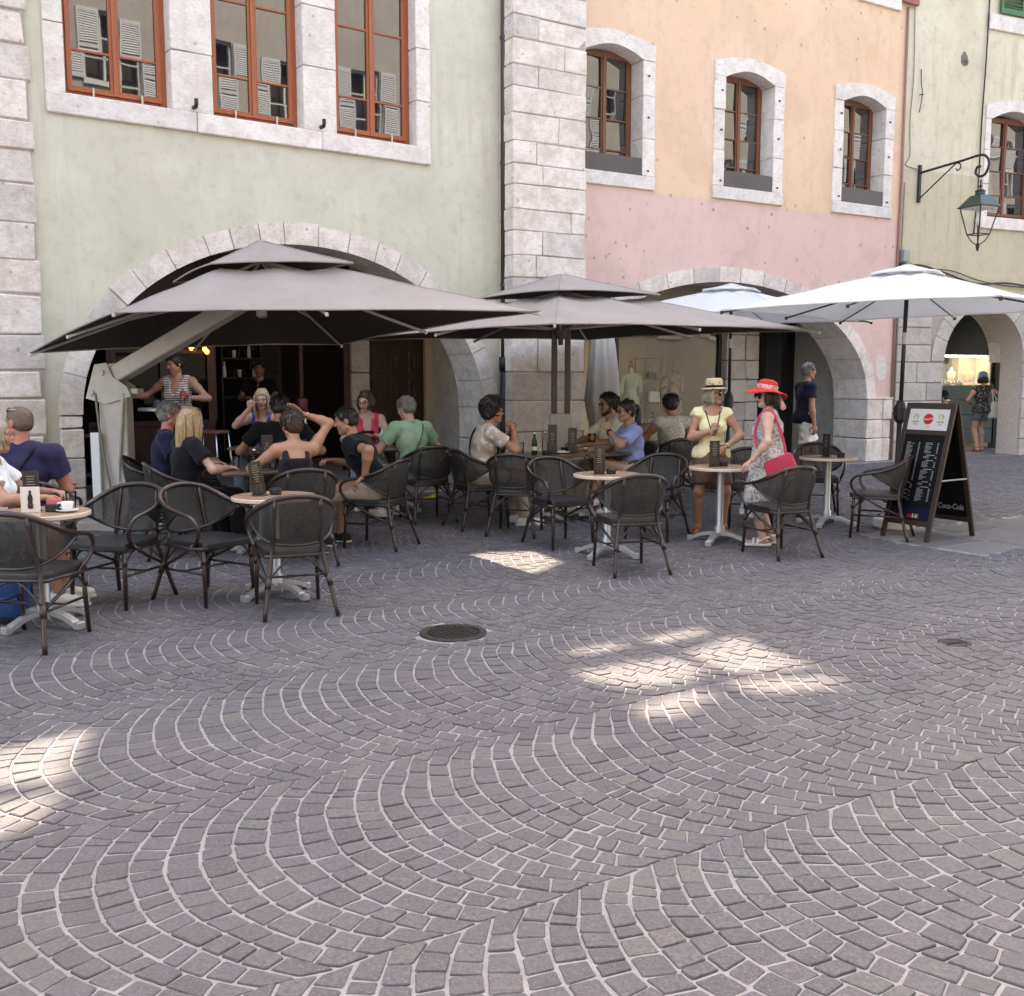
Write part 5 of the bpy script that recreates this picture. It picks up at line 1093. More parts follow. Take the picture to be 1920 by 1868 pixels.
def person(label, x, y, face, seat=None, k=1.0, sex='m', lean=4, side=0, twist=0, head=(0, 0), armL=None, armR=None, legL=None, legR=None, top=None, bottom=None, skin_='skin_tan', hair=None, shoes=None, z=None, build=1.0, belly=0, hands=('relax', 'relax'), lh=True, dy=0, fine=1.0):
    g = gz(x, y) if z is None else z
    root = empty('person', (x, y, g), R(face), label, 'person')
    zp = (seat + .095) if seat else .915 * k
    P0 = V3(0, dy, zp); a, b_ = R(lean), R(side); U = nrm(V3(math.sin(b_), math.sin(a), math.cos(a) * math.cos(b_))); Fw = nrm(V3(0, math.cos(a), -math.sin(a))); Fw = nrm(Fw - U * (Fw @ U)); Rt = np.cross(Fw, U)
    ct, st = math.cos(R(twist)), math.sin(R(twist)); Fc = Fw * ct - Rt * st; Rc = np.cross(Fc, U); w = (1.0 if sex == 'm' else .88) * build * k; dp = build * k
    at = lambda r, f, u, c=True: P0 + (Rc if c else Rt) * r * k + (Fc if c else Fw) * f * k + U * u * k
    TM = np.stack((Rc, Fc, U), 1); PM = np.stack((Rt, Fw, U), 1)
    N = at(0, -.01, .49); HM = head_frame(*(head if len(head) == 3 else (*head, 0)))
    H = N + (nrm(U * .6 + V3(0, 0, .4)) * .125 + HM[:, 1] * .028 + HM[:, 2] * .035) * k
    SL, SR = at(-.175 * w / k, -.01, .425), at(.175 * w / k, -.01, .425)
    # ---- arms and legs by two-bone reach
    ua, fa, th_, sh_ = .285 * k, .255 * k, .43 * k, .42 * k
    dA = lambda s_: ((s_ * .26 * k, .08 * k, zp - .06), (s_ * .4, -1, -.2))
    tl, pl = armL or dA(-1); tr, pr_ = armR or dA(1)
    EL, WL = ik(SL, tl, ua, fa, pl); ER, WR = ik(SR, tr, ua, fa, pr_)
    hw = .088 * (1.05 if sex == 'f' else 1) * k; hipL, hipR = P0 - Rt * hw - V3(0, 0, .03 * k), P0 + Rt * hw - V3(0, 0, .03 * k)
    def leg(spec, s_, hp):
        if spec is None: spec = ((s_ * .12, .47 * k + dy, .085), (s_ * .15, 1, .6)) if seat else ((s_ * .10, 0, .085), (0, 1, 0))
        kn, an = ik(hp, spec[0], th_, sh_, spec[1]); fd = nrm(V3(*(spec[2] if len(spec) > 2 else (s_ * .15, 1, 0)))); return kn, an, fd
    KL, AL, fL = leg(legL, -1, hipL); KR, AR, fR = leg(legR, 1, hipR)
    f = Field()
    def torso(f, gr=0, sh=True, bust=True):
        f.ell(at(0, 0, .0, False), PM, V3(.165 * w + gr, .122 * dp + gr, .125 * k + gr)); f.ell(at(0, .0 + belly * .35, .13), TM, V3((.138 + belly * .35) * w + gr, (.108 + belly * .6) * dp + gr, .15 * k + gr))
        f.ell(at(0, .0, .30), TM, V3(.158 * w + gr, .118 * dp + gr, .16 * k + gr))
        if sh: f.cone(SL + U * .0, SR, .062 * k * build + gr); f.cone(at(-.07, -.02, .45), at(.07, -.02, .45), .05 * k + gr)
        if sex == 'f' and bust:
            for s_ in (-1, 1): f.ell(at(s_ * .068, .088, .275), TM, V3(.068 + gr, .06 + gr, .066 + gr) * k)
    def upper(f, a, b, c, gr=0, m=1.0):
        f.cone(a, a + (b - a) * .35, .054 * m * k * build + gr, .049 * m * k * build + gr); f.cone(a + (b - a) * .35, b, .049 * m * k * build + gr, .038 * m * k + gr)
    am = 1.0 if sex == 'm' else .9
    torso(f)
    for s_, S_, E_, W_ in ((-1, SL, EL, WL), (1, SR, ER, WR)):
        upper(f, S_, E_, W_, 0, am); q = E_ + (W_ - E_) * .28; f.cone(E_, q, .040 * am * k, .042 * am * k); f.cone(q, W_, .042 * am * k, .026 * am * k)
    for hp, K_, A_, fd in ((hipL, KL, AL, fL), (hipR, KR, AR, fR)):
        f.cone(hp, hp + (K_ - hp) * .4, .092 * k * build, .080 * k * build); f.cone(hp + (K_ - hp) * .4, K_, .080 * k * build, .056 * k); bk = nrm(V3(*(-fd))) * .02; q = K_ + (A_ - K_) * .3 + bk * k
        f.cone(K_, q, .053 * k, .056 * k); f.cone(q, A_, .056 * k, .036 * k); f.cone(A_, A_ - V3(0, 0, .045 * k) - fd * .035 * k, .034 * k, .03 * k); f.cone(A_ - V3(0, 0, .035 * k), A_ - V3(0, 0, .055 * k) + fd * .14 * k, .034 * k, .024 * k)
    f.cone(at(0, -.015, .44), N + (H - N) * .5, .058 * k, .052 * k * (1 if sex == 'm' else .9))
    bv = f.solve(.0115 * fine, .035)
    # ---- head
    hd = Field(); HP = lambda x_, y_, z_: H + HM @ (V3(x_, y_, z_) * k); s_f = 1 if sex == 'm' else .95
    hd.ell(HP(0, -.014, .034), HM, V3(.075, .093, .080) * k * s_f); hd.ell(HP(0, .028, -.028), HM, V3(.058, .060, .082) * k * s_f, .03)
    for s_ in (-1, 1):
        hd.cone(HP(s_ * .050, .0, -.058), HP(s_ * .012, .058, -.092), .022 * k, .018 * k); hd.ell(HP(s_ * .036, .058, -.024), HM, V3(.024, .022, .024) * k); hd.cone(HP(s_ * .012, .082, .024), HP(s_ * .046, .068, .022), .011 * k, .009 * k, k=.02)
        hd.ell(HP(s_ * .076, -.012, -.006), HM, V3(.010, .020, .031) * k, .008)
    hd.cone(HP(0, .084, .012), HP(0, .104, -.020), .008 * k, .0115 * k, k=.012); hd.cone(HP(-.011, .092, -.024), HP(.011, .092, -.024), .009 * k, k=.01)
    hd.cone(HP(-.017, .082, -.052), HP(.017, .082, -.052), .0085 * k, k=.008); hd.cone(HP(-.013, .081, -.064), HP(.013, .081, -.064), .0085 * k, k=.008); hd.cone(HP(0, .066, -.094), HP(0, .060, -.10), .018 * k)
    hd.cone(N - U * .02 * k, HP(0, -.018, -.05), .056 * k, .050 * k * s_f, k=.03)
    hd.cut(lambda P: .0085 * k - np.minimum(np.linalg.norm(P - HP(-.031, .094, .002), axis=-1), np.linalg.norm(P - HP(.031, .094, .002), axis=-1)))
    hv, hq = hd.solve(.0062 * fine, .022); loc = ((hv[hq].mean(1)) - H) @ HM / k
    mi = np.zeros(len(hq), int); mi[(np.abs(loc[:, 0]) < .024) & (np.abs(loc[:, 2] + .058) < .0105) & (loc[:, 1] > .078)] = 1
    mi[(np.abs(loc[:, 0]) > .012) & (np.abs(loc[:, 0]) < .048) & (np.abs(loc[:, 2] - .030) < .005) & (loc[:, 1] > .05)] = 4
    parts = [(*bv, 0), (hv, hq, mi)]
    for s_ in (-1, 1):
        e = Field(); e.ell(HP(s_ * .031, .0775, .001), HM, V3(.0125, .010, .0055) * k); v, q = e.solve(.004, .002); parts.append((v, q, 2)); e = Field(); e.ell(HP(s_ * .031, .0835, .0015), HM, V3(.0065, .0055, .0055) * k); v, q = e.solve(.0028, .002); parts.append((v, q, 3))
    # ---- hands
    for W_, E_, s_, hs in ((WL, EL, -1, hands[0]), (WR, ER, 1, hands[1])):
        mode, pn, ad = (hs, None, None) if isinstance(hs, str) else (hs + (None,) * (3 - len(hs)))
        if mode == 'none': continue
        ax_ = nrm(W_ - E_) if ad is None else nrm(V3(*ad)); pn_ = nrm(V3(*pn)) if pn is not None else (V3(0, 0, -1) if abs(ax_[2]) < .8 else V3(-s_, 0, 0)); pn_ = nrm(pn_ - ax_ * (pn_ @ ax_)); wd = np.cross(ax_, pn_) * (-s_) ; hk = k * (1 if sex == 'm' else .9)
        h_ = Field(); MM = np.stack((wd, pn_, ax_), 1); h_.cone(W_ - ax_ * .03, W_ + ax_ * .02, .025 * hk, .024 * hk); h_.ell(W_ + ax_ * .05 * hk, MM, V3(.040, .015, .050) * hk)
        cu = {'relax': (25, 35, 25), 'fist': (75, 90, 60), 'flat': (6, 8, 6), 'hold': (45, 55, 35), 'point': (70, 85, 60)}[mode]
        for i, (o_, l_) in enumerate(((-.030, .9), (-.010, 1.05), (.010, 1.0), (.029, .8))):
            p = W_ + ax_ * (.088 - .006 * abs(i - 1.4)) * hk - wd * o_ * hk; ang = 0; r0 = .0098 * hk
            cc = (5, 5, 5) if (mode == 'point' and i == 0) else cu
            for j, sl_ in enumerate((.042, .026, .020)):
                ang += R(cc[j]); d_ = ax_ * math.cos(ang) + pn_ * math.sin(ang) - wd * o_ * (1.2 if j == 0 else .3); q_ = p + nrm(d_) * sl_ * l_ * hk; h_.cone(p, q_, r0, r0 * .93, k=.006); p = q_; r0 *= .93
        p = W_ + ax_ * .022 * hk + wd * .026 * hk; d0 = nrm(ax_ * .75 + wd * .75 + pn_ * .25); q_ = p + d0 * .045 * hk; h_.cone(p, q_, .013 * hk, .0115 * hk); h_.cone(q_, q_ + nrm(ax_ + wd * .15 + pn_ * (.5 if mode != 'flat' else .1)) * .036 * hk, .0112 * hk, .0095 * hk)
        v, q = h_.solve(.0052 * fine, .009); parts.append((v, q, 0))
    link('body', np_mesh('body', parts), [MATS[skin_], MATS['lip'], MATS['eye_white'], MATS['eye_dark'], MATS['brow'] if hair is None or hair[1] not in ('hair_blonde', 'hair_grey', 'hair_fairgrey') else MATS['hair_grey']], root)
    # ---- top
    if top:
        kind, mat = top[0], MATS[top[1]]; sleeve = {'tee': .58, 'polo': .62, 'cap': .16, 'shirt': .7, 'dress': .0, 'tank': 0, 'sleeveless': .05}[kind]; t = Field(); gr = .014 if kind != 'dress' else .02
        torso(t, gr, kind not in ('tank',))
        if kind == 'tank':
            for s_ in (-1, 1): t.cone(at(s_ * .085, .10, .32), at(s_ * .105, .01, .488), .022, k=.02); t.cone(at(s_ * .105, .01, .488), at(s_ * .09, -.10, .32), .022, k=.02)
            lim = at(0, 0, .34); t.cut(lambda P: np.minimum((P - lim) @ U, np.minimum(np.abs(np.abs((P - P0) @ Rc) / k - .097) - .024, .02 - 0 * P[..., 0])))
        elif sleeve:
            for S_, E_ in ((SL, EL), (SR, ER)): t.cone(S_, S_ + (E_ - S_) * sleeve, .060 * k * build + .010, .056 * k * build + (.016 if kind != 'cap' else .02), True, k=.02)
        if kind in ('sleeveless', 'dress'): t.cut(lambda P: np.abs((P - P0) @ Rc) - np.where((P - P0) @ U > .22 * k, .158 * w, .4))
        hem = top[2] if len(top) > 2 else .10
        if kind == 'dress':
            mk = (KL + KR) / 2; dn = nrm(mk - P0); dl = lambda q_: V3(q_[0], q_[1], (KL[2] + KR[2]) / 2 * (1 - hem) + AL[2] * hem)
            for hp, K_ in ((hipL, KL), (hipR, KR)): t.cone(hp + V3(0, 0, .03), dl(K_), .135 * k * build, .118 * k, True)
            t.cone(P0, dl((KL + KR) / 2), .165 * k * build, .135 * k, True)
        elif not seat: t.cut(lambda P: (P0[2] - hem * k) - P[..., 2]); t.ell(P0 - V3(0, 0, .03), PM, V3((.205 if sex == 'm' else .232) * w + gr, .148 * dp + gr, .14))
        else: t.cut(lambda P: (P0 - U * .10 * k - P) @ U)
        nk = {'tee': .078, 'polo': .075, 'shirt': .075, 'cap': .115, 'sleeveless': .10, 'dress': .085, 'tank': .10}[kind]
        nc = at(0, .035 if kind in ('tee', 'polo', 'shirt') else .06, .515); t.cut(lambda P: nk * k - np.linalg.norm((P - nc), axis=-1))
        if kind in ('sleeveless', 'polo', 'shirt'): vc = at(0, .12, .42 if kind == 'sleeveless' else .44); t.cut(lambda P: (.055 if kind == 'sleeveless' else .03) * k - np.linalg.norm((P - vc) @ np.stack((Rc, Fc * .6, U * .42), 1), axis=-1))
        v, q = t.solve(.0115 * fine, .03, .0042, 20); link({'dress': 'dress', 'polo': 'polo_shirt', 'shirt': 'shirt', 'tank': 'tank_top'}.get(kind, 'top'), np_mesh('top', [(v, q, 0)]), mat, root)
        if kind in ('polo', 'shirt'):
            c_ = Field(); 
            for i in range(10):
                a0, a1 = math.pi * 2 * (i + 1.1) / 12 + math.pi / 2, math.pi * 2 * (i + 2.1) / 12 + math.pi / 2; pp = lambda a: at(.070 * math.cos(a), -.012 + .066 * math.sin(a), .478 - .02 * math.sin(a)); c_.cone(pp(a0), pp(a1), .014)
            v, q = c_.solve(.009, .012); link('collar', np_mesh('collar', [(v, q, 0)]), mat, root)
    if bottom:
        kind, mat = bottom[0], MATS[bottom[1]]; t = Field(); gr = .012; t.ell(P0, PM, V3(.165 * w + gr, .122 * dp + gr, .13 * k + gr))
        ln = bottom[2] if len(bottom) > 2 else .85
        if kind == 'skirt': t.cone(P0, (KL + KR) / 2 * ln + P0 * (1 - ln), .16 * k, .155 * k, True)
        for hp, K_, A_ in ((hipL, KL, AL), (hipR, KR, AR)):
            if kind == 'trousers': t.cone(hp, K_, .098 * k * build + gr, .066 * k + gr); t.cone(K_, A_ - V3(0, 0, -.01), .066 * k + gr, .054 * k + gr, True)
            else: t.cone(hp, hp + (K_ - hp) * ln, .096 * k * build + gr, (.084 if ln > .6 else .09) * k * build + gr, True)
        cu_ = .09; t.cut(lambda P: (P - P0) @ U - cu_ * k); v, q = t.solve(.0115 * fine, .03, .0042, 22); link({'skirt': 'skirt', 'trousers': 'trousers'}.get(kind, 'shorts'), np_mesh('bottom', [(v, q, 0)]), mat, root)
    if shoes:
        mat = MATS[shoes[1]]
        for A_, fd in ((AL, fL), (AR, fR)):
            t = Field(); zs = A_[2] - .085 * k; b0_ = A_ - V3(0, 0, .05 * k); low_ = shoes[0] == 'sandal'
            pz = lambda f_, r_: A_ * V3(1, 1, 0) + V3(0, 0, zs + r_) + fd * f_ * k
            if low_:
                t.cone(pz(-.06, .012), pz(.165, .012), .03, .036); t.cut(lambda P: P[..., 2] - (zs + .026)); t.cut(lambda P: zs - P[..., 2])
                v, q = t.solve(.008, .02); o_ = link('sandal', np_mesh('shoe', [(v, q, 0)]), mat, root); t = Field(); sd = np.cross(fd, V3(0, 0, 1))
                for f0 in (.10, .055): 
                    pts = [pz(f0, .02) + sd * .04, pz(f0 - .01, .065) + sd * .02, pz(f0 - .01, .065) - sd * .02, pz(f0, .02) - sd * .04]
                    for i in range(3): t.cone(pts[i], pts[i + 1], .010)
                pts = [pz(.03, .05) + sd * .036, pz(-.02, .08) + sd * .036, pz(-.06, .085), pz(-.02, .08) - sd * .036, pz(.03, .05) - sd * .036]
                for i in range(4): t.cone(pts[i], pts[i + 1], .009)
                v, q = t.solve(.006, .01); link('strap', np_mesh('strap', [(v, q, 0)]), mat, o_)
            else:
                t.cone(pz(-.055, .045), pz(.02, .05), .042, .042); t.cone(pz(.0, .05), pz(.165, .038), .045, .036); t.cone(pz(-.03, .06), A_ + V3(0, 0, .005), .04, .042, True); t.cut(lambda P: zs + .012 - P[..., 2])
                v, q = t.solve(.009, .03); o_ = link('shoe', np_mesh('shoe', [(v, q, 0)]), mat, root)
                t = Field(); t.cone(pz(-.055, .012), pz(.165, .012), .046, .044); t.cut(lambda P: P[..., 2] - (zs + .026)); t.cut(lambda P: zs - P[..., 2]); v, q = t.solve(.009, .01); link('sole', np_mesh('sole', [(v, q, 0)]), MATS[shoes[2] if len(shoes) > 2 else 'sole_white'], o_)
    # ---- hair
    if hair:
        style, hm = hair[0], MATS[hair[1]]; t = Field(); gr = {'short': .009, 'buzz': .004, 'curly': .03, 'thick': .02, 'balding': .004}.get(style, .014)
        t.ell(HP(0, -.014, .034), HM, (V3(.075, .093, .080) * s_f + gr) * k)
        if style in ('curly', 'thick'): t.ell(HP(0, -.045, -.015), HM, V3(.080, .07, .075) * k + (.018 if style == 'curly' else 0))
        if style in ('short', 'buzz', 'balding'): t.ell(HP(0, -.04, -.012), HM, (V3(.066, .066, .06) + gr) * k)
        yl, zl = {'balding': (.0, .06), 'buzz': (.05, .06)}.get(style, (.062, .055))
        fn = nrm(V3(0, .85, -.52)); t.cut(lambda P: (((P - H) @ HM / k) - V3(0, yl, zl)) @ fn * k)
        if style in ('short', 'buzz', 'balding'):
            t.cut(lambda P: (-.062 - ((P - H) @ HM)[..., 2] / k) * k)
            t.cut(lambda P: .026 * k - np.minimum(np.linalg.norm((P - HP(-.08, .0, -.012)), axis=-1), np.linalg.norm((P - HP(.08, .0, -.012)), axis=-1)))
        if style in ('long', 'ponytail', 'bob', 'bun'): t.ell(HP(0, -.038, -.01), HM, V3(.078, .072, .075) * k)
        if style == 'bob': t.ell(HP(0, -.03, -.045), HM, V3(.088, .075, .07) * k)
        if style == 'bun': t.ell(HP(0, -.115, .02), HM, V3(.05, .045, .05) * k)
        main = t.solve(.0065 * fine, .02, .0045 if style == 'curly' else .0016, 60 if style == 'curly' else 45)
        hp_ = [(*main, 0)]
        if style == 'bob':
            t2 = Field(); [t2.cone(HP(s_ * .072, .02, .01), HP(s_ * .075, .03, -.09), .022 * k, .016 * k) for s_ in (-1, 1)]; v, q = t2.solve(.0065, .02, .0016, 45); hp_.append((v, q, 0))
        ho = link('hair', np_mesh('hair', hp_), hm, root)
        rg = random.Random(int(abs(x) * 100)); mb = MB(); ln = hair[2] if len(hair) > 2 else .30
        axs = (V3(.075, .093, .080) * s_f + gr) * k
        if style in ('long', 'bob'):
            L0 = ln if style == 'long' else .10
            for i in range(190 if style == 'long' else 130):
                an = rg.uniform(-2.25, 2.25); sa, ca_ = math.sin(an), math.cos(an); top_ = rg.random() < .5; bk = -HM[:, 1]; fr_ = max(0, -ca_)
                p0 = HP(.055 * sa * rg.uniform(.2, 1), -.02 - .06 * ca_ * rg.uniform(.2, 1), .118) if top_ else HP(.083 * sa, -.014 - .10 * ca_, .05); L = L0 * rg.uniform(.7, 1.12) * (1 - .25 * fr_)
                p1 = HP(.094 * sa, -.018 - .110 * ca_, -.01); p2 = p1 + V3(0, 0, -L * .5) + bk * .02 * max(0, ca_) + Rc * rg.uniform(-.012, .012); p3 = p1 + V3(0, 0, -L) + bk * rg.uniform(-.02, .02) + Rc * (rg.uniform(-.03, .03) - .03 * sa)
                r_ = rg.uniform(.006, .011); mb.tube(crom([p0, p1, p2, p3], 3), [r_ * f_ for f_ in (.6, .9, 1, 1, 1, .95, .9, .8, .5, .1)], 5, flat=.5)
        elif style != 'balding':
            n_ = {'curly': 420, 'buzz': 0, 'bun': 160, 'ponytail': 160}.get(style, 260)
            for i in range(n_):
                ph_, ct_ = rg.uniform(0, 2 * math.pi), rg.uniform(-.75, 1); st_ = math.sqrt(1 - ct_ * ct_); d_ = V3(st_ * math.cos(ph_), st_ * math.sin(ph_), ct_)
                if (V3(d_[0] * .08, d_[1] * .1 - .014, d_[2] * .09 + .034) - V3(0, yl, zl)) @ fn > -.004: continue
                if abs(d_[0]) > .8 and d_[2] < -.1 and style in ('short',): continue
                p0 = HP(0, -.014, .034) + HM @ (d_ * axs * .97); flow = V3(d_[0] * .5, -.6 if style in ('bun', 'ponytail') else rg.uniform(-.4, .5) * (1 if ct_ > .5 else .3), -.8 + .6 * max(0, ct_))
                if style == 'curly': flow = V3(rg.uniform(-1, 1), rg.uniform(-1, 1), rg.uniform(-1, .6))
                tg = nrm(flow - d_ * (flow @ d_)); L = rg.uniform(.025, .05) * (1.2 if style in ('thick', 'curly') else 1); lift = rg.uniform(.0, .016) if style != 'curly' else rg.uniform(.008, .026)
                p1 = p0 + HM @ (tg * L * .5 + d_ * lift) ; p2 = p0 + HM @ (tg * L + d_ * lift * .4); r_ = rg.uniform(.0035, .0065) * (1.4 if style == 'curly' else 1); mb.tube(crom([p0, p1, p2], 2), [r_ * .7, r_, r_, r_ * .7, r_ * .2], 4, flat=.6)
        if style == 'ponytail':
            for i in range(70):
                p0 = HP(rg.uniform(-.02, .02), -.105 + rg.uniform(-.01, .01), .04 + rg.uniform(-.02, .02)); p1 = p0 + HM[:, 1] * -.05 + V3(0, 0, -.03); p2 = p1 + V3(rg.uniform(-.02, .02), rg.uniform(-.02, .02), -ln * .5); p3 = p1 + V3(rg.uniform(-.03, .03), rg.uniform(-.03, .03), -ln * rg.uniform(.8, 1.1)); mb.tube(crom([p0, p1, p2, p3], 3), [.008, .01, .012, .012, .012, .011, .010, .008, .005, .002], 5)
        if mb.v: mb.build('hair_strands', hm, ho, True)
    # ---- handles for accessories
    root_info = dict(H=H, HM=HM, HP=HP, WL=WL, WR=WR, EL=EL, ER=ER, SL=SL, SR=SR, at=at, U=U, root=root, k=k, Fc=Fc, Rc=Rc, N=N)
    return root_info
def local_obj(p, mb, name, mat, smooth=False, label=None):
    o = mb.build(name, mat, p['root'], smooth)
    if label: o['label'] = label
    return o
def glasses(p, mat='lens_dark', up=0, back=0, frame='metal_black', size=1.0, round_=True, ring=False):
    HP = p['HP']; M = Matrix([list(r) for r in p['HM']]).to_4x4(); k = p['k']; mb = MB()
    for s_ in (-1, 1):
        c = Vector(HP(s_ * .033, .098 - back, .003 + up))
        if ring: mb.tube([HP(s_ * .033 + .023 * math.cos(a_ * math.pi / 8), .099, .001 + .017 * math.sin(a_ * math.pi / 8)) for a_ in range(16)], .003, 5, closed=True); continue
        T = Matrix.Translation(c) @ M @ Matrix.Rotation(R(-90 + s_ * 0), 4, 'X') @ Matrix.Rotation(0, 4, 'Y'); mb.lathe([(.0, -.003), (.024 * size, -.003), (.027 * size, 0), (.024 * size, .003), (0, .003)], 16, sx=1.12, sy=.9 if round_ else .7, M=T, cap=False)
    g = local_obj(p, mb, 'sunglasses', MATS[mat], True); mb = MB(); mb.tube([HP(-.012, .1 - back, .008 + up), HP(.012, .1 - back, .008 + up)], .003, 6)
    for s_ in (-1, 1): mb.tube([HP(s_ * .06, .09 - back, .008 + up), HP(s_ * .076, .07 - back, .010 + up), HP(s_ * .083, -.01 - back, .006 + up)], .0028, 6)
    mb.build('temple', MATS[frame], g)
    return g
def strap(p, mat, r=.016, front=True, sgn=1):                   # crossbody strap round the torso
    at = p['at']; pts = [at(sgn * .11, .01, .502), at(sgn * .10, -.10, .44), at(sgn * .02, -.145, .30), at(-sgn * .08, -.135, .16), at(-sgn * .17, -.06, .03), at(-sgn * .175, .03, .02), at(-sgn * .10, .13, .14), at(-sgn * .0, .155, .28), at(sgn * .08, .125, .42), at(sgn * .11, .01, .502)]
    mb = MB(); mb.tube(crom(pts, 5), r, 8, caps=False, flat=.35); return local_obj(p, mb, 'bag_strap', MATS[mat], True)
# ---------------------------------------------------------------- the people in the square
fabric('navy_tee', (.022, .018, .055)); fabric('navy_polo', (.012, .012, .035)); fabric('black_cloth', (.007, .007, .010)); fabric('black_cloth2', (.010, .009, .014)); fabric('white_cotton', (.70, .70, .70)); fabric('pink_top', (.62, .055, .12)); fabric('green_polo', (.27, .42, .30)); fabric('beige_short', (.42, .35, .27)); fabric('yellow_top', (.80, .70, .40), (.86, .77, .48)); fabric('brown_skirt', (.13, .07, .055)); fabric('white_short', (.68, .66, .63)); fabric('denim', (.09, .12, .15), (.16, .19, .22), 40); fabric('blue_shirt', (.24, .28, .52)); fabric('blue_top', (.03, .05, .35)); fabric('cream_shirt', (.60, .55, .44)); fabric('red_felt', (.50, .028, .022)); fabric('blue_cap', (.14, .21, .38)); fabric('straw', (.55, .42, .27), (.66, .53, .37), 60); fabric('brown_leather', (.16, .07, .03)); fabric('grey_short', (.35, .34, .33)); fabric('tote_white', (.72, .71, .66))
striped('stripe_top', (.05, .04, .05), (.66, .62, .58), 11)
floral('palm_shirt', (.46, .37, .30), (.68, .61, .54), 12, .52, .03, False); floral('dress_print', (.30, .25, .25), (.62, .58, .56), 26, .45, .05); floral('lace', (.68, .67, .63), (.42, .41, .38), 26, .35, .04); floral('dark_print', (.03, .025, .03), (.30, .26, .25), 30, .58, .02, False)
fabric('shoe_white', (.68, .66, .63)); fabric('shoe_dark', (.03, .03, .035)); fabric('sandal_white', (.74, .71, .68)); fabric('sandal_tan', (.28, .12, .07)); fabric('scarf', (.55, .05, .07), (.8, .7, .68), 22)
def ux(u, Y): return (u - 960) / FPX * (Y * cp + .6 * sp)
SEAT = .455
# 1 man in navy t-shirt, back to us, looking left
p = person('man in navy t-shirt with sunglasses pushed up on his shaved head, back turned', ux(40, 7.7), 7.7, 8, SEAT, 1.06, 'm', 6, 0, 0, (62, 4), armL=((-.22, .34, .76), (-1, -.3, -.6)), armR=((.22, .34, .74), (.5, -1, -.7)), top=('tee', 'navy_tee'), bottom=('shorts', 'beige_short'), skin_='skin_red', hair=('buzz', 'hair_buzz'), shoes=('shoe', 'shoe_dark'), build=1.14, belly=.03)
glasses(p, 'lens_dark', .088, .062, 'straw'); strap(p, 'black_cloth', .02, sgn=1)
# 2 person in white at the left edge
p = person('person in white top cut off by the left edge of the picture', ux(-34, 7.0), 7.0, -75, SEAT, 1.0, 'f', 8, 0, 0, (10, 5), armL=((-.12, .42, .78), (-1, -.4, -.6)), armR=((.15, .40, .77), (1, -.4, -.6)), top=('tee', 'white_cotton'), bottom=('shorts', 'denim'), skin_='skin_tan', hair=('bob', 'hair_fairgrey'), shoes=('shoe', 'shoe_white'))
# 3 woman in striped top behind the high table
p = person('smiling woman in striped sleeveless top standing behind the high table', ux(338, 12.75), 12.75, 176, None, 1.02, 'f', 4, 0, 0, (-32, 14), armL=((-.20, .22, 1.18), (-.9, -.5, -.4)), armR=((.48, .26, 1.19), (.8, -.3, -.6)), top=('sleeveless', 'stripe_top', .12), bottom=('trousers', 'black_cloth'), skin_='skin_tan', hair=('bun', 'hair_black'), shoes=('shoe', 'shoe_dark'), z=.19, build=1.08, hands=(('hold', (.6, .5, 0), (.2, .3, 1)), ('relax', (0, 0, -1))))
STRIPE = p
# 4 grey haired man in navy
person('grey haired red faced man in navy polo half hidden by the blonde woman', -3.28, 9.6, -72, SEAT, 1.02, 'm', 6, 0, 0, (6, 2), armL=((-.10, .40, .78), (-1, -.4, -.6)), armR=((.2, .36, .77), (1, -.4, -.6)), top=('polo', 'navy_polo'), bottom=('trousers', 'black_cloth'), skin_='skin_red', hair=('short', 'hair_grey'), shoes=('shoe', 'shoe_dark'), build=1.06)
# 5 long haired blonde, back to us
person('woman with long blonde hair in black t-shirt, seen from behind', -2.92, 9.05, -48, SEAT, .99, 'f', 8, 0, 0, (12, 4), armL=((-.22, .40, .78), (-1, -.4, -.6)), armR=((.20, .34, .765), (1, -.3, -.7)), top=('tee', 'black_cloth'), bottom=('trousers', 'black_cloth2'), skin_='skin_fair', hair=('long', 'hair_blonde', .40), shoes=('shoe', 'shoe_white'))
# 6 blonde in blue, facing us
p = person('blonde woman in bright blue top resting her chin on her hand', -2.97, 12.42, 168, SEAT + .06, 1.03, 'f', 12, 0, 0, (20, 10), armL=((-.12, .34, .80), (-1, -.3, -.6)), armR=((.065, .315, 1.16), (.8, -.1, -1)), top=('tank', 'blue_top'), bottom=('trousers', 'denim'), skin_='skin_fair', hair=('long', 'hair_blonde', .22), shoes=('shoe', 'shoe_white'), hands=('relax', ('fist', (0, -1, .2), (-.1, .1, 1))))
# 7 broad man in black, back to us
person('broad man in black t-shirt with short dark hair, back turned, at the middle table', -2.36, 10.4, 8, SEAT + .02, 1.06, 'm', 8, 0, 0, (-8, 4), armL=((-.28, .36, .77), (-1, -.4, -.6)), armR=((.28, .36, .77), (1, -.4, -.6)), top=('tee', 'black_cloth'), bottom=('trousers', 'black_cloth2'), skin_='skin_tan', hair=('short', 'hair_black'), shoes=('shoe', 'shoe_dark'), build=1.12)
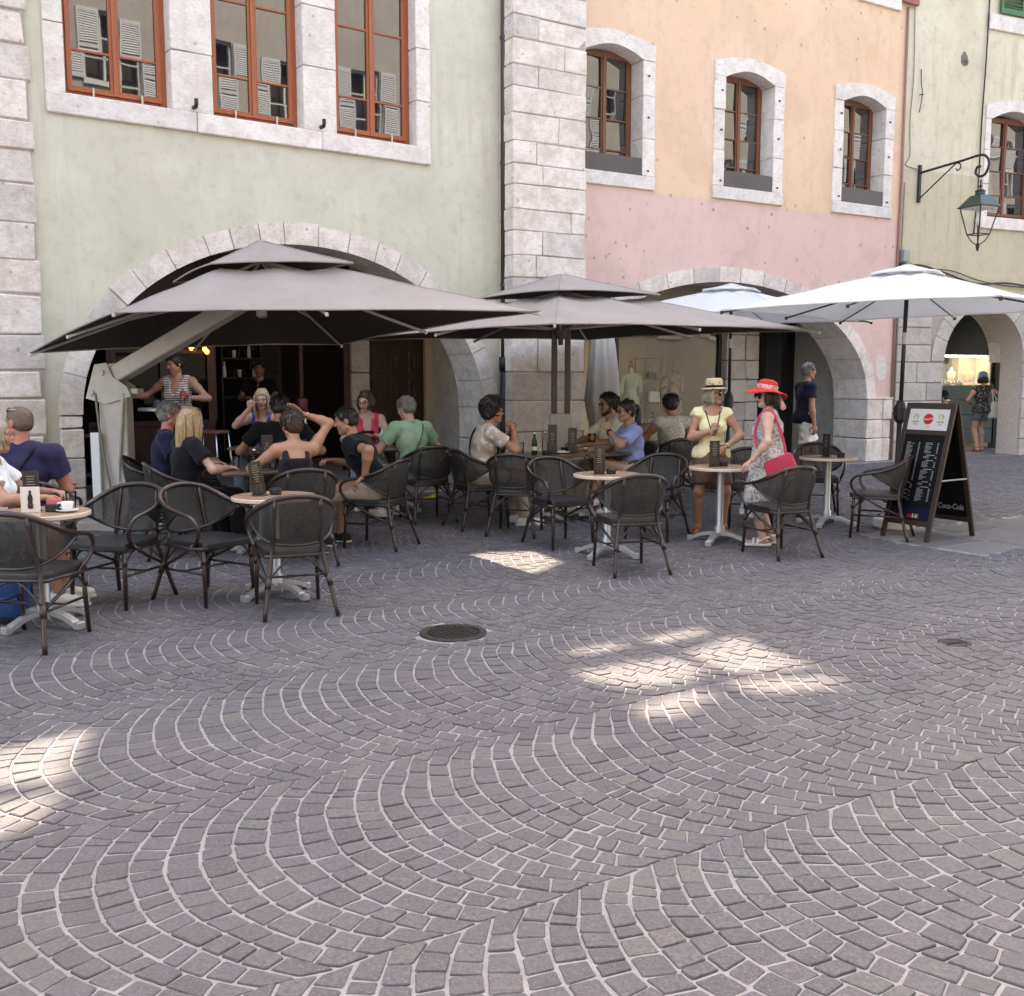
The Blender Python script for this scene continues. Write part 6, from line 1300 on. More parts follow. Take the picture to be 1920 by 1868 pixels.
# 8 woman in black tank top, hand in her hair
p = person('woman in black tank top raising one arm to her dark short hair', -1.84, 8.72, 24, SEAT, .98, 'f', 10, 0, 0, (18, 10), armL=((-.30, .40, .775), (-1, -.5, -.5)), armR=((.085, .15, 1.27), (1, -.1, .25)), top=('tank', 'black_cloth2'), bottom=('trousers', 'black_cloth2'), skin_='skin_tan', hair=('thick', 'hair_brown'), shoes=('shoe', 'shoe_white', 'sole_white'), hands=('relax', ('flat', (-.6, -.5, -.5), (-.7, -.2, .6))))
mb = MB(); w_ = Vector(p['WR']); e_ = Vector(p['ER']); T = Matrix.Translation(w_.lerp(e_, .2)) @ (e_ - w_).to_track_quat('Z', 'Y').to_matrix().to_4x4(); mb.tube([T @ Vector((.037 * math.cos(a * math.pi / 8), .037 * math.sin(a * math.pi / 8), 0)) for a in range(16)], .004, 6, closed=True); local_obj(p, mb, 'bracelet', pbr('gold', (.75, .48, .18), .25, metal=1))
# 9 man in black polo leaning in
person('man in black polo and beige shorts leaning forward, hand on chair arm', -1.27, 9.55, 80, SEAT, 1.05, 'm', 26, 0, 0, (14, 14), armL=((-.30, .02, .68), (-.8, -1, .3)), armR=((.16, .46, .78), (1, -.4, -.6)), legL=((-.14, .46, .085), (-.2, 1, .6)), legR=((.14, .40, .085), (.3, 1, .6)), top=('polo', 'black_cloth'), bottom=('shorts', 'beige_short', .9), skin_='skin_tan', hair=('short', 'hair_black'), shoes=('shoe', 'shoe_dark', 'sole_white'), build=1.06, hands=(('relax', (0, 0, -1), (0, .6, -.4)), 'relax'))
# 10 waiter in the doorway
wx, wy = FG.W(FG.px(488, 720, -3.2)[0], -3.2)
person('waiter dressed in black standing in the dark doorway', wx, wy, 175, None, 1.0, 'm', 2, 0, 0, (10, 8), armL=((-.1, .28, 1.12), (-1, -.5, -.5)), armR=((.1, .28, 1.12), (1, -.5, -.5)), top=('polo', 'black_cloth'), bottom=('trousers', 'black_cloth2'), skin_='skin_olive', hair=('short', 'hair_black'), shoes=('shoe', 'shoe_dark'), z=.19)
# 11 woman in pink
p = person('dark haired woman in pink sleeveless top and glasses looking at her phone', ux(688, 12.4), 12.4, 190, SEAT + .05, 1.02, 'f', 6, 0, 0, (-28, 16), armL=((-.06, .30, .86), (-1, -.2, -.7)), armR=((.07, .30, .86), (1, -.2, -.7)), top=('sleeveless', 'pink_top'), bottom=('trousers', 'grey_short'), skin_='skin_pale', hair=('bob', 'hair_brown'), shoes=('shoe', 'shoe_white'), hands=('hold', 'hold'))
glasses(p, 'lens_dark', 0, 0, 'metal_black', .62, ring=True); PINK = p
# 12 man in green polo
p = person('man in light green polo with brown shoulder strap and white sneakers, from behind', ux(778, 11.25), 11.25, 42, SEAT, 1.05, 'm', 12, 0, 0, (12, 14), armL=((-.18, .40, .78), (-1, -.4, -.6)), armR=((.24, .34, .77), (1, -.4, -.6)), legL=((-.20, .40, .085), (-.3, 1, .6)), legR=((.06, .46, .085), (0, 1, .6)), top=('polo', 'green_polo'), bottom=('shorts', 'grey_short', .9), skin_='skin_fair', hair=('short', 'hair_grey'), shoes=('shoe', 'shoe_white'), build=1.1)
strap(p, 'brown_leather', .02, sgn=1)
# 13 curly haired man
p = person('curly haired man in palm print shirt resting his mouth on his hands', ux(893, 10.8), 10.8, -72, SEAT, 1.06, 'm', 16, 0, 0, (-6, 4), armL=((-.03, .40, 1.00), (-1, .1, -1)), armR=((.05, .40, .985), (1, .1, -1)), top=('tee', 'palm_shirt'), bottom=('trousers', 'beige_short'), skin_='skin_tan', hair=('curly', 'hair_black'), shoes=('shoe', 'shoe_white'), hands=(('fist', (.6, -.6, 0), (.1, -.1, 1)), ('fist', (-.6, -.6, 0), (-.1, -.1, 1))))
glasses(p); strap(p, 'black_cloth', .013, sgn=-1)
# 14 bearded man
p = person('bearded man in cream shirt and sunglasses across the table', ux(1150, 12.1), 12.1, 112, SEAT + .03, 1.04, 'm', 4, 0, 0, (-8, 6), armL=((-.16, .42, .79), (-1, -.4, -.6)), armR=((.2, .42, .80), (1, -.4, -.6)), top=('shirt', 'cream_shirt'), bottom=('trousers', 'beige_short'), skin_='skin_olive', hair=('thick', 'hair_black'), shoes=('shoe', 'shoe_white'))
glasses(p, size=1.05, round_=False)
t = Field(); HP = p['HP']
for s_ in (-1, 1): t.cone(HP(s_ * .066, .005, -.03), HP(s_ * .058, .02, -.075), .012, .016); t.cone(HP(s_ * .058, .02, -.075), HP(s_ * .01, .07, -.105), .018, .022)
t.cone(HP(-.022, .09, -.044), HP(.022, .09, -.044), .007); v, q = t.solve(.006, .02, .0015, 60); link('beard', np_mesh('beard', [(v, q, 0)]), MATS['hair_black'], p['root'])
# 15 woman in blue shirt
p = person('woman in light blue shirt with dark ponytail and sunglasses, hand raised', ux(1192, 11.45), 11.45, 104, SEAT, 1.02, 'f', 10, 0, 0, (4, 6), armL=((-.10, .36, 1.0), (-1, -.2, -.9)), armR=((.18, .40, .79), (1, -.4, -.6)), legL=((-.02, .52, .22), (-.1, 1, .7), (-.3, 1, -.2)), legR=((.10, .42, .085), (.2, 1, .6)), top=('shirt', 'blue_shirt'), bottom=('shorts', 'beige_short', .5), skin_='skin_olive', hair=('ponytail', 'hair_black', .30), shoes=('shoe', 'shoe_white', 'sole_dark'), hands=(('point', (1, 0, 0), (.1, .3, 1)), 'relax'))
glasses(p, size=.95)
mb = MB(); w_ = Vector(p['WL']); e_ = Vector(p['EL']); T = Matrix.Translation(w_.lerp(e_, .12)) @ (e_ - w_).to_track_quat('Z', 'Y').to_matrix().to_4x4(); mb.lathe([(.033, -.012), (.035, 0), (.033, .012)], 16, M=T, cap=False); mb.lathe([(.0, .034), (.018, .034), (.018, .04), (0, .042)], 14, M=T @ Matrix.Rotation(R(90), 4, 'X'), cap=False); local_obj(p, mb, 'watch', MATS['metal_black'])
# 16 person in white lace
person('dark haired person in white lace top seen from behind at the shop side', ux(1262, 12.65), 12.65, 22, SEAT + .03, 1.02, 'f', 6, 0, 0, (-14, 4), armL=((-.22, .36, .77), (-1, -.4, -.6)), armR=((.22, .36, .77), (1, -.4, -.6)), top=('cap', 'lace'), bottom=('trousers', 'denim'), skin_='skin_red', hair=('thick', 'hair_black'), shoes=('shoe', 'shoe_white'), build=1.1)
# 17 woman in yellow with straw hat
p = person('standing woman in pale yellow top, straw hat and sunglasses', ux(1334, 10.42), 10.42, 176, None, .915, 'f', 2, 0, 0, (48, 2), armL=((-.12, .17, .90), (-1, -.25, -.35)), armR=((.015, .175, 1.06), (1, -.3, -.6)), legL=((-.13, .02, .085), (-.2, 1, 0)), legR=((.13, .03, .085), (.2, 1, 0)), top=('cap', 'yellow_top', .06), bottom=('skirt', 'brown_skirt', .86), skin_='skin_tan', hair=('bob', 'hair_fairgrey'), shoes=('sandal', 'sandal_tan'), fine=.85, hands=(('relax', (0, -1, 0), (.7, .3, -.5)), ('fist', (-.4, -.6, 0), (-.3, .1, 1))))
glasses(p, size=1.08); HAT = p
def hat(p, prof, mat, tilt=8, sx=.88, sy=1.0, band=None, wave=0, z=.058, name='hat'):
    HP = p['HP']; M = Matrix.Translation(Vector(HP(0, -.012, z))) @ Matrix([list(r) for r in p['HM']]).to_4x4() @ Matrix.Rotation(R(tilt), 4, 'X') @ Matrix.Scale(p['k'], 4)
    mb = MB(); mb.lathe(prof, 40, sx=sx, sy=sy, cap=False)
    if wave: mb.v = [(x, y, zz + wave * max(0, (math.hypot(x, y) - .11)) * math.sin(2.2 * math.atan2(y, x) + 1)) for x, y, zz in mb.v]
    mb.v = [tuple(M @ Vector(v)) for v in mb.v]; o = local_obj(p, mb, name, mat, True)
    if band: b2 = MB(); b2.lathe([(band[0], band[1]), (band[0], band[2])], 40, sx=sx, sy=sy, cap=False, M=M); b2.build('hat_band', band[3], o, True)
    return o
floral('straw_print', (.58, .45, .30), (.16, .08, .05), 22, .62, .03, False)
hat(p, [(.150, -.012), (.158, -.014), (.160, -.008), (.140, .0), (.104, .004), (.103, .006), (.100, .05), (.092, .095), (.075, .108), (.045, .098), (0, .092)], MATS['straw_print'], 4, band=(.1045, .006, .032, MATS['black_cloth']))
mb = MB(); at = p['at']; mb.tube(crom([at(-.075, -.02, .47), at(-.075, .07, .44), at(-.035, .165, .28), at(.0, .19, .20), at(.035, .165, .28), at(.075, .07, .44), at(.075, -.02, .47)], 5), .0055, 6); local_obj(p, mb, 'lanyard', MATS['black_cloth'], True)
mb = MB(); w_ = Vector(p['WL']); e_ = Vector(p['EL']); T = Matrix.Translation(w_.lerp(e_, .1)) @ (e_ - w_).to_track_quat('Z', 'Y').to_matrix().to_4x4(); mb.lathe([(.029, -.012), (.031, 0), (.029, .012)], 16, M=T, cap=False); local_obj(p, mb, 'watch', MATS['gold'])
# 18 woman in red hat
p = person('standing woman in wide red hat and grey patterned dress with one hand on a chair', ux(1442, 9.72), 9.72, 72, None, .915, 'f', 3, 0, 0, (34, 2), armL=((-.30, .14, .83), (-.6, -1, .2)), armR=((.24, .06, .80), (.4, -1, -.2)), legL=((-.08, .03, .085), (0, 1, 0)), legR=((.09, -.03, .085), (0, 1, 0)), top=('dress', 'dress_print', .42), skin_='skin_fair', hair=('bob', 'hair_brown'), shoes=('sandal', 'sandal_white'), fine=.85, build=1.08, belly=.03, hands=(('relax', (.3, .3, -1), (.1, .8, -.5)), 'relax'))
glasses(p, size=1.15)
hat(p, [(.215, -.045), (.222, -.046), (.220, -.038), (.16, -.012), (.112, .004), (.108, .02), (.104, .06), (.090, .092), (.055, .108), (0, .112)], MATS['red_felt'], 12, band=(.112, .006, .05, MATS['scarf']), wave=.25)
HP = p['HP']; mb = MB(); mb.tube(crom([HP(0, -.11, .05), HP(.0, -.15, .0), HP(-.01, -.17, -.08), HP(-.02, -.20, -.15)], 4), [.014, .016, .02, .022, .024, .024, .026, .026, .028, .028, .03, .03, .02][:13], 8, flat=.4); local_obj(p, mb, 'scarf_tail', MATS['scarf'], True)
RED = p
# 19 walking man
person('man in navy t-shirt and white shorts walking past the dark shop door', ux(1508, 15.5), 15.5, -78, None, 1.05, 'm', 3, 0, 0, (0, 0), armL=((-.26, .14, .86), (-.4, -1, 0)), armR=((.27, .02, .85), (.4, -1, 0)), legL=((-.09, .34, .09), (0, 1, .1)), legR=((.09, -.30, .13), (0, 1, .2)), top=('tee', 'navy_polo', .10), bottom=('shorts', 'white_short', .86), skin_='skin_tan', hair=('short', 'hair_grey'), shoes=('shoe', 'shoe_dark'))
# 20 walking woman with tote
wp = ground(1837, 846)
p = person('woman in blue cap and denim shorts walking away with a white tote', wp.x, wp.y, 6, None, .96, 'f', 2, 0, 0, (-8, 6), armL=((-.14, .22, 1.0), (-1, -.6, -.4)), armR=((.27, .02, .98), (.8, -1, 0)), legL=((-.10, -.06, .085), (0, 1, .1)), legR=((.09, .10, .085), (0, 1, .1)), top=('cap', 'dark_print', .08), bottom=('shorts', 'denim', .52), skin_='skin_fair', hair=('bob', 'hair_brown'), shoes=('sandal', 'sandal_tan'))
hat(p, [(.108, -.03), (.110, -.02), (.110, .03), (.10, .075), (.07, .112), (0, .128)], MATS['blue_cap'], 4, z=.03, name='cap'); TOTE = p
# 21 seated person in black cap by the jewellers
sx_, sy_ = FB.W(FB.px(1780, 760, -.7)[0], -.7)
p = person('seated person in grey top and black cap beyond the menu board', sx_, sy_, 60, .40, 1.0, 'm', 10, 0, 0, (0, 20), top=('tee', 'grey_short'), bottom=('trousers', 'denim'), skin_='skin_olive', hair=('short', 'hair_black'), shoes=('shoe', 'shoe_dark'))
hat(p, [(.104, -.03), (.106, -.02), (.108, .03), (.098, .07), (.07, .105), (0, .12)], MATS['black_cloth'], 4, z=.03, name='cap')
bz = gz(sx_, sy_); st = empty('stone_bench', (sx_, sy_, bz), FB.rz, 'low stone block used as seat beyond the menu board', 'bench'); mb = MB(); mb.bbox(-.2, .2, -.18, .18, .0, .40, .015); mb.build('seat', MATS['slab_stone'], st)
# ---------------------------------------------------------------- things on the tables and around
def zt(x, y): return gz(x, y) + .7425
def menu_stand(x, y, rot, label, tilt=0, h=.25):
    o = empty('menu_stand', (x, y, zt(x, y)), R(rot), label, 'menu stand', 'upright drink menus on the tables'); M = Matrix.Rotation(R(tilt), 4, 'Y')
    mb = MB(); mb.bbox(-.055, .055, -.035, .035, 0, .006, .002); mb.build('base', MATS['metal_black'], o)
    mb = MB(); mb.box(-.045, .045, -.004, .004, .006, h, M); mb.build('card', pbr('menu_black', (.018, .015, .015), .3), o)
    mb = MB(); mb.box(-.049, -.0455, -.005, .005, .006, h + .004, M); mb.box(.0455, .049, -.005, .005, .006, h + .004, M); mb.build('holder', MATS['alu_dark'], o)
    mb = MB(); mb.box(-.03, .03, -.0075, -.007, .02, .085, M); mb.build('picture', pbr('menu_brown', (.06, .035, .03), .4), o)
    mb = MB(); M2 = M @ Matrix.Translation((0, -.0085, .02)); mb.lathe([(.010, 0), (.0105, .02), (.0085, .026), (.011, .034), (.006, .048), (.0045, .056)], 10, sy=.1, M=M2); mb.build('bottle_print', MATS['metal_black'], o)
    mb = MB(); rr = random.Random(int(x * 50))
    for i in range(8): w_ = rr.uniform(.012, .028); mb.box(-w_, w_, -.0078, -.0072, .105 + i * .017, .109 + i * .017, M)
    mb.build('print', pbr('menu_print', (.35, .28, .22), .6), o); return o
def ashtray(x, y, label):
    o = empty('ashtray', (x, y, zt(x, y)), random.uniform(0, 3), label, 'ashtray', 'black ashtrays on the tables'); mb = MB(); mb.lathe([(.040, 0), (.043, .004), (.043, .042), (.038, .046), (.034, .044), (.032, .012), (0, .010)], 22); mb.build('bowl', MATS['metal_black'], o, True, 40)
    for k in range(3): mb = MB(); a = k * 2.1; mb.bbox(-.006, .006, -.007, .007, .043, .049, .002, Matrix.Rotation(a, 4, 'Z') @ Matrix.Translation((.038, 0, 0))); mb.build('notch', MATS['metal_black'], o)
    return o
def lathe_thing(name, x, y, z, parts, label, cat, group=None, rot=0):
    o = empty(name, (x, y, z), rot, label, cat, group)
    for nm, prof, mat in parts: mb = MB(); mb.lathe(prof, 20, cap=False); mb.build(nm, MATS[mat], o, True)
    return o
GL = [(.0, .004), (.028, .004), (.034, .10), (.036, .12), (.0345, .12), (.0325, .10), (.026, .010), (0, .010)]
pbr('cola', (.03, .008, .004), .1); pbr('beer_orange', (.75, .22, .03), .1); pbr('ceramic', (.78, .77, .76), .2); pbr('label_red', (.55, .02, .02), .4); pbr('blue_plastic', (.02, .12, .5), .35); pbr('pink_card', (.6, .13, .15), .6); pbr('silver', (.6, .6, .6), .25, metal=1)
# round table at left: cup, glass, cards
T = T1.location
o = menu_stand(T.x - .05, T.y + .0, 14, 'tall dark menu stand on the coffee table at left edge', 0, .26)
o = empty('bottle_card', (T.x - .03, T.y - .06, zt(T.x, T.y)), R(10), 'white table card printed with a dark bottle, left table', 'card'); mb = MB(); mb.bbox(-.058, .058, -.003, .003, 0, .165, .002); mb.build('card', pbr('card_white', (.74, .68, .62), .5), o)
mb = MB(); mb.lathe([(.013, 0), (.0155, .004), (.0155, .03), (.0125, .042), (.016, .058), (.0145, .075), (.007, .095), (.0065, .108), (.008, .110), (.008, .116)], 18, sy=.12, c=(0, -.0055, .026)); mb.build('bottle_print', MATS['metal_black'], o, True)
me = text_mesh('Coca-Cola', .011, shear=.3); lo = link('print', me, pbr('print_red', (.5, .06, .05), .5), o); lo.location = (0, -.0088, .052)
o = empty('napkin_box', (T.x + .09, T.y + .0, zt(T.x, T.y)), R(8), 'black caddy with pink card sleeve on the left table', 'caddy'); mb = MB(); mb.bbox(-.045, .045, -.035, .035, 0, .05, .006); mb.build('caddy', MATS['metal_black'], o); mb = MB(); mb.bbox(-.04, .042, -.02, .02, .05, .082, .002); mb.build('card', MATS['pink_card'], o)
o = lathe_thing('coffee_cup', T.x + .185, T.y - .02, zt(T.x, T.y), [('saucer', [(0, .004), (.035, .003), (.07, .014), (.068, .017), (.034, .007), (0, .007)], 'ceramic'), ('cup', [(0, .008), (.026, .008), (.034, .03), (.040, .066), (.037, .066), (.031, .03), (.024, .012), (0, .012)], 'ceramic'), ('coffee', [(0, .054), (.036, .054)], 'cola')], 'white espresso cup on saucer at the left table', 'cup')
mb = MB(); mb.tube(crom([(-.034, 0, .055), (-.058, 0, .056), (-.062, 0, .036), (-.036, 0, .026)], 4), .005, 6); mb.build('handle', MATS['ceramic'], o, True)
lathe_thing('tumbler', T.x + .16, T.y + .10, zt(T.x, T.y), [('glass', GL, 'tumbler_glass')], 'empty water glass behind the espresso cup', 'glass', 'glasses on the tables')
# other round tables
T = T2.location; menu_stand(T.x - .10, T.y - .02, 30, 'slanted menu stand on the round table before the tank top woman', -9, .25); ashtray(T.x + .0, T.y + .05, 'black ashtray on the round table before the tank top woman')
T = T4.location; menu_stand(T.x - .08, T.y - .06, 4, 'menu stand on the bare round table in the middle', 0, .25); ashtray(T.x + .03, T.y - .02, 'black ashtray on the bare round table in the middle')
T = T6.location; menu_stand(T.x - .07, T.y - .04, 8, 'menu stand in front of the woman in yellow', 0, .25); ashtray(T.x + .03, T.y + .02, 'black ashtray in front of the woman in yellow')
T = T7.location; menu_stand(T.x - .03, T.y - .02, -60, 'menu stand on the rightmost round table', 0, .25); ashtray(T.x + .13, T.y - .02, 'black ashtray on the rightmost round table')
# left group table
T = T3.location; z_ = zt(T.x, T.y)
for i, (dx, dy) in enumerate(((-.10, .12), (.0, .2), (.14, -.08), (.27, .05), (-.2, -.05))):
    lathe_thing('tumbler', T.x + dx, T.y + dy, z_, [('glass', GL, 'tumbler_glass')], ('water glass beside the menu on the crowded table', 'water glass at the back of the crowded table', 'water glass by the red bottle, front of the crowded table', 'rightmost water glass on the crowded table', 'leftmost water glass on the crowded table')[i], 'glass', 'glasses on the tables')
BT_ = [(0, .0), (.028, .0), (.031, .008), (.031, .11), (.026, .15), (.013, .19), (.012, .225), (.015, .228), (.015, .24), (0, .241)]
lathe_thing('drink_bottle', T.x + .19, T.y + .02, z_, [('bottle', BT_, 'bottle_red'), ('cap', [(.0155, .228), (.0155, .243), (0, .244)], 'label_red')], 'slim red bottle among the glasses on the crowded table', 'bottle')
lathe_thing('juice_bottle', T.x - .04, T.y - .02, z_, [('bottle', [(a * .9, b_ * .75) for a, b_ in BT_], 'tumbler_glass'), ('label', [(.0285, .03), (.0285, .075)], 'pink_card'), ('cap', [(.014, .168), (.014, .182), (0, .183)], 'ceramic')], 'small clear bottle with peach label on the crowded table', 'bottle')
menu_stand(T.x + .05, T.y + .10, 10, 'tall dark menu stand among glasses on the crowded table', 0, .30); menu_stand(T3b.location.x + .10, T3b.location.y - .12, 10, 'dark menu stand in front of the blonde woman in blue', 0, .3)
# right group table
T = T5.location; z_ = zt(T.x, T.y)
lathe_thing('green_bottle', T.x - .06, T.y - .12, z_, [('bottle', BT_, 'bottle_green'), ('label', [(.0315, .05), (.0315, .09)], 'cream_display'), ('cap', [(.0155, .228), (.0155, .243), (0, .244)], 'silver')], 'green glass bottle on the table of the curly haired man', 'bottle')
lathe_thing('clear_bottle', T.x + .06, T.y + .08, z_, [('bottle', BT_, 'tumbler_glass'), ('cap', [(.0155, .228), (.0155, .243), (0, .244)], 'silver')], 'clear glass bottle behind the green bottle', 'bottle')
lathe_thing('tumbler', T.x - .2, T.y + .1, z_, [('glass', GL, 'tumbler_glass')], 'empty glass next to the curly haired man', 'glass', 'glasses on the tables')
menu_stand(T.x + .14, T.y + .02, 5, 'tall black menu stand right of the green bottle', 0, .32); ashtray(T.x + .07, T.y - .12, 'black ashtray right of the green bottle')
lathe_thing('snack_plate', T.x + .24, T.y + .10, z_, [('plate', [(0, .006), (.06, .005), (.10, .016), (.098, .02), (.058, .009), (0, .009)], 'ceramic'), ('snack', [(.06, .012), (.05, .028), (.02, .034), (0, .034)], 'cream_display')], 'white snack plate between the two menus', 'plate')
T = T5b.location; z_ = zt(T.x, T.y)
lathe_thing('spritz_glass', T.x - .05, T.y - .02, z_, [('glass', [(.0, .003), (.036, .003), (.036, .006), (.005, .010), (.004, .09), (.030, .11), (.045, .15), (.042, .20), (.040, .20), (.043, .15), (.028, .114), (0, .104)], 'tumbler_glass'), ('drink', [(0, .106), (.027, .115), (.041, .148), (.0415, .165), (0, .165)], 'beer_orange')], 'stemmed glass of orange drink in front of the bearded man', 'glass')
menu_stand(T.x - .28, T.y - .14, 5, 'black menu stand left of the orange drink', 0, .27); ashtray(T.x - .36, T.y - .05, 'black ashtray left of the orange drink')
# pink woman's table
T = T8.location; z_ = zt(T.x, T.y)
lathe_thing('white_bottle', T.x - .16, T.y - .2, z_, [('bottle', [(0, 0), (.033, 0), (.035, .01), (.035, .15), (.03, .17), (.018, .18)], 'ceramic'), ('cap', [(.018, .18), (.018, .20), (.009, .205), (.009, .225), (0, .226)], 'white_paint')], 'white squeeze bottle on the table of the woman in pink', 'bottle')
o = empty('blue_pouch', (T.x - .27, T.y - .22, z_), .3, 'small bright blue pouch beside the white squeeze bottle', 'pouch'); mb = MB(); mb.lathe([(0, .002), (.05, .004), (.062, .02), (.05, .038), (0, .044)], 20, sx=1.5); mb.build('pouch', MATS['blue_plastic'], o, True); mb = MB(); mb.bbox(-.11, -.06, -.02, .02, .006, .03, .006); mb.build('tab', MATS['ceramic'], o)
w_ = PINK['root'].matrix_basis @ Vector((PINK['WL'] + PINK['WR']) / 2); hd_ = Matrix.Rotation(R(190), 3, 'Z') @ Vector((0, .07, .03)); o = empty('phone', w_ + hd_, R(190), 'dark phone held by the woman in pink', 'phone'); mb = MB(); mb.bbox(-.075, .075, -.004, .004, -.035, .035, .003, Matrix.Rotation(R(-50), 4, 'X')); mb.build('case', MATS['metal_black'], o); mb = MB(); mb.box(-.07, .07, -.0052, -.0042, -.031, .031, Matrix.Rotation(R(-50), 4, 'X')); mb.build('screen', MATS['lens_dark'], o)
# cola bottle in the striped woman's hand
w_ = STRIPE['root'].matrix_basis @ Vector(STRIPE['WL']); dr_ = Matrix.Rotation(R(176), 3, 'Z') @ Vector((.045, .065, -.06)); lathe_thing('cola_bottle', w_.x + dr_.x, w_.y + dr_.y, w_.z + dr_.z - .02, [('bottle', BT_, 'tumbler_glass'), ('label', [(.0315, .09), (.0315, .135)], 'label_red')], 'empty cola bottle with red label held by the striped woman', 'bottle')
# high table and stools under the arch
s_, _ = FG.px(315, 768, -.35); hx, hy = FG.W(s_, -.35); ht = empty('high_table', (hx, hy, .19), FG.rz, 'high round bar table with metal rim before the striped woman', 'table')
mb = MB(); mb.lathe([(.0, 1.03), (.33, 1.03), (.34, 1.035), (.34, 1.06), (.33, 1.065), (0, 1.065)], 40, cap=False); mb.build('table_top', MATS['cast_alu'], ht, True, 40); mb = MB(); mb.lathe([(.03, .05), (.03, 1.03)], 16); mb.build('column', MATS['silver'], ht, True); mb = MB(); mb.lathe([(.25, 0), (.25, .02), (.04, .05)], 24); mb.build('foot', MATS['metal_black'], ht)
o = lathe_thing('black_jar', hx - .12, hy - .05, 1.255, [('jar', [(0, 0), (.045, 0), (.05, .02), (.045, .09), (.02, .10), (0, .102)], 'metal_black')], 'black jar under the striped woman\'s hand on the high table', 'jar')
def stool(x, y, z, rot, label):
    o = empty('bar_stool', (x, y, z), R(rot), label, 'stool', 'bar stools by the high table')
    mb = MB(); mb.bbox(-.19, .19, -.19, .19, .72, .76, .015); mb.build('seat', MATS['wood_brown'], o); mb = MB(); mb.tube(crom([(-.19, -.18, .76), (-.20, -.21, .95), (-.15, -.22, 1.03), (.15, -.22, 1.03), (.20, -.21, .95), (.19, -.18, .76)], 4), .014, 8); mb.build('back_hoop', MATS['silver'], o, True)
    for a, b_ in ((-1, -1), (1, -1), (1, 1), (-1, 1)): mb = MB(); mb.tube([(a * .17, b_ * .17, .72), (a * .22, b_ * .22, 0)], .013, 8); mb.build('leg', MATS['silver'], o, True)
    mb = MB(); mb.tube([(-.2, -.2, .28), (.2, -.2, .28), (.2, .2, .28), (-.2, .2, .28)], .010, 6, closed=True); mb.build('foot_ring', MATS['silver'], o); return o
for u, d, rot, lab in ((392, .75, -100, 'bar stool with chrome hoop right of the high table'), (188, .7, 80, 'bar stool in shadow left of the cantilever mast')):
    s_, _ = FG.px(u, 800, -d); x, y = FG.W(s_, -d); stool(x, y, .19, rot, lab)
# red heater lamp and drinks shelf in the dark cafe
pbr('lantern_red', (.10, .008, .008), .5); s_, z_ = FG.px(567, 770, -1.2); x, y = FG.W(s_, -1.2); lathe_thing('red_lantern', x, y, .95, [('stand', [(.06, -.76), (.06, -.74), (.02, -.72), (.02, 0), (.07, .0), (.075, .03), (.06, .06), (.07, .10), (.06, .14)], 'silver'), ('shade', [(.06, .14), (.08, .16), (.08, .36), (.07, .38), (0, .38)], 'lantern_red')], 'dark red lantern on chrome foot at the cafe door', 'lantern')
sh = MB(); s0, _ = FG.px(420, 700, -3.6); x, y = FG.W(s0 + .25, -3.6); bs = empty('bottle_shelf', (x, y, .2), FG.rz, 'shelf of glinting glasses inside the dark cafe door', 'shelf'); mb = MB(); [mb.box(-.3, .3, -.1, .1, 1.1 + i * .3, 1.12 + i * .3) for i in range(4)]; mb.box(-.32, -.3, -.1, .1, .2, 2.2); mb.box(.3, .32, -.1, .1, .2, 2.2); mb.build('board', MATS['wood_dark'], bs)
for i in range(14): mb = MB(); mb.lathe(GL if i % 2 else BT_, 10, c=(-.25 + .08 * (i % 7), -.02, 1.12 + .3 * (1 + i // 7))); mb.build('glassware', MATS['ceramic'] if i % 3 == 0 else MATS['tumbler_glass'], bs, True)
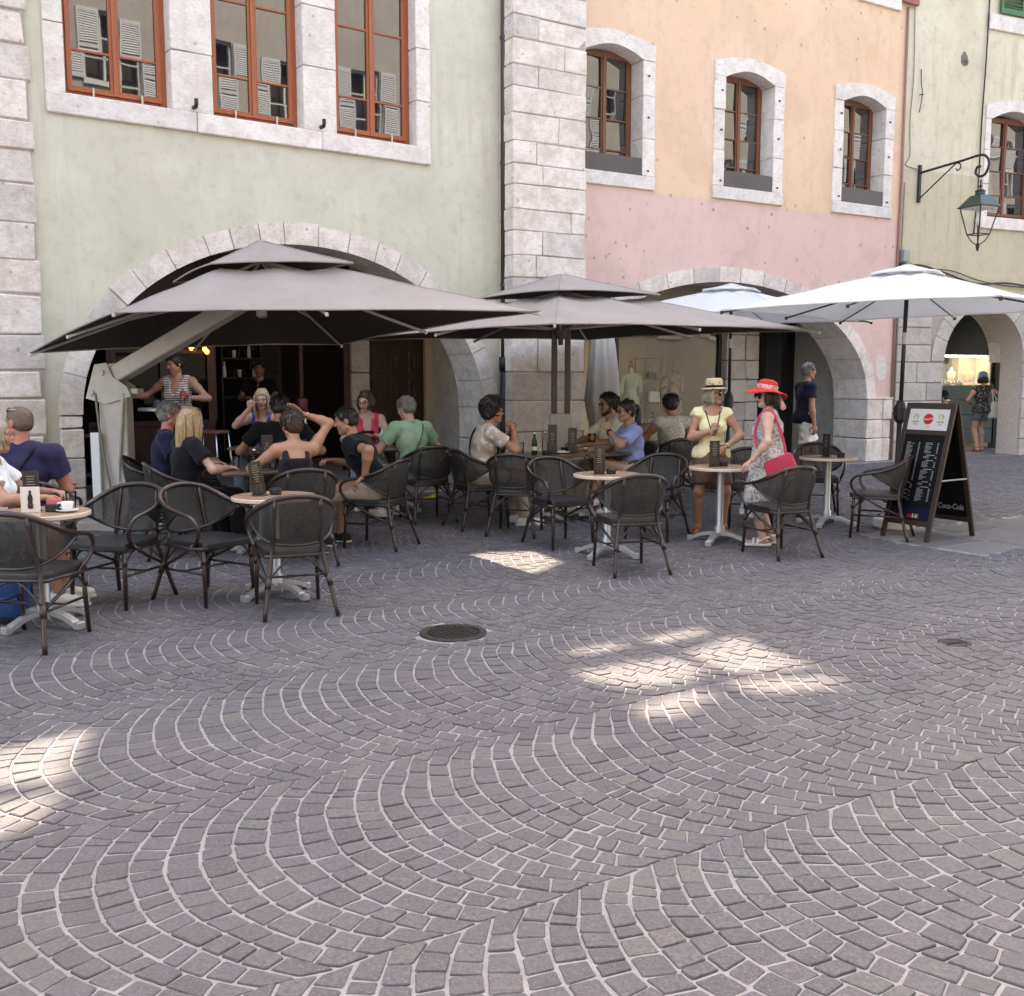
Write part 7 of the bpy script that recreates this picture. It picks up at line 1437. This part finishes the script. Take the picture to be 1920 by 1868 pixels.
# ---- black menu board on two legs
AB = Vector((3.93, 10.15, gz(3.93, 10.15))); ab_ = empty('menu_board', (AB.x, AB.y, AB.z), R(-56), 'black folding menu board with red round logo and drinks list', 'sign')
brown = pbr('board_wood', (.030, .016, .012), .5, (.05, .028, .02), 12, .1, stretch=(6, 6, .6)); blk = pbr('board_black', (.005, .005, .006), .55, spec=.2)
bw, bh, tl = .275, 1.40, R(15.2)
FM = Matrix.Translation((0, -.0, 0)) @ Matrix.Rotation(-tl, 4, 'X')                          # front leaf leans back
BM = Matrix.Translation((0, .78, 0)) @ Matrix.Rotation(tl, 4, 'X')
for M, side in ((FM, 'front'), (BM, 'back')):
    f_ = MB(); f_.bbox(-bw, -bw + .05, -.015, .015, 0, bh, .004, M); f_.bbox(bw - .05, bw, -.015, .015, 0, bh, .004, M); f_.bbox(-bw + .05, bw - .05, -.015, .015, bh - .06, bh, .004, M); f_.bbox(-bw + .05, bw - .05, -.015, .015, .15, .20, .004, M)
    if side == 'front': f_.bbox(-bw + .05, bw - .05, -.015, .015, bh - .33, bh - .28, .004, M)
    fo = f_.build('frame', brown, ab_); mb = MB(); mb.box(-bw + .05, bw - .05, -.004, .006, .20, bh - .06, M); mb.build('black_panel', blk, fo)
    if side == 'front':
        mb = MB(); mb.box(-bw + .052, bw - .052, -.010, -.005, bh - .278, bh - .062, M); wp_ = mb.build('white_panel', pbr('panel_white', (.72, .70, .70), .4), fo)
        cz = bh - .165
        def flat(name, mb_, mat, y_=-.0115): o_ = mb_.build(name, mat, fo); return o_
        disc = [(.055 * math.cos(2 * math.pi * i / 32), cz + .055 * math.sin(2 * math.pi * i / 32)) for i in range(32)]; mb = MB(); mb.prism(disc, -.0125, -.0105); mb.v = [tuple(M @ Vector(v)) for v in mb.v]; mb.build('red_disc', pbr('logo_red', (.62, .012, .02), .4), fo)
        me = text_mesh('Coca-Cola', .030, shear=.35, bold=.0006, sx=.8); o_ = link('logo_lettering', me, MATS['panel_white'], fo); o_.matrix_local = M @ Matrix.Translation((0, -.0135, cz)) @ Matrix.Rotation(R(-8), 4, 'Y')
        for sx_ in (-.14, .14):
            d2_ = [(sx_ + .030 * math.cos(2 * math.pi * i / 24), cz + .022 + .030 * math.sin(2 * math.pi * i / 24)) for i in range(24)]; mb = MB(); mb.prism(d2_, -.0125, -.0105); mb.v = [tuple(M @ Vector(v)) for v in mb.v]; mb.build('gold_emblem', pbr('emblem_gold', (.50, .42, .16), .5), fo)
            fl_ = [(sx_ - .004, cz + .045), (sx_ + .006, cz + .034), (sx_ + .014, cz + .016), (sx_ + .013, cz + .002), (sx_ + .004, cz - .008), (sx_ - .008, cz - .006), (sx_ - .014, cz + .006), (sx_ - .010, cz + .022)]; mb = MB(); mb.prism(fl_, -.0135, -.0115); mb.v = [tuple(M @ Vector(v)) for v in mb.v]; mb.build('flame', MATS['panel_white'], fo)
            me = text_mesh('PARIS 2024', .017, bold=.0003); o_ = link('emblem_lettering', me, MATS['metal_black'], fo); o_.matrix_local = M @ Matrix.Translation((sx_, -.0115, cz - .028))
            mb = MB()
            for i in range(5): c_ = (sx_ - .018 + .009 * i, cz - .052 - (.005 if i % 2 else 0)); mb.tube([M @ Vector((c_[0] + .005 * math.cos(a * math.pi / 5), -.0112, c_[1] + .005 * math.sin(a * math.pi / 5))) for a in range(10)], .0008, 4, closed=True)
            mb.build('emblem_mark', MATS['metal_black'], fo)
        for t_, dz in (('PARTENAIRE', -.075), ('MONDIAL', -.09)): me = text_mesh(t_, .012); o_ = link('small_print', me, MATS['emblem_gold'], fo); o_.matrix_local = M @ Matrix.Translation((0, -.0115, cz + dz))
        mb = MB(); rr = random.Random(4)
        for cx_, zs_ in ((-.11, (.82, .79)), (.10, (.83, .80))):
            z_ = .99; i = 0
            while z_ > .40:
                if rr.random() < .12: z_ -= .012; L = rr.uniform(.03, .05); mb.box(cx_ - L, cx_ + L, -.0052, -.0046, z_, z_ + .006, M); z_ -= .016; continue
                L = rr.uniform(.03, .075)
                x_ = cx_ - .075
                while x_ < cx_ - .075 + L: w2 = rr.uniform(.008, .018); mb.box(x_, x_ + w2, -.0052, -.0046, z_, z_ + .005, M); x_ += w2 + .004
                mb.box(cx_ + .055, cx_ + .072, -.0052, -.0046, z_, z_ + .005, M); z_ -= .0125; i += 1
        mb.build('menu_print', pbr('chalk', (.42, .42, .42), .7), fo)
        mb = MB(); mb.box(-bw + .055, bw - .055, -.0052, -.0044, .205, .33, M); mb.build('blue_strip', pbr('night_blue', (.006, .009, .03), .55, spec=.2), fo)
        for i in range(7):
            mb = MB(); mb.lathe([(.006, 0), (.0065, .022), (.003, .034), (.003, .044)], 8, sy=.1, c=(-.01 + i * .018, -.0062, .225)); mb.v = [tuple(M @ Vector(v)) for v in mb.v]; mb.build('bottle_print', (MATS['label_red'], MATS['label_red'], MATS['label_red'], MATS['card_white'], pbr('p_orange', (.6, .25, .03), .4), MATS['card_white'], MATS['p_orange'])[i], fo)
    else:
        me = text_mesh('Coca-Cola', .085, shear=.35, bold=.001, sx=.8); o_ = link('logo_lettering', me, pbr('print_grey', (.45, .45, .46), .5), fo); o_.matrix_local = M @ Matrix.Translation((.04, -.006, .30))
for s_ in (-1, 1):
    mb = MB(); p_ = FM @ Vector((s_ * (bw - .01), .01, .62)); q_ = BM @ Vector((s_ * (bw - .01), -.01, .62)); mb.tube([p_, q_], .008, 6); mb.build('stay', MATS['alu_grey'], ab_)
# ---- bags
r_ = RED['root'].matrix_basis; at = RED['at']
pinkb = None
m, nt, b = _new('pink_weave'); pc = _coord(nt); ck = nt.nodes.new('ShaderNodeTexChecker'); ck.inputs['Scale'].default_value = 90; nt.links.new(pc, ck.inputs[0]); nt.links.new(_mix(nt, ck.outputs[1], (.55, .02, .07), (.70, .05, .12)), b.inputs['Base Color']); b.inputs['Roughness'].default_value = .4; _bump(nt, b, ck.outputs[1], .6, .004); MATS['pink_weave'] = m
bx = r_ @ Vector(at(-.20, -.13, -.075)); o = empty('shoulder_bag', bx, R(72 + 90), 'woven bright pink shoulder bag hanging at the hip of the red hat woman', 'bag')
mb = MB(); out = [(-.145, -.085), (-.13, -.1), (.13, -.1), (.145, -.085), (.135, .085), (.12, .1), (-.12, .1), (-.135, .085)]; mb.prism(out, -.035, .035); bo = mb.build('body', MATS['pink_weave'], o); bv = bo.modifiers.new('bevel', 'BEVEL'); bv.width = .014; bv.segments = 3
bo.rotation_euler = (0, R(22), 0)
mb = MB(); mb.bbox(-.018, .018, -.042, -.036, -.09, .1, .003, Matrix.Rotation(R(22), 4, 'Y')); mb.build('buckle_strap', MATS['pink_top'], o)
inv = (Matrix.Translation(bx) @ Matrix.Rotation(R(162), 4, 'Z')).inverted()
mb = MB(); S_ = [inv @ (r_ @ Vector(at(*q_))) for q_ in ((-.175, -.19, .02), (-.165, -.155, .22), (-.155, -.075, .46), (-.152, .0, .500), (-.155, .075, .43), (-.175, .12, .25), (-.215, .06, .04))]; mb.tube(crom(S_, 5), .013, 8, flat=.35); mb.build('strap', MATS['pink_weave'], o, True)
r_ = TOTE['root'].matrix_basis; at = TOTE['at']; bx = r_ @ Vector(at(.24, -.10, .03)); o = empty('tote_bag', bx, R(6), 'white cotton tote hanging from shoulder of the walking woman', 'bag')
mb = MB(); mb.hexa([(-.15, -.05, -.22), (.20, -.05, -.24), (.20, .05, -.24), (-.15, .05, -.22)], [(-.08, -.03, .12), (.09, -.03, .12), (.09, .03, .12), (-.08, .03, .12)]); bo = mb.build('body', MATS['tote_white'], o); bv = bo.modifiers.new('bevel', 'BEVEL'); bv.width = .03; bv.segments = 3
inv = (Matrix.Translation(bx) @ Matrix.Rotation(R(6), 4, 'Z')).inverted(); mb = MB(); mb.tube(crom([(-.06, -.03, .10), inv @ (r_ @ Vector(at(.16, -.08, .40))), inv @ (r_ @ Vector(at(.145, 0, .505))), (.07, .03, .10)], 5), .012, 6, flat=.4); mb.build('strap', MATS['tote_white'], o, True)
bp = ground(15, 1165); o = empty('blue_backpack', (bp.x, bp.y, bp.z), .3, 'blue backpack on the ground under the left table', 'bag'); mb = MB(); mb.bbox(-.14, .14, -.09, .09, 0, .34, .05); mb.build('body', fabric('pack_blue', (.02, .05, .16)), o, True); mb = MB(); mb.bbox(-.10, .10, -.12, -.08, .04, .18, .02); mb.build('pocket', MATS['pack_blue'], o, True); mb = MB(); mb.tube(crom([(-.04, .0, .33), (-.03, 0, .38), (.03, 0, .38), (.04, 0, .33)], 4), .008, 6); mb.build('handle', MATS['black_cloth'], o)
yp = ground(808, 936); o = empty('yellow_cloth', (yp.x, yp.y, yp.z), .2, 'crumpled yellow cloth on the ground under the green polo man\'s chair', 'cloth'); mb = MB(); mb.lathe([(0, .0), (.09, .0), (.10, .02), (.06, .05), (.03, .04), (0, .055)], 14, sy=.6); mb.v = [(x + .012 * math.sin(40 * y), y, z * (1 + .4 * math.sin(30 * x))) for x, y, z in mb.v]; mb.build('cloth', fabric('yellow_cloth', (.65, .42, .05)), o, True)
# ---- clothes shop behind glass
def mannequin(u, d, dress, label, z0=.42):
    s_, _ = FO.px(u, 720, -d); x, y = FO.W(s_, -d); o = empty('mannequin', (x, y, .40), FO.rz, label, 'mannequin')
    t = Field(); I = np.eye(3); t.ell((0, 0, .78), I, V3(.17, .13, .16)); t.ell((0, 0, .95), I, V3(.13, .10, .14)); t.ell((0, 0, 1.13), I, V3(.16, .115, .16)); t.cone((-.14, 0, 1.24), (.14, 0, 1.24), .055); t.cone((0, 0, 1.24), (0, 0, 1.40), .055, .045, True); t.cone((0, 0, .80), (0, 0, .42), .165, .20, True); v, q = t.solve(.014, .04, .002, 20); link('dress', np_mesh('dress', [(v, q, 0)]), MATS[dress], o)
    for s2 in (-1, 1): t = Field(); t.cone((s2 * .18, 0, 1.22), (s2 * .24, .02, .95), .055, .065, True); v, q = t.solve(.012, .02); link('sleeve', np_mesh('sleeve', [(v, q, 0)]), MATS[dress], o)
    mb = MB(); mb.lathe([(.045, 1.38), (.045, 1.42), (.02, 1.44), (.012, 1.46), (.022, 1.49), (.012, 1.53), (0, 1.54)], 16); mb.build('neck_cap', MATS['wood_brown'], o, True); mb = MB(); mb.tube([(0, 0, 0), (0, 0, .6)], .015, 8); mb.lathe([(.16, 0), (.16, .015), (.02, .03)], 20); mb.build('stand', MATS['metal_black'], o)
fabric('pale_green_dress', (.45, .50, .32), (.55, .60, .40), 30); floral('tan_dress', (.38, .25, .12), (.05, .03, .02), 12, .60, .03, False)
mannequin(1182, d2 + .55, 'pale_green_dress', 'mannequin in long pale green dress behind the shop glass'); mannequin(1262, d2 + .75, 'tan_dress', 'mannequin in tan leaf print dress behind the shop glass')
s0, _ = FO.px(1200, 720, -d2 - .6); s1, _ = FO.px(1248, 720, -d2 - .6); x, y = FO.W((s0 + s1) / 2, -d2 - .6); sh = empty('display_shelf', (x, y, .36), FO.rz, 'black wire shelf with handbags behind the shop glass', 'shelf'); hw = (s1 - s0) / 2
for a in (-hw, hw):
    for b_ in (-.14, .14): mb = MB(); mb.tube([(a, b_, 0), (a, b_, 1.62)], .010, 6); mb.build('post', MATS['metal_black'], sh)
for i, z_ in enumerate((.1, .42, .80, 1.22, 1.60)): mb = MB(); mb.box(-hw, hw, -.14, .14, z_ - .006, z_ + .006); mb.build('shelf_board', MATS['metal_black'], sh)
for i, (dx, z_, w_, h_, mt_, lab) in enumerate(((-.08, 1.226, .20, .14, 'black_cloth', 'black handbag on the second shelf from top'), (.10, 1.226, .14, .12, 'brown_leather', 'small brown handbag on the second shelf from top'), (.0, .806, .26, .20, 'cream_shirt', 'cream handbag on the middle shelf'), (-.02, .426, .15, .12, 'black_cloth2', 'small black box bag on the low shelf'), (.0, .106, .22, .18, 'straw', 'straw basket bag on the lowest shelf'))):
    q = sh.matrix_basis @ Vector((dx, -.02, z_)); o = empty('handbag', q, FO.rz, lab + ' in the shop', 'bag'); mb = MB(); mb.hexa([(-w_ / 2, -.05, 0), (w_ / 2, -.05, 0), (w_ / 2, .05, 0), (-w_ / 2, .05, 0)], [(-w_ * .4, -.03, h_), (w_ * .4, -.03, h_), (w_ * .4, .03, h_), (-w_ * .4, .03, h_)]); bo = mb.build('body', MATS[mt_], o); bv = bo.modifiers.new('bevel', 'BEVEL'); bv.width = .015; bv.segments = 2
    mb = MB(); mb.tube(crom([(-w_ * .25, 0, h_ - .01), (-w_ * .2, 0, h_ + .07), (w_ * .2, 0, h_ + .07), (w_ * .25, 0, h_ - .01)], 4), .006, 6); mb.build('handle', MATS[mt_], o, True)
# garment rail deeper in the shop
s_, _ = FO.px(1310, 720, -d2 - 1.0); x, y = FO.W(s_, -d2 - 1.0); gr_ = empty('clothes_rail', (x, y, .36), FO.rz, 'rail of dark hanging clothes at right of the shop window', 'clothes rail'); mb = MB(); mb.tube([(-.35, 0, 0), (-.35, 0, 1.5), (.35, 0, 1.5), (.35, 0, 0)], .012, 6); mb.build('rail', MATS['metal_black'], gr_)
for i in range(7):
    mb = MB(); x0 = -.28 + i * .09; h_ = random.uniform(.8, 1.1); mb.hexa([(x0 - .02, -.2, 1.45 - h_), (x0 + .03, -.2, 1.45 - h_), (x0 + .03, .2, 1.45 - h_), (x0 - .02, .2, 1.45 - h_)], [(x0 - .01, -.16, 1.42), (x0 + .01, -.16, 1.42), (x0 + .01, .16, 1.42), (x0 - .01, .16, 1.42)]); mb.build('garment', MATS[('black_cloth', 'denim', 'white_cotton', 'black_cloth2', 'brown_skirt', 'cream_shirt', 'navy_tee')[i]], gr_)
# wall notice boards in the cafe: chalk menu by the door
s_, z_ = FG.px(505, 690, -DK + .0); x, y = FG.W(s_, -DK - .2)
